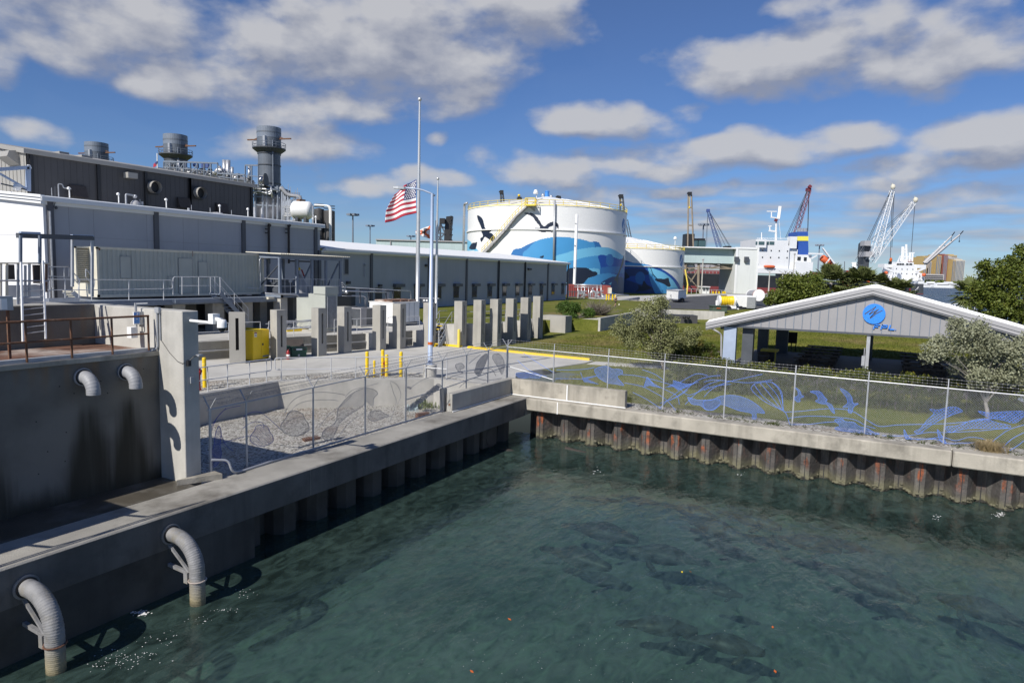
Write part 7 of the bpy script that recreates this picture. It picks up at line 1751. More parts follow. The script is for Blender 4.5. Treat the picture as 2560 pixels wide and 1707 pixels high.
# ---- white harbour cranes
HC=400
def hcrane(lab,base,tip,head,pivot,ropes,tower):
    t=thing('harbour_crane',lab,'crane',S2(*base,HC),0,'white lattice harbour cranes')
    m=MB(); lattice(m,S2(*base,HC),S2(*tip,HC),4.2,1.8,.27,22); m.build('boom','ship_white',t)
    m=MB(); p=S2(*head,HC); m.ball(p,1.5,10,0,(.9,.9,1.1)); m.beam(p,S2(head[0]-12,head[1]-42,HC),.3); m.build('head','cream',t)
    m=MB(); 
    for (a,b) in ropes: rope(m,S2(*a,HC),S2(*b,HC),.15)
    m.build('cable','steel_dark',t)
    if tower:
        m=MB(); m.ext([S2(*p,HC+2) for p in ((440,735),(470,705),(505,712),(510,800),(490,960),(480,1110),(485,1190),(440,1190),(432,1000),(430,850))],FW*7); m.build('tower','ship_grey',t)
        m=MB(); bxh(m,s2,452,825,548,880,HC-1,8); bxh(m,s2,440,705,508,760,HC-1,5); m.build('cab','fascia_grey',t)
    return t
hcrane('taller white lattice harbour crane on a dark tower, boom nearly upright',(548,850),(742,165),(752,120),None,[((725,160),(470,705)),((730,165),(488,705)),((455,720),(340,920)),((450,760),(355,960)),((745,170),(722,900)),((760,165),(740,780)),((768,160),(752,400))],True)
hcrane('lower white lattice harbour crane, boom slanting far to the right',(500,930),(978,290),(998,262),None,[((965,300),(640,610)),((965,290),(505,700)),((990,300),(950,830))],False)
t=thing('hook_block','orange crane hook block hanging above the bridge of the astern ship','hook',S2(728,915,HC)); m=MB(); m.ball(S2(728,912,HC),1.0,8,0,(.8,.8,1.3)); m.build('block','orange',t); m=MB(); bxh(m,s2,720,930,738,962,HC,2); m.build('hook','black',t)
t=thing('loading_gantry','low dark loading gantry with a red column behind the palms','gantry',S2(250,1150,330))
m=MB(); bxh(m,s2,240,1030,266,1210,330,3); bxh(m,s2,228,1150,290,1185,330,3); m.build('column','red',t)
m=MB(); bxh(m,s2,150,1028,340,1045,331,4); m.beam(S2(345,970,331),S2(430,972,331),.8); m.beam(S2(222,1040,332),S2(224,930,332),.3); m.build('beam','steel_dark',t)
m=MB(); m.beam(S2(315,1130,329),S2(328,945,329),1.4); m.beam(S2(345,1080,329),S2(340,940,329),.9); bxh(m,s2,310,940,345,955,329,1.5); m.build('post','white',t)
t=thing('front_loader','orange yard machine half hidden behind the palm crowns','machine',S2(400,1120,330)); m=MB(); bxh(m,s2,360,1108,500,1160,330,6); bxh(m,s2,400,1085,440,1110,330,4); m.build('body','orange',t)
# ---- far shore
HF=1500
t=thing('apartment_tower','cluster of tall red, tan and grey apartment towers across the harbour','apartment block',S2(1300,1160,HF))
TW=[(1018,1070,898,'condo_red',8),(1070,1106,880,'condo_tan',0),(1106,1140,925,'condo_grey',20),(1135,1165,930,'condo_grey',6),(1163,1208,893,'condo_red',12),(1205,1256,864,'condo_tan',0),(1252,1285,880,'condo_grey',14),(1283,1326,858,'condo_red',4),(1322,1345,868,'condo_grey',22),(1340,1422,862,'condo_tan',25),(1336,1398,888,'condo_grey',6),(1384,1414,915,'condo_tan',0),(1408,1472,900,'condo_grey',18),(1412,1515,915,'condo_cream',2)]
for i,(l,r,tp,mt_,dz) in enumerate(TW):
    m=MB(); bxh(m,s2,l,tp,r,1165,HF+dz*3,45); w_=m.build('wall',mt_,t)
    m=MB(); n=max(2,int((r-l)/13))
    for k in range(n):
        x0=l+(r-l)*(k+.25)/n; bxh(m,s2,x0,tp+9,x0+(r-l)*.45/n,1160,HF+dz*3-1.2,1.1)
    m.build('window_stack','steel_frame',w_)
    m=MB(); bxh(m,s2,l+4,tp-9,r-8,tp,HF+dz*3+8,25); m.build('penthouse',mt_,w_)
t=thing('parking_garage','low grey parking garage at the foot of the apartment towers','garage',S2(1200,1160,HF-80))
m=MB(); bxh(m,s2,1095,1068,1300,1180,HF-80,40); m.build('wall','condo_grey',t)
m=MB()
for k in range(4): bxh(m,s2,1100,1082+20*k,1296,1091+20*k,HF-81,1)
m.build('opening','siding_dark',t)
t=thing('far_hotel','low tan building with green roof beside the astern ship','building',S2(620,1130,1300)); m=MB(); bxh(m,s2,565,1080,660,1160,1300,30); m.build('wall','condo_tan',t); m=MB(); bxh(m,s2,330,1080,420,1160,1330,30); m.build('wing','condo_tan',t)
m=MB(); rr=random.Random(11)
def shore_tuft(px,base,top,h):
    p=P(*s2(px,base),h=h); q=P(*s2(px,top),h=h); s=(q.z-p.z)
    for k in range(14):
        c=p+RT*rr.uniform(-1,1)*s*.9+FW*rr.uniform(-8,8)+Vector((0,0,rr.uniform(.1,.95)*s)); 
        a=rr.uniform(0,6.28); w=s*.30
        u=Vector((math.cos(a),math.sin(a),rr.uniform(-.5,.5))).normalized()*w; v=u.orthogonal().normalized()*w
        m.add([c-u-v,c+u-v,c+u+v,c-u+v],[(0,1,2,3)])
for px in range(400,1600,9):
    top=1160-rr.random()*14-(12 if 1090<px<1300 else 0)-(10 if 1490<px<1560 else 0); shore_tuft(px,1186,top,1420)
tag(m.build('far_trees','leaf_grape'),'thin line of far trees along the opposite shore','trees',kind='stuff')
m=MB(); a=S2(-2000,1187,1420); b=S2(3500,1187,1420); m.ext([(a.x,a.y,-1),(b.x,b.y,-1),(b.x+900,b.y+1500,-1),(a.x+900,a.y+1500,-1)],(0,0,2.2)); tag(m.build('far_shore','grass'),kind='structure')
def yacht(px,py,h,L,lab):
    p=S2(px,py,h); t=thing('yacht',lab,'boat',(p.x,p.y,0),0,'white yachts on the far shore'); d=RT
    def c(u,v,z): q=Vector((p.x,p.y,0))+d*u*L+FW*v*L*.12; return (q.x,q.y,z)
    m=MB(); hz=L*.09; m.add([c(-.5,-1,hz*.1),c(.42,-1,hz*.1),c(.5,0,hz*1.3),c(.42,1,hz*.1),c(-.5,1,hz*.1),c(-.5,-1,hz),c(.38,-1,hz*1.1),c(.62,0,hz*1.4),c(.38,1,hz*1.1),c(-.5,1,hz)],[(0,1,6,5),(1,2,7,6),(2,3,8,7),(3,4,9,8),(4,0,5,9),(5,6,7,8,9)]); m.build('hull','ship_white',t)
    m=MB(); m.add([c(-.4,-.7,hz),c(.25,-.7,hz),c(.25,.7,hz),c(-.4,.7,hz),c(-.4,-.7,hz*2.1),c(.12,-.7,hz*2.1),c(.12,.7,hz*2.1),c(-.4,.7,hz*2.1)],[(0,1,5,4),(1,2,6,5),(2,3,7,6),(3,0,4,7),(4,5,6,7)]); m.build('cabin','ship_white',t)
    m=MB(); m.add([c(-.3,-.6,hz*2.1),c(0,-.6,hz*2.1),c(0,.6,hz*2.1),c(-.3,.6,hz*2.1),c(-.3,-.6,hz*2.7),c(-.05,-.6,hz*2.7),c(-.05,.6,hz*2.7),c(-.3,.6,hz*2.7)],[(0,1,5,4),(1,2,6,5),(2,3,7,6),(3,0,4,7),(4,5,6,7)]); m.add([c(-.35,-.72,hz*1.4),c(.18,-.72,hz*1.4),c(.16,-.72,hz*1.75),c(-.35,-.72,hz*1.75)],[(0,1,2,3)],1); m.build('flybridge',['ship_white','glass_dark'],t)
for i,(px,py,h,L,lab) in enumerate(((1120,1215,1150,26,'white yacht moored nearest the astern ship'),(1200,1214,1160,42,'long blue white motor yacht left of centre on the far shore'),(1300,1216,1130,36,'large white yacht under the apartment towers'),(1395,1214,1160,44,'long white yacht right of the towers foot'),(1480,1206,1250,26,'white boat at the end of the far marina'),(1545,1206,1250,24,'small white boat nearest the big green tree'),(1255,1206,1270,22,'small white boat behind the larger yachts'))): yacht(px,py,h,L,lab)
for x in (1482,1500,1538):
    p=S2(x,1252,700); m=MB(); m.tube([(p.x,p.y,-1),(p.x,p.y,S2(x,1210,700).z)],.9,6); one('channel_pile',m,'wood_dark','dark mooring pile standing in the blue harbour','pile','mooring piles in the harbour')
# dock rail
HD=118
t=thing('dock_railing','white dock walkway railing in front of the blue harbour','railing',S2(1460,1430,HD))
m=MB()
for y0,y1 in ((1388,1398),(1412,1420)): m.beam(S2(1280,y0,HD),S2(1650,y1,HD),.10)
for k in range(14): x=1290+27*k; m.beam(S2(x,1452,HD),S2(x,1390,HD),.09)
m.build('rail','fascia_white',t); m=MB(); m.beam(S2(1270,1450,HD),S2(1700,1466,HD),.5,.35); m.build('walkway','fascia_grey',t)
# ============================================================ tank farm foreground
lot=[P(x,y,z=3.0) for x,y in ((1640,770),(1688,744),(1800,738),(2010,742),(1990,767),(1812,776),(1675,771.5))]
tag(MB().prism([(p.x,p.y) for p in lot],2.4,3.06).build('car_park','asphalt'),kind='structure')
lot=[P(x,y,z=2.96) for x,y in ((1410,752),(1530,742),(1760,735),(2000,735),(1960,741),(1688,743.5),(1640,764))]
tag(MB().prism([(p.x,p.y) for p in lot],2.3,3.03).build('quay_apron','concrete_yard'),kind='structure')
tag(MB().prism([tuple(P(x,y,z=2.2)[:2]) for x,y in ((1430,754),(1580,782),(1600,779),(1445,751))],2.0,2.62).build('path','concrete_yard'),kind='structure')
def wallrun(lab,pts,zb,th=.35):
    """pts: (px,py_base,py_top)"""
    t=thing('retaining_wall',lab,'wall',P(pts[0][0],pts[0][1],z=zb))
    bs=[P(a,b,z=zb) for a,b,c in pts]; tp=[P(a,c,h=P(a,b,z=zb).dot(FW)).z for a,b,c in pts]
    m=MB()
    for i in range(len(pts)-1):
        p,q=bs[i],bs[i+1]; d=(q-p).normalized(); n=Vector((-d.y,d.x,0)); n=n if n.dot(FW)>0 else -n
        v=[(p.x,p.y,zb-1.2),(q.x,q.y,zb-1.2),(q.x,q.y,tp[i+1]),(p.x,p.y,tp[i])]; m.ext(v,n*th)
    m.build('wall','concrete_pale',t); return t
gA=P(1431,823,z=2.05)
wallrun('long concrete retaining wall rising to the right in front of the dark bushes',[(1431,823,798),(1500,828,795),(1590,812,780)],2.0)
wallrun('pale concrete retaining wall below the car park, left of the pavilion roof',[(1590,800,771),(1672,800,774),(1810,806,779)],2.0)
one('wall_block',MB().prism([tuple(P(x,y,z=2.3)[:2]) for x,y in ((1356,819),(1413,823),(1429,821),(1372,817))],1.6,3.45),'concrete','short concrete block wall at the right end of the pylon row','wall')
t=thing('concrete_box','low dark valve box with small fittings at the foot of the pale retaining wall','box',P(*tr(1650,590),z=2))
m=MB(); p=P(*tr(1560,600),z=2.05); q=P(*tr(1750,580),z=2.05); m.obox(((p.x+q.x)/2,(p.y+q.y)/2,1.9),(q-p).length,2.0,1.0,AZ); m.build('box','siding_dark',t)
m=MB(); p=P(*tr(1740,520),h=p.dot(FW)); m.ball(p,.22,8); q=P(*tr(1795,520),h=p.dot(FW)); m.tube([(q.x,q.y,1.9),q],.06,5); m.ball(q,.22,8); m.build('fitting','black',t)
# pumps and red container
HP=122
def TR(a,b,h=HP): return P(*tr(a,b),h=h)
t=thing('red_container','faded red shipping container behind the pump pipework','container',TR(400,250))
m=MB(); bxh(m,tr,100,66,600,275,HP+6,2.5); bxh(m,tr,590,78,702,235,HP+4,6); m.build('body','red_dull',t)
m=MB()
for x in range(110,600,26): bxh(m,tr,x,70,x+9,272,HP+5.9,.1)
m.build('rib','crane_red',t)
t=thing('pump_station','grey pump pipework with valves in front of the red container','pipework',TR(350,280))
rr=random.Random(3); m=MB()
for x in (250,300,345,400,460,520,575): m.tube([TR(x,300),TR(x,rr.uniform(60,130))],.09,6)
for y in (62,72,98): m.tube([TR(200,y),TR(590,y+8)],.08,6)
m.tube(bend([TR(255,290),TR(255,185),TR(300,170),TR(330,190),TR(335,290)],.3),.24,8); m.tube(bend([TR(420,290),TR(430,170),TR(470,150),TR(500,180),TR(500,290)],.3),.2,8)
m.tube([TR(480,228),TR(800,236)],.14,8); m.build('pipe','pipe_silver',t,smooth=True)
for k in range(34):
    m=MB(); p=TR(rr.uniform(230,600),rr.uniform(150,310),HP-rr.random()*3); s=rr.uniform(.12,.34); m.obox(p,s,s,s*1.3,AZ+rr.random()) if rr.random()<.6 else m.cyl(p,p+RT*rr.uniform(.4,1.2),s*.55,n=8)
    m.build('valve','pipe_grey',t)
m=MB(); 
for x in (120,165,205): m.tube([TR(x,270),TR(x+4,150)],.08,5)
m.tube([TR(100,160),TR(240,165)],.06,5); m.tube([TR(100,235),TR(230,240)],.1,5); m.build('stand','steel_dark',t)
m=MB(); bxh(m,tr,678,108,722,190,HP,1.2); m.build('control_box','cream',t)
t=thing('pipe_run','thick grey pipe lying on low stands in front of the large tank','pipes',TR(900,300,112))
m=MB(); m.tube([TR(685,312,112),TR(1105,258,118)],.24,10); m.tube([TR(760,205,124),TR(960,214,128)],.14,8); m.build('pipe','pipe_grey',t,smooth=True)
m=MB(); m.cyl(TR(668,314,112),TR(690,311,112),.36,n=14); m.build('flange','pipe_grey',t)
m=MB()
for x,y in ((710,350),(862,335),(978,310),(1090,315)): 
    p=TR(x,y,112); m.obox((p.x,p.y,1.8),.12,.12,TR(x,y-45,112).z-1.8,AZ)
m.build('stand','steel_dark',t)
for i,(x,b,tp) in enumerate(((648,325,200),(682,315,203),(732,340,200),(767,338,205))):
    p=TR(x,b,114); one('bollard',MB().lathe([(.125,1.8),(.125,TR(x,tp,114).z),(0,TR(x,tp,114).z+.03)],(p.x,p.y,0),10),'yellow',('first','second','third','fourth')[i]+' from the left of the yellow posts by the thick grey pipe','bollard','yellow posts by the tank pipes')
p=TR(824,438,95); one('marker_post',MB().lathe([(.1,1.5),(.1,TR(824,335,95).z),(0,TR(824,330,95).z)],(p.x,p.y,0),8),'cream','pale orange marker post on the lawn near the walking person','post')
def trailer(lab,zoom,l,t_,r,b,split,h,dep):
    t=thing('cargo_trailer',lab,'trailer',P(*zoom((l+r)/2,b),h=h)); m=MB(); bxh(m,zoom,l,t_,r,b-(b-t_)*.13,h,dep); m.build('body','white',t,bevel=.05)
    m=MB(); A=P(*zoom(l,b),h=h).z
    for f_ in split:
        p=P(*zoom(l+(r-l)*f_,b-2),h=h-.25); rad=(P(*zoom(0,t_),h=h).z-P(*zoom(0,b),h=h).z)*.14; m.cyl(p+Vector((0,0,rad*.6))-FW*.1,p+Vector((0,0,rad*.6))+FW*.3,rad,n=14)
    m.build('wheel','black',t)
    m=MB()
    for f_ in (.0,.995): bxh(m,zoom,l+(r-l)*f_,t_,l+(r-l)*f_+2,b-(b-t_)*.13,h-.06,.05)
    m.build('trim','galv',t); return t
t=thing('cargo_trailer','white box trailer parked on the asphalt in front of the smaller tank','trailer',S1(220,1370,112))
hT=112; A=S1(112,1350,hT+2); B=S1(236,1378,hT-3); C_=S1(328,1345,hT+2); Tz=S1(225,1245,hT).z; zB=B.z+.15
m=MB(); D_=A+C_-B
m.prism([(A.x,A.y),(B.x,B.y),(C_.x,C_.y),(D_.x,D_.y)],zB+.35,Tz); m.build('body','white',t,bevel=.06)
m=MB(); e=(C_-B); e.z=0
for f_ in (.32,.5): p=Vector((B.x,B.y,zB+.2))+e*f_; n=RT*.1-FW*.25; m.cyl(p-FW*.15,p+FW*.3,.38,n=14)
m.build('wheel','black',t)
m=MB(); p=Vector((B.x,B.y,0)); 
for a,b in ((A,B),(B,C_),(C_,D_),(D_,A)): m.beam((a.x,a.y,Tz),(b.x,b.y,Tz),.14)
m.beam((A.x,A.y,zB+.35),(B.x,B.y,zB+.35),.12); m.build('trim','galv',t)
m=MB(); q=A.lerp(B,.45); 
for zz in (Tz-1.1,Tz-2.0): m.obox((q.x-FW.x*.08,q.y-FW.y*.08,zz),.7,.05,.4,AZ+.6)
m.build('door_latch','galv',t)
trailer('white enclosed trailer with double wheels behind the yellow cable reel',s1,862,1305,1085,1450,(.06,.28),93,4)
m=MB(); bxh(m,s1,988,1320,1078,1440,92.8,.1); tag(m.build('trailer_door_frame','galv'),'thin grey wire gate leaning on the white enclosed trailer','gate')
t=thing('cable_reel','large yellow cable reel on a small white trailer','cable reel',S1(765,1400,92))
p=S1(686,1357,92); q=S1(848,1357,92); r=S1(765,1305,92).z-S1(765,1410,92).z; r/=2
m=MB(); d=(q-p).normalized(); n=26; pts=[p.lerp(q,i/n) for i in range(n+1)]; m.tube(pts,r,22,0,True,[r*(.94+.05*math.sin(i*2.2)) for i in range(n+1)]); m.build('cable_drum','yellow',t)
for s in (p,q): m=MB(); m.cyl(s-d*.12,s+d*.12,r*1.1,n=22); m.build('flange','white',t)
m=MB(); m.beam(S1(670,1430,91.5),S1(900,1450,91.5),.25); m.beam(p-d*.3,S1(660,1440,91.7),.2); m.beam(q+d*.3,S1(855,1445,91.7),.22); m.box(S1(790,1440,91.5).x,S1(790,1440,91.5).y,S1(790,1440,91.5).z,S1(880,1440,91.5).x,S1(880,1440,91.5).y,S1(790,1415,91.5).z); m.build('frame','white',t)
m=MB(); 
for x in (782,): w_=S1(x,1450,91.2); m.cyl(w_-FW*.1,w_+FW*.2,.5,n=14)
m.build('wheel','black',t)
t=thing('green_cabinet','squat dark green utility cabinet in front of the yellow cable reel','cabinet',S1(695,1480,84)); m=MB(); bxh(m,s1,617,1420,774,1484,84,1.6); m.build('body','green_box',t,bevel=.04)
m=MB(); bxh(m,s1,612,1413,778,1421,83.9,1.8); m.build('lid','green_box',t); m=MB(); bxh(m,s1,660,1436,705,1444,83.9,.05); m.build('warning_label','orange',t)
t=thing('cable_reel','big white cable reel with an orange rim behind the white trailer','cable reel',S1(1085,1300,125)); p=S1(1040,1296,108); q=S1(1118,1298,104)
m=MB(); m.cyl(p,q,.80,n=24); m.build('drum','fascia_grey',t); d=(q-p).normalized()
m=MB(); m.cyl(q,q+d*.12,.9,n=24); m.build('flange','white',t)
m=MB(); m.cyl(p,p-d*.1,.88,n=24); m.build('flange','white',t); m=MB(); m.cyl(q+d*.03,q+d*.1,.915,n=24); m.build('rim','orange',t)
t=thing('guard_hut','small white guard hut with two windows on the quay','hut',S1(540,1280,190)); m=MB(); bxh(m,s1,502,1212,580,1282,190,3); m.build('wall','white',t); m=MB(); bxh(m,s1,495,1203,592,1212,189.5,4); m.build('roof','fascia_white',t)
m=MB(); bxh(m,s1,512,1220,535,1245,189.8,.1); bxh(m,s1,545,1220,570,1245,189.8,.1); m.build('window','glass_dark',t)
for i,x in enumerate((622,655,688,732,752)):
    m=MB(); bxh(m,s1,x-6,1256,x+6,1290,196,.7); one('bollard',m,'yellow',('far left','second','middle','fourth','far right')[i]+' one of five yellow bollards on the quay by the guard hut','bollard','quay bollards')
t=thing('quay_fence','grey mesh fence along the quay by the guard hut','fence',S1(600,1290,187)); m=MB(); m.beam(S1(300,1225,187),S1(850,1250,187),.1)
for x in range(330,850,55): m.beam(S1(x,1290,187),S1(x,1228+ (x-300)*.045,187),.12)
m.build('frame','galv',t)
t=thing('bar_fence','grey upright bar fence between the white reel and the green tree','fence',S1(1190,1400,105)); m=MB()
for k in range(18): x=1090+13*k; m.beam(S1(x,1440-3*k,105),S1(x,1300-3*k,105),.07)
m.beam(S1(1085,1312,105),S1(1310,1262,105),.1); m.build('bars','galv',t)
def quaylamp(lab,x,b,tp,h,twin):
    p=S1(x,b,h); q=S1(x+(12 if twin else 16)*.5,tp,h); t=thing('quay_lamp',lab,'street lamp',(p.x,p.y,2),0,'quay lamps')
    m=MB(); m.tube([(p.x,p.y,2),(p.x,p.y,q.z)],.18,7,0,True,[.2,.14]); m.build('pole','concrete_pale',t)
    m=MB()
    if twin:
        for s in (1,-1): m.beam((p.x,p.y,q.z-.2),Vector((p.x,p.y,q.z+.5))+RT*s*1.2,.16,.12)
    else: m.ball((p.x,p.y,q.z),.3,8)
    m.build('lamp_head','fascia_grey',t)
quaylamp('tall single pale lamp pole beside the guard hut',492,1300,910,182,False)
quaylamp('twin arm lamp post in front of the ship, leftmost of three',1222,1310,1035,185,True)
quaylamp('twin arm lamp post in front of the ship, middle of three',1365,1310,1050,190,True)
quaylamp('twin arm lamp post in front of the ship, rightmost of three',1425,1310,1050,190,True)
quaylamp('tall pale pole against the white ship superstructure',1487,1200,850,200,False)
for a in range(1): pass
t=thing('yellow_pole','thin leaning yellow pole at the right edge of the smaller tank','pole',S1(335,1285,165)); m=MB(); m.tube([S1(333,1290,165),S1(345,1180,165),S1(318,1020,165)],.18,5); m.build('pole','yellow_pale',t)
# ============================================================ pavilion
XP=38.2
def rx(a,b,x=XP): return P(*rp(a,b),x=x)
yr=rx(1300,40).y; zr_=rx(1300,40).z; yl=rx(143,290).y; ze_=rx(143,290).z+.02
hw=yl-yr; yR=yr-hw; XB2=53.0
t=thing('pavilion','open picnic pavilion with a grey gabled metal front, white roof and blue emblem','pavilion',(47,yr,1.8))
sl_=(zr_-ze_)/hw
def zroof(y): return zr_-abs(y-yr)*sl_
m=MB()
for s,(ya,yb_) in ((1,(yl,yr)),(-1,(yr,yR))):
    m.ext([(XP-.35,ya,zroof(ya)),(XP-.35,yb_,zroof(yb_)),(XP-.35,yb_,zroof(yb_)-.06),(XP-.35,ya,zroof(ya)-.06)],(XB2-XP+.9,0,0))
m.build('roof','roof_white',t)
m=MB(); x=XP
while x<XB2+.4:
    for ya,yb_ in ((yl,yr),(yr,yR)): m.ext([(x,ya,zroof(ya)+.002),(x,yb_,zroof(yb_)+.002),(x,yb_,zroof(yb_)+.05),(x,ya,zroof(ya)+.05)],(.05,0,0))
    x+=.6
m.build('roof_seam','roof_white',t)
m=MB(); p=(XP-.4,yr,zr_); m.ext([(XP-.42,yr+.35,zroof(yr+.35)+.01),(XP-.42,yr,zr_+.06),(XP-.42,yr-.35,zroof(yr-.35)+.01),(XP-.42,yr-.35,zroof(yr-.35)-.04),(XP-.42,yr+.35,zroof(yr+.35)-.04)],(XB2-XP+1,0,0)); m.build('ridge_cap','fascia_white',t)
m=MB()
for k,(dz0,dz1,xo) in enumerate(((.0,.20,.40),(.20,.36,.36),(.36,.43,.30))):
    for ya,yb_ in ((yl+.05,yr),(yr,yR-.05)):
        m.ext([(XP-xo,ya,zroof(ya)-dz0-.03),(XP-xo,yb_,zroof(yb_)-dz0-.03),(XP-xo,yb_,zroof(yb_)-dz1-.03),(XP-xo,ya,zroof(ya)-dz1-.03)],(xo-.02,0,0))
m.build('fascia','fascia_grey',t)
zg=rx(250,312).z-.01
m=MB(); yA=yl-.55; yBt=yR+.55
m.ext([(XP-.02,yA,zg),(XP-.02,yA,zroof(yA)-.35),(XP-.02,yr,zr_-.35),(XP-.02,yBt,zroof(yBt)-.35),(XP-.02,yBt,zg)],(.12,0,0)); y=yA-.2
while y>yBt: m.box(XP-.05,y-.018,zg-.005,XP-.019,y+.018,zroof(y)-.44,1); y-=.405
m.build('gable',['gable_grey','steel_frame'],t)
m=MB(); m.box(XP-.06,yBt,zg-.10,XP+.16,yA,zg-.002); m.box(XP+.1,yA-.3,zg-.25,XB2,yA-.1,zg-.003); m.box(XP+.1,yBt+.1,zg-.25,XB2,yBt+.3,zg-.003)
for x in (42,46,49.5,XB2): m.ext([(x,yA,zg-.25),(x,yA,zroof(yA)-.1),(x,yr,zr_-.1),(x,yBt,zroof(yBt)-.1),(x,yBt,zg-.25),(x,yr,zr_-.7)],(.2,0,0))
m.build('roof_frame','steel_dark',t)
m=MB(); m.tube(bend([(XP-.2,yl-.1,zroof(yl)-.3),(XP-.2,yl-.6,4.25),(XP-.05,yl-.75,4.1),(XP-.05,yl-.85,1.9)],.2),.05,6); m.build('downspout','fascia_grey',t)
def colm(x,y0,y1,dx,mt_): m=MB(); m.box(x,y0,1.7,x+dx,y1,zg-.1); return m.build('column',mt_,t)
colm(XP+.0,rx(330,500).y,rx(243,500).y,.35,'lamp_blue'); colm(XP+.35,rx(450,500,XP+.35).y,rx(374,500,XP+.35).y,.5,'steel_dark'); colm(51.6,6.9,7.6,.5,'steel_dark'); colm(51.9,5.6,6.4,.5,'steel_dark')  # columns under the roof are darker: its shade put into their colour
colm(XP+.02,.28,.44,.16,'galv'); colm(51.8,.2,.5,.3,'steel_frame'); colm(XP,-6.6,-5.9,.4,'steel_frame'); colm(51.8,-7.2,-6.5,.4,'steel_frame')
m=MB(); m.tube([(XP-.04,.5,2.2),(XP-.04,.5,3.9)],.025,5); m.box(XP-.1,.45,3.0,XP,.6,3.5); m.build('conduit','galv',t)
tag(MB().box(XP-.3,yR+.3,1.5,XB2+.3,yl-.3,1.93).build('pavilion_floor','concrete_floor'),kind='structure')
# emblem and letters
cL=rx(1302,237,XP-.06); rL=.5
m=MB(); m.tube([(XP-.10,cL.y,cL.z),(XP-.04,cL.y,cL.z)],rL,40); em=m.build('emblem','logo_blue',t)
def rl(a,b,x=XP-.112): return P(*rp(a,b),x=x)
m=MB()
def stroke(a,b,w0,w1):
    p,q=rl(*a),rl(*b); d=(q-p).normalized(); n=Vector((0,-d.z,d.y)); m.ext([p-n*w0,q-n*w1,q+n*w1,p+n*w0],(.01,0,0))
for a,b,w0,w1 in (((1237,238),(1316,186),.030,.010),((1316,186),(1270,240),.022,.016),((1268,240),(1335,203),.030,.010),((1335,203),(1275,262),.022,.016),((1272,268),(1312,222),.012,.022),((1305,240),(1362,212),.030,.016),((1275,268),(1310,243),.02,.02)): stroke(a,b,w0,w1)
m.build('emblem_line','steel_dark',em)
m=MB()
def letter(segs,x0,w):
    for (u0,v0,u1,v1) in segs:
        pts=[]
        for u,v in ((u0,v0),(u1,v0),(u1,v1),(u0,v1)):
            yy=x0-(u*w+v*.05); zz=zl+v*.24; pts.append((XP-.10,yy,zz))
        m.ext(pts,(.06,0,0))
zl=rx(1300,342).z; yF=rx(1296,330).y
letter([(0,0,.2,1),(0.02,.8,.95,1),(.05,.38,.75,.58)],yF,.26)
letter([(0,0,.2,1),(.02,.8,.95,1),(.05,.34,.95,.52),(.8,.4,1,.95)],yF-.32,.27)
letter([(0,0,.2,1),(.02,0,.95,.22)],yF-.66,.27)
letter([(0,0,.16,.16)],yF-.96,.2)
m.build('lettering','logo_blue',t)
# picnic tables
def ptable(x,y,lab):
    t=thing('picnic_table',lab,'picnic table',(x,y,1.93),0,'picnic tables in the pavilion')
    m=MB()
    for k in range(4): m.box(x-.36+.185*k,y-1.1,1.93+.71,x-.36+.185*k+.17,y+1.1,1.93+.75)
    m.build('tabletop','wood_dark',t)
    for s in (-1,1):
        m=MB()
        for k in range(2): x0=x+s*.72-.14+.145*k; m.box(x0,y-1.1,1.93+.41,x0+.13,y+1.1,1.93+.45)
        m.build('bench','wood_dark',t)
    for s in (-1,1):
        m=MB(); yy=y+s*.8; m.beam((x-.65,yy,1.93),(x-.2,yy,1.93+.7),.09,.05); m.beam((x+.65,yy,1.93),(x+.2,yy,1.93+.7),.09,.05); m.beam((x-.8,yy+.05,1.93+.39),(x+.8,yy+.05,1.93+.39),.09,.05); m.build('leg','wood_dark',t)
    m=MB(); m.beam((x-.05,y-.75,1.93+.4),(x-.05,y,1.93+.7),.07,.05); m.beam((x-.05,y+.75,1.93+.4),(x-.05,y,1.93+.7),.07,.05); m.build('brace','wood_dark',t)
L5=('farthest','fourth','third','second','nearest')
for i in range(5):
    ptable(51.3-2.15*i,3.1,f'dark picnic table, {L5[i]} in the left row under the pavilion'); ptable(50.6-2.15*i,-2.5,f'dark picnic table, {L5[i]} in the right row under the pavilion')
t=thing('notice_board','black notice board on thin legs at the back of the pavilion','board',(53.6,5.4,1.9))
p=P(*rp(687,440),x=53.6); q=P(*rp(767,367),x=53.6); m=MB(); m.box(53.6,q.y,p.z,53.7,p.y,q.z); m.build('panel','black',t)
for yy in (p.y-.06,q.y+.06,(p.y+q.y)/2): m=MB(); m.box(53.62,yy-.03,1.9,53.68,yy+.03,p.z); m.build('leg','black',t)
t=thing('grill_cart','dull yellow cart beside the columns inside the pavilion','cart',(46,6.2,1.93)); m=MB(); m.box(45.6,5.5,2.6,46.6,6.5,2.72); m.build('top','yellow_pale',t)
for yy in (5.55,6.4): m=MB(); m.box(45.62,yy,1.93,45.7,yy+.08,2.6); m.build('leg','yellow_pale',t)
m=MB(); m.box(45.75,5.7,1.95,46.5,6.35,2.6); m.build('body','wood_dark',t)
t=thing('trash_bin','dark round bin between the front columns of the pavilion','bin',(42.5,6.1,1.93)); m=MB(); m.lathe([(.28,0),(.32,.8),(.34,.85),(.2,.95),(0,.97)],(42.6,5.9,1.93),14); m.build('body','wood_dark',t); m=MB(); m.lathe([(.335,.72),(.345,.72),(.345,.78),(.335,.78)],(42.6,5.9,1.93),14); m.build('band','steel_dark',t)
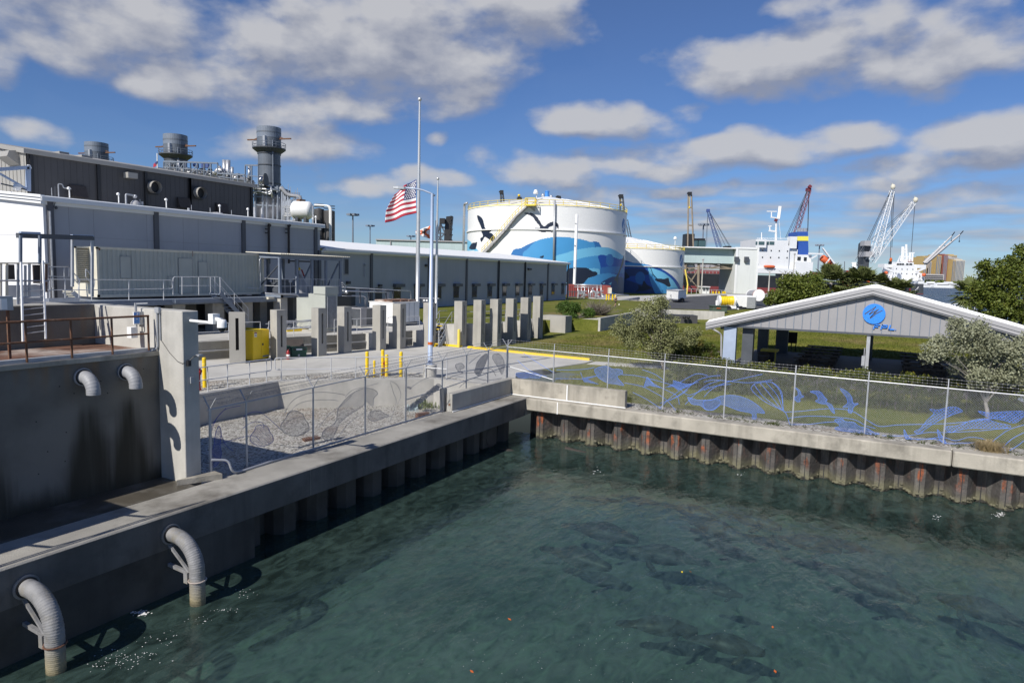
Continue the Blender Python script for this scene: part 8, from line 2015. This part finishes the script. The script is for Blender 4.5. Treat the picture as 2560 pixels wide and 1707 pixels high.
# ============================================================ plants
def leafcloud(m, C, R, n, size, flat=.0, asp=.55, seed=0, up=.0):
    """n leaves round each clump centre"""
    r=np.random.default_rng(seed); C=np.asarray(C,float); R=np.broadcast_to(np.asarray(R,float),(len(C),))
    k=len(C)*n; c=np.repeat(C,n,0); rr_=np.repeat(R,n)
    d=r.normal(size=(k,3)); d/=np.linalg.norm(d,axis=1)[:,None]; rad=r.random(k)**.45
    p=c+d*(rad*rr_)[:,None]*np.array([1,1,.85])
    u=r.normal(size=(k,3)); u[:,2]*=.7; u+=d*.6; u/=np.linalg.norm(u,axis=1)[:,None]
    w=r.normal(size=(k,3)); w[:,2]+=up; w-=u*(u*w).sum(1)[:,None]; w/=np.linalg.norm(w,axis=1)[:,None]
    s=size*(.65+.7*r.random(k))
    a=p-u*s[:,None]*.5; b=p+u*s[:,None]*.5; h=w*(s*asp*.5)[:,None]
    base=len(m.v); V=np.stack([a,p+h,b,p-h],1).reshape(-1,3)
    m.v+= [tuple(x) for x in V.tolist()]; m.f += [(base+4*i,base+4*i+1,base+4*i+2,base+4*i+3) for i in range(k)]; m.m += [0]*k
def limbs(m, base, top, n, spread, r0, seed, tips=None):
    r=random.Random(seed); base=Vector(base); top=Vector(top); tr_=[base.lerp(top,i/5)+Vector((r.uniform(-.06,.06),r.uniform(-.06,.06),0))*(i>0) for i in range(6)]
    m.tube(tr_,r0,8,0,True,[r0*(1.25-.16*i) for i in range(6)])
    ends=tips or [top+Vector((r.uniform(-1,1)*spread,r.uniform(-1,1)*spread,r.uniform(.0,.9)*spread)) for _ in range(n)]
    for e in ends:
        e=Vector(e); s=tr_[r.choice((2,3,3,4,5))]; mid=s.lerp(e,.5)+Vector((r.uniform(-.2,.2),r.uniform(-.2,.2),r.uniform(.0,.3)))*(e-s).length*.3
        m.tube([s,s.lerp(mid,.6),mid,e],r0*.3,5,0,False,[r0*.42,r0*.33,r0*.25,r0*.06])
def tree(name,lab,base,fork,lumps,leaf,bark,n,size,clump,seed,cl=None,r0=.09,group=None,asp=.5):
    """lumps: (centre, radii) ellipsoids the crown is made of"""
    t=thing(name,lab,'tree',base,0,group); r=np.random.default_rng(seed); C=[]
    for (c,rad,k) in lumps:
        for _ in range(k):
            d=r.normal(size=3); d/=np.linalg.norm(d); f=r.random()**.4
            C.append(np.array(c)+d*f*np.array(rad))
    C=np.array(C); tips=[Vector(c) for c in C[r.permutation(len(C))[:26]]]
    m=MB(); limbs(m,base,fork,8,1,r0,seed,tips); m.build('trunk',bark,t,smooth=True)
    m=MB(); leafcloud(m,C,clump*(.6+.8*r.random(len(C))),n,size,seed=seed,asp=asp); m.build('crown',leaf,t)
    return t
def lump(px,py,rx_,rz,h,k,ry=None): c=P(px,py,h=h); s=h/F; return (tuple(c),(rx_*s,(ry or rx_)*s,rz*s),k)
# silvery tree by the lawn
b=P(1660,923,z=1.85); h=b.dot(FW)
def T1(a,b_): return tr(a,b_)
tree('silver_tree','round grey green tree with a short dark trunk on the lawn behind the fence',tuple(b),tuple(P(*tr(1400,1000),h=h)),
 [lump(*T1(1330,420),38,32,h,26),lump(*T1(1380,300),24,16,h,12),lump(*T1(1120,560),40,32,h,26),lump(*T1(930,700),30,26,h,16),lump(*T1(800,720),18,14,h,8),lump(*T1(1050,830),44,26,h,24),lump(*T1(1330,720),46,44,h,34),lump(*T1(1400,930),40,26,h,22),lump(*T1(1590,860),34,26,h,18),lump(*T1(1760,790),28,20,h,12),lump(*T1(1850,740),16,16,h,7),lump(*T1(1440,1060),20,14,h,8),lump(*T1(1550,640),26,26,h,12),lump(*T1(880,530),10,8,h,3)],'leaf_olive','bark',85,.11,.38,21,r0=.10)
b=P(2467,1053,z=1.8); h=b.dot(FW)
tree('silver_tree','bushy silver leaved tree with a thin pale trunk right in front of the pavilion',tuple(b),tuple(P(2468,940,h=h)),
 [lump(2395,850,48,36,h,30),lump(2450,870,56,46,h,44),lump(2520,880,60,50,h,44),lump(2590,880,50,50,h,30),lump(2340,870,26,22,h,12),lump(2325,890,16,12,h,6),lump(2430,925,46,30,h,26),lump(2500,940,50,24,h,26),lump(2560,940,40,30,h,18),lump(2390,815,16,14,h,7),lump(2445,825,14,22,h,9),lump(2440,965,16,10,h,6)],'leaf_silver','bark_grey',90,.105,.32,33,r0=.07)
b=P(2540,830,z=2.0); h=64
b=Vector((P(2545,800,h=h).x,P(2545,800,h=h).y,1.9))
tree('sea_grape_tree','large dark green broad leaved tree at the right edge behind the pavilion',tuple(b),tuple(P(2540,760,h=h)),
 [lump(2555,690,70,58,h,60),lump(2500,740,56,50,h,46),lump(2455,735,28,36,h,20),lump(2590,650,40,30,h,26),lump(2490,690,36,26,h,20),lump(2456,665,10,12,h,5),lump(2600,740,50,60,h,40),lump(2470,780,34,34,h,20),lump(2540,800,60,40,h,36),lump(2525,655,12,12,h,5),lump(2553,628,12,12,h,5),lump(2560,860,60,40,h,30)],'leaf_grape','bark',110,.20,.70,5,r0=.2,asp=.8)
h=74; b=P(1990,760,h=h)
tree('sea_grape_tree','rounded green broad leaved tree behind the left slope of the pavilion roof',(b.x,b.y,2),tuple(P(1985,735,h=h)),
 [lump(*s1(1560,1180),50,24,h,34),lump(*s1(1430,1290),40,20,h,26),lump(*s1(1330,1340),26,12,h,12),lump(*s1(1700,1170),34,22,h,22),lump(*s1(1640,1270),56,28,h,36),lump(*s1(1540,1340),50,20,h,22),lump(*s1(1250,1360),10,5,h,4)],'leaf_grape','bark',110,.22,.68,6,r0=.18,asp=.8)
def palm(lab,px,py,base_py,h,rad,seed,n=46):
    r=random.Random(seed); c=P(px,py,h=h); b=(c.x,c.y,1.9); t=thing('palm_tree',lab,'palm',b,0,'cabbage palms behind the pavilion')
    m=MB(); m.tube([b,(c.x+.05,c.y,(1.9+c.z)/2),(c.x,c.y,c.z)],.17,8,0,True,[.22,.17,.16]); m.build('trunk','bark_grey',t,smooth=True)
    m=MB(); 
    for k in range(n):
        a=r.uniform(0,6.283); e=r.uniform(-.7,1.35); d=Vector((math.cos(a)*math.cos(e),math.sin(a)*math.cos(e),math.sin(e))); L_=rad*r.uniform(.75,1.05)
        p0=Vector(c); side=d.cross(Vector((0,0,1))); side=side.normalized() if side.length>.1 else Vector((1,0,0))
        hub=p0+d*L_*.45; m.add([p0,hub-side*.015,hub+side*.015],[(0,1,2)])
        nrm=side.cross(d)
        for j in range(13):
            f_=(j-6)/6*1.25; dd=(d*math.cos(f_)+side*math.sin(f_)).normalized(); ln=L_*.58*(1-.25*abs(f_)); mid=hub+dd*ln*.6; tip=hub+dd*ln+Vector((0,0,-.22*ln*r.uniform(.3,1.4)))
            w=nrm.cross(dd).normalized()*.075*rad/1.9
            m.add([hub,mid-w,tip,mid+w],[(0,1,2,3)])
    m.build('crown','leaf_palm',t); return t
palm('cabbage palm with a full crown, leftmost behind the pavilion roof',*s1(1905,1160),0,82,2.7,1,90)
palm('low wide palm crown just left of the pavilion ridge',*s2(400,1185),0,85,3.0,2,80)
palm('small palm crown right beside the pavilion ridge top',*s2(590,1200),0,88,2.3,3,60)
palm('palm crown behind the right slope below the grey ship',*s2(815,1270),0,84,2.5,4,66)
palm('palm fronds between the rounded tree and the wide palm',*s2(285,1195),0,90,2.4,8,56)
palm('palm fronds at the left side of the big dark tree at the right edge',*s2(1610,1300),0,70,2.4,9,50)
# hedge
def hedge(lab,pts,w,zt,seed,leaf,dens=170,size=.075,name='hedge'):
    t=thing(name,lab,'hedge',(pts[0][0],pts[0][1],1.8)); r=np.random.default_rng(seed); C=[]
    for (a,b_,za,zb2) in zip(pts,pts[1:],zt,zt[1:]):
        L_=math.hypot(b_[0]-a[0],b_[1]-a[1]); n=int(L_*w*80)
        for _ in range(n):
            f_=r.random(); s=(r.random()-.5)*w; x=a[0]+(b_[0]-a[0])*f_; y=a[1]+(b_[1]-a[1])*f_; dx,dy=(b_[1]-a[1])/L_,-(b_[0]-a[0])/L_
            top=za+(zb2-za)*f_+.10*math.sin(y*3.1)+.07*math.sin(y*7.7+x*3)
            zz=top-.14 - (r.random()**1.7)*(top-1.95)
            if abs(s)<w*.3 and zz<top-.4: s=math.copysign(w*(.38+.12*r.random()),s or 1)
            C.append((x+dx*s,y+dy*s,zz))
    m=MB(); leafcloud(m,np.array(C),.17,int(dens/8),size,seed=seed,asp=.6); m.build('foliage',leaf,t)
    m=MB(); C2=[]
    for c_ in C:
        if c_[2]>2.78 and r.random()<.5: C2.append((c_[0],c_[1],c_[2]+.07))
    leafcloud(m,np.array(C2),.16,10,size*.9,seed=seed+1,asp=.6,up=1.2); m.build('tips','leaf_tip',t)
    m=MB()
    for (a,b_,za,zb2) in zip(pts,pts[1:],zt,zt[1:]):
        L_=math.hypot(b_[0]-a[0],b_[1]-a[1]); dx,dy=(b_[1]-a[1])/L_*w*.3,-(b_[0]-a[0])/L_*w*.3
        for k in range(int(L_*5)):
            f_=r.random(); s=(r.random()-.5)*1.6; x=a[0]+(b_[0]-a[0])*f_+dx*s; y=a[1]+(b_[1]-a[1])*f_+dy*s; m.tube([(x,y,1.75),(x+r.normal()*.1,y+r.normal()*.1,min(za,zb2)-.2)],.012,4,cap=False)
    m.build('stems','twig',t); return t
hedge('long clipped green and rust tipped hedge between the fence and the pavilion',[(33.4,9.0),(33.3,6.5),(33.2,4.0),(33.2,0),(33.2,-4.5),(33.2,-14)],1.5,[2.95,3.32,3.18,3.34,3.22,3.2],4,'leaf_hedge',210,.085)
one_=thing('shrub','round glossy shrub with reddish tips at the left corner of the pavilion','shrub',(41.0,9.2,1.85)); r=np.random.default_rng(9); C=[]
for _ in range(420):
    d=r.normal(size=3); d/=np.linalg.norm(d); d[2]=abs(d[2]); f_=.75+.25*r.random(); C.append((41.3+1.5*d[0]*f_,9.45+1.85*d[1]*f_,1.9+1.55*d[2]*f_))
m=MB(); leafcloud(m,np.array(C),.22,26,.10,seed=9,asp=.5); m.build('foliage','leaf_shrub',one_)
m=MB(); 
for k in range(16): a=6.28*k/16; m.tube([(41.3,9.45,1.8),(41.3+1.1*math.cos(a),9.45+1.4*math.sin(a),2.9)],.02,4)
m.build('stems','twig',one_)
C=[]
sh=thing('shrub','small rounded hedge clump at the foot of the lit pavilion column','shrub',(39.5,7.8,1.85))
for _ in range(150):
    d=r.normal(size=3); d/=np.linalg.norm(d); d[2]=abs(d[2]); C.append((36.9+.7*d[0],7.2+.9*d[1],1.9+.95*d[2]))
m=MB(); leafcloud(m,np.array(C),.2,22,.09,seed=10,asp=.6); m.build('foliage','leaf_hedge',sh)
def pine(lab,lumps,seed,leaf='leaf_pine'):
    c=lumps[0][0]; t=thing('bush',lab,'bush',(c[0],c[1],2.9)); r=np.random.default_rng(seed); C=[]
    for (c,rad,k) in lumps:
        for _ in range(k):
            d=r.normal(size=3); d/=np.linalg.norm(d); d[2]=abs(d[2])*1.2-.2; C.append(np.array(c)+d*(.6+.4*r.random())*np.array(rad))
    m=MB(); leafcloud(m,np.array(C),.32,60,.22,seed=seed,asp=.22); m.build('foliage',leaf,t)
    m=MB()
    for q in C[::7]: m.tube([(c[0],c[1],2.8),tuple(q)],.03,4,cap=False)
    m.build('branches','twig',t)
hb=66
pine('bright green bushy shrub on the upper lawn, left and larger one',[lump(*z6(1100,1320),27,22,hb,60),lump(*z6(1050,1290),16,14,hb,20),lump(*z6(1180,1310),16,16,hb,20)],31)
pine('bright green bushy shrub on the upper lawn, lower one at the right',[lump(*z6(1290,1355),17,13,hb-1,34),lump(*z6(1120,1380),20,8,hb-2,14)],32)
for lab,px,py,s_,sd_ in (('bare grey twiggy bush behind the green shrubs',1490,770,1.3,3),('smaller bare grey twiggy bush at the right of the green shrubs',1508,783,1.0,4)):
    c=P(px,py+12,h=70); t=thing('bare_bush',lab,'bush',(c.x,c.y,3.0)); m=MB(); rr=random.Random(sd_)
    for k in range(70):
        d=Vector((rr.gauss(0,.7),rr.gauss(0,.7),rr.uniform(.4,1.2)))*s_; p=Vector((c.x,c.y,3.0)); m.tube([p,p+d*.5+Vector((rr.gauss(0,.08),0,0)),p+d],.018,4,cap=False)
        for j in range(3): q=p+d*rr.uniform(.5,1); m.tube([q,q+Vector((rr.gauss(0,.3),rr.gauss(0,.3),rr.uniform(0,.4)))],.01,3,cap=False)
    m.build('branches','twig',t)
# straw coloured grass tuft on the quay edge
c=Vector((26.62,-3.55,1.78)); t=thing('grass_tuft','straw coloured tuft of long grass on the sunlit quay edge','grass tuft',c); m=MB(); rr=random.Random(8)
for k in range(650):
    a=rr.uniform(0,6.283); L_=rr.uniform(.25,.62); o=Vector((rr.gauss(0,.10),rr.gauss(0,.16),0)); d=Vector((math.cos(a)*.55,math.sin(a)*.65+.25,1)); p=c+o; q=p+d*L_*.6; e=q+Vector((d.x*.5,d.y*.6,-.1))*L_; w=Vector((-math.sin(a),math.cos(a),0))*.006
    m.add([p-w,p+w,q+w,q-w],[(0,1,2,3)]); m.add([q-w,q+w,e],[(0,1,2)])
m.build('blades','straw',t)
# low weeds along the gravel and in the pit
m=MB(); C=[]
rr=random.Random(12)
for k in range(95):
    y=rr.uniform(-9,8.5); C.append((26.55+abs(rr.gauss(0,.35)),y,1.80))
leafcloud(m,np.array(C),.13,34,.06,seed=12,asp=.4,up=1); tag(m.build('weeds','leaf_hedge'),'low green weeds growing along the gravel behind the sunlit quay','weeds',kind='stuff')
for i,(a,b_) in enumerate(((2035,455),(2140,450),(1990,470),(2060,425))):
    p=P(*r4(a,b_),z=1.0); t=thing('yucca',('largest dark spiky plant in the pit gravel','dark spiky plant at the right in the pit gravel','pale turquoise spiky plant at the left in the pit gravel','small dark spiky plant behind the others in the pit')[i],'plant',p,0,'spiky plants in the pit'); m=MB(); rr=random.Random(i)
    for k in range(70):
        a_=rr.uniform(0,6.283); e=rr.uniform(.1,1.4); L_=rr.uniform(.2,.4); d=Vector((math.cos(a_)*math.cos(e),math.sin(a_)*math.cos(e),math.sin(e))); o=p+Vector((rr.gauss(0,.14),rr.gauss(0,.14),-.1)); w=d.cross(Vector((0,0,1))).normalized()*.022; m.add([o-w,o+d*L_*.6-w*.8,o+d*L_,o+d*L_*.6+w*.8,o+w],[(0,1,2,3,4)])
    m.build('leaves','shed_teal' if i==2 else 'leaf_grape',t)
# short grass so the lawn is not a bare sheet
def lawn_blades():
    r=np.random.default_rng(77); n=90000; d=28+ (r.random(n)**.8)*40; 
    px=1280+r.random(n)*1280; a=YAW-np.arctan((px-1280)/F); x=d*np.cos(a)/np.cos(a-YAW); y=d*np.sin(a)/np.cos(a-YAW)
    keep=(x>27.7)&(y<14.2)&~((x>37.7)&(x<53.4)&(y<8.6)) | ((x>40.5)&(y<22.5)&(y>9.3))
    bad=np.array([in_poly(slab,float(a_),float(b_)) for a_,b_ in zip(x,y)])
    keep&=~bad
    x,y=x[keep],y[keep]; k=len(x); z=np.array([gz(a_,b_) for a_,b_ in zip(x,y)])
    h=.05+.06*r.random(k); ax=r.normal(size=(k,2))*.03; w=r.normal(size=(k,2)); w/=np.linalg.norm(w,axis=1)[:,None]; w*=.012*(1+d[keep][:,None]/30)
    V=np.stack([np.stack([x-w[:,0],y-w[:,1],z],1),np.stack([x+w[:,0],y+w[:,1],z],1),np.stack([x+ax[:,0],y+ax[:,1],z+h],1)],1).reshape(-1,3)
    m=MB(); m.v=[tuple(v) for v in V.tolist()]; m.f=[(3*i,3*i+1,3*i+2) for i in range(k)]; m.m=[0]*k
    tag(m.build('lawn_grass','grass'),'short green and straw grass of the lawn','grass',kind='stuff')
lawn_blades()
# ============================================================ walking person
p=P(1539,768,z=3.0); hP=p.dot(FW)
base=Vector((P(*tr(775,382),z=3.0).x,P(*tr(775,382),z=3.0).y,3.0))
SC_=P(*tr(800,222),h=base.dot(FW)).z-base.z; k_=SC_/1.76
def body(name,verts,edges,mats,par,root=0):
    me=bpy.data.meshes.new(name); me.from_pydata([v[0] for v in verts],edges,[]); o=bpy.data.objects.new(name,me); COL.objects.link(o)
    o.parent=par
    s=o.modifiers.new('skin','SKIN'); s.use_smooth_shade=True
    for i,v in enumerate(verts): me.skin_vertices[0].data[i].radius=(v[1],v[1]*(v[2] if len(v)>2 else 1)); me.skin_vertices[0].data[i].use_root=(i==root)
    u=o.modifiers.new('sub','SUBSURF'); u.levels=1; u.render_levels=2
    me.materials.append(M[mats]); return o
pt=thing('person','person in a dark shirt and white cap walking along the lawn path','person',base,AZ+.5)
pt.scale=(k_,)*3
# local: x forward, y left, z up
J=[((0,0,.95),.12),((0,0,1.15),.12),((0.02,0,1.36),.14),((.02,0,1.5),.055),((.03,0,1.62),.095),((.03,0,1.72),.07),
 ((0,.09,.90),.085),((.16,.10,.50),.06),((.10,.10,.10),.042),((.22,.10,.05),.035),((0,-.09,.90),.085),((-.10,-.10,.50),.06),((-.34,-.10,.18),.042),((-.28,-.10,.08),.035),
 ((.02,.19,1.40),.055),((-.08,.23,1.14),.042),((.06,.22,.92),.034),((.11,.21,.85),.03),((.02,-.19,1.40),.055),((.12,-.23,1.14),.042),((.28,-.21,.98),.034),((.34,-.20,.95),.03)]
E_=[(0,1),(1,2),(2,3),(3,4),(4,5),(0,6),(6,7),(7,8),(8,9),(0,10),(10,11),(11,12),(12,13),(2,14),(14,15),(15,16),(16,17),(2,18),(18,19),(19,20),(20,21)]
body('body',J,E_,'skin',pt)
body('shirt',[((0,0,.92),.135),((0,0,1.15),.14),((.02,0,1.38),.155),((.02,.20,1.39),.07),((-.05,.225,1.24),.062),((.02,-.20,1.39),.07),((.08,-.225,1.24),.062)],[(0,1),(1,2),(2,3),(3,4),(2,5),(5,6)],'black',pt)
body('shorts',[((0,0,.96),.135),((0,.09,.88),.10),((.11,.10,.62),.085),((0,-.09,.88),.10),((-.07,-.10,.62),.085)],[(0,1),(1,2),(0,3),(3,4)],'black',pt)
m=MB(); m.ball((.03,0,1.70),.108,12,0,(1,1,.7)); m.box(.09,-.07,1.67,.22,.07,1.69); o=m.build('cap','white',None,smooth=True); o.parent=pt
body('shoes',[((.06,.10,.04),.045),((.26,.10,.04),.04)],[(0,1)],'white',pt); body('shoes',[((-.36,-.10,.12),.045),((-.24,-.10,.03),.04)],[(0,1)],'white',pt)
# ============================================================ in the water
mat('manatee',(.040,.036,.032),.5,.3,2.2,tint=(.07,.055,.04),tintamt=.7,tscale=2,bump=.3,bscale=9)
def make_manatee():
    t=thing('manatee','manatee','manatee',(0,0,0),0,'manatees in the basin')
    prof=[(-1.45,.10,.05),(-1.2,.30,.06),(-1.0,.30,.07),(-.85,.19,.09),(-.6,.24,.18),(-.25,.40,.31),(.15,.47,.38),(.5,.43,.36),(.8,.31,.28),(1.0,.24,.22),(1.2,.21,.19),(1.38,.17,.15),(1.46,.09,.08)]
    m=MB(); n=16; vs=[];fs=[]
    for i,(x,w,h) in enumerate(prof):
        zc=-.05*abs(x)
        for j in range(n): a=2*math.pi*j/n; vs.append((x,w*math.cos(a),zc+h*math.sin(a)*(1 if math.sin(a)>0 else .85)))
    for i in range(len(prof)-1):
        for j in range(n): fs.append((i*n+j,(i+1)*n+j,(i+1)*n+(j+1)%n,i*n+(j+1)%n))
    fs.append(tuple(range(n))); fs.append(tuple((len(prof)-1)*n+j for j in range(n))[::-1])
    m.add(vs,fs)
    o=m.build('body','manatee',t,smooth=True); s=o.modifiers.new('s','SUBSURF'); s.levels=1; s.render_levels=1
    for sg in (1,-1):
        m=MB(); m.tube([(.72,.28*sg,-.12),(.62,.50*sg,-.22),(.45,.66*sg,-.30),(.36,.70*sg,-.33)],.08,8,0,True,[.07,.10,.09,.03]); m.build('flipper','manatee',t,smooth=True)
    m=MB()
    for sg in (1,-1): m.ball((1.42,.05*sg,.06),.025,6)
    m.build('nostril','black',t)
    return t
first=make_manatee()
MN=[(285,62,.5,.00,1.25,'pale wet back of a manatee breaking the surface near the quay corner'),(640,365,2.75,-.42,1.1,'faint manatee below the surface left of the middle of the pool'),(540,465,2.7,-.40,1.15,'dark manatee resting under the surface, left of centre in the pool'),
 (925,465,2.72,-.31,1.2,'clear dark manatee outline near the middle of the pool'),(1090,345,2.6,-.30,1.3,'broad dark manatee group member above the middle of the pool'),(1240,312,2.5,-.36,1.1,'manatee just behind the broad one toward the sheet piles'),
 (1470,410,2.6,-.34,1.15,'reddish brown manatee right of the middle of the pool'),(1720,565,2.55,-.38,1.35,'long dark manatee at the right middle of the pool'),(1128,606,2.9,-.24,.62,'small brown manatee back showing alone below the middle of the pool'),
 (2210,690,2.6,-.42,1.4,'dark manatee shape near the right edge of the picture'),(870,745,2.95,-.45,1.3,'dim manatee low in the centre of the picture'),(1140,815,2.85,-.45,1.2,'dim manatee low in the picture, right of another dim one'),
 (1860,285,2.65,-.36,1.2,'manatee close to the sheet piles on the right'),(720,150,2.7,-.29,1.2,'manatee behind the corner under rippled water'),(1180,215,2.6,-.33,1.1,'yellowish lit manatee near the sheet piles in the middle'),
 (560,150,2.8,-.34,1.15,'manatee between the quay corner and the rippled one'),(1010,285,2.5,-.33,1.1,'manatee crowding behind the broad one, left side'),(1420,180,2.6,-.34,1.0,'small manatee hugging the sheet piles right of the middle'),(1600,330,2.7,-.40,1.1,'faint manatee between the reddish one and the sheet piles')]
for i,(a,b,rot,z,s,lab) in enumerate(MN):
    s=(.75,.86,.78,.8,.8,.75,.68,.85,.36,.75,.62,.58,.72,.72,.7,.7,.7,.66,.7)[i]
    dep=.02 if i==0 else -(z+.20)*1.0
    zc=-.40*s-max(.03,dep*.8) if i else -.22
    sl_=(.10,.22,.30,.16,.36,.28,.22,.36,.2,.34,.10,.22,.12,.2,.16,.1,.3,.2,.28)[i]
    p=P(*sw(a,b),z=zc); q=P(*sw(a+90,b+90*sl_),z=zc); ang=math.atan2(q.y-p.y,q.x-p.x)+(math.pi if i in (0,3,9,14) else 0)
    o=first if i==0 else dup(first,p,ang,lab,'manatees in the basin',s)
    if i==0: o.location=p; o.rotation_euler=(0,0,ang); o.scale=(s,)*3; o['label']=lab
# floating leaves and foam
rr=random.Random(4)
for i,(a,b,mt_,lab) in enumerate(((1008,528,'rust','reddish leaf floating near the middle of the pool'),(975,530,'yellow','tiny yellow leaf floating beside the reddish one'),(280,720,'orange','orange leaf floating low left in the pool'),(1350,930,'orange','orange leaf floating at the bottom of the picture right of centre'),(1340,752,'orange','small orange leaf floating right of the dim manatees'),(128,930,'orange','orange leaf floating at the bottom left of the pool'))):
    p=P(*sw(a,b),z=.006); m=MB(); an=rr.uniform(0,3); L_=.055; u=Vector((math.cos(an),math.sin(an),0)); v=Vector((-u.y,u.x,0)); m.ext([p-u*L_,p+v*L_*.45,p+u*L_,p-v*L_*.45],(0,0,.006)); one('floating_leaf',m,mt_,lab,'leaf','floating leaves')
m=MB()
def fleck(p,s):
    n=5; a0=rr.uniform(0,6); m.add([p+Vector((math.cos(a0+6.283*k/n)*s*rr.uniform(.5,1),math.sin(a0+6.283*k/n)*s*rr.uniform(.3,.8),0)) for k in range(n)],[tuple(range(n))])
for k in range(150):
    a=rr.gauss(500,380); b=rr.gauss(800,130)
    if -600<a<1900 and 560<b<978: fleck(P(*sw(a,b),z=.008+.0005*rr.random()),rr.uniform(.004,.011))
for k in range(46):
    p=P(*r8(rr.gauss(1200,35),rr.gauss(968,14)),z=.008+.0003*k); fleck(p,rr.uniform(.01,.05))
for cx_,cy_,n_,sx_,sy_ in ((1100,1340,60,150,40),(1350,1210,26,90,50),(1950,940,20,60,12),(1750,1020,12,60,20),(2100,800,16,60,20),(900,1420,30,180,20)):
    for k in range(n_): fleck(P(*r8(rr.gauss(cx_,sx_),rr.gauss(cy_,sy_)),z=.009+.0002*k),rr.uniform(.006,.02))
for cx_,cy_,n_ in ((2250,300,40),(1993,312,12),(1215,138,10),(640,128,8)):
    for k in range(n_): fleck(P(*sw(rr.gauss(cx_,14),rr.gauss(cy_,6)),z=.009+.0002*k),rr.uniform(.01,.05))
tag(m.build('foam_flecks','white'),'small white foam flecks drifting on the basin water','foam',kind='stuff')
p=P(*r5(1140,1030),z=0); m=MB(); m.beam(p+Vector((0,-.45,-.05)),p+Vector((.1,.5,.02)),.14,.1); one('floating_plank',m,'wood_dark','dark plank floating near the sheet piles by the corner','plank')
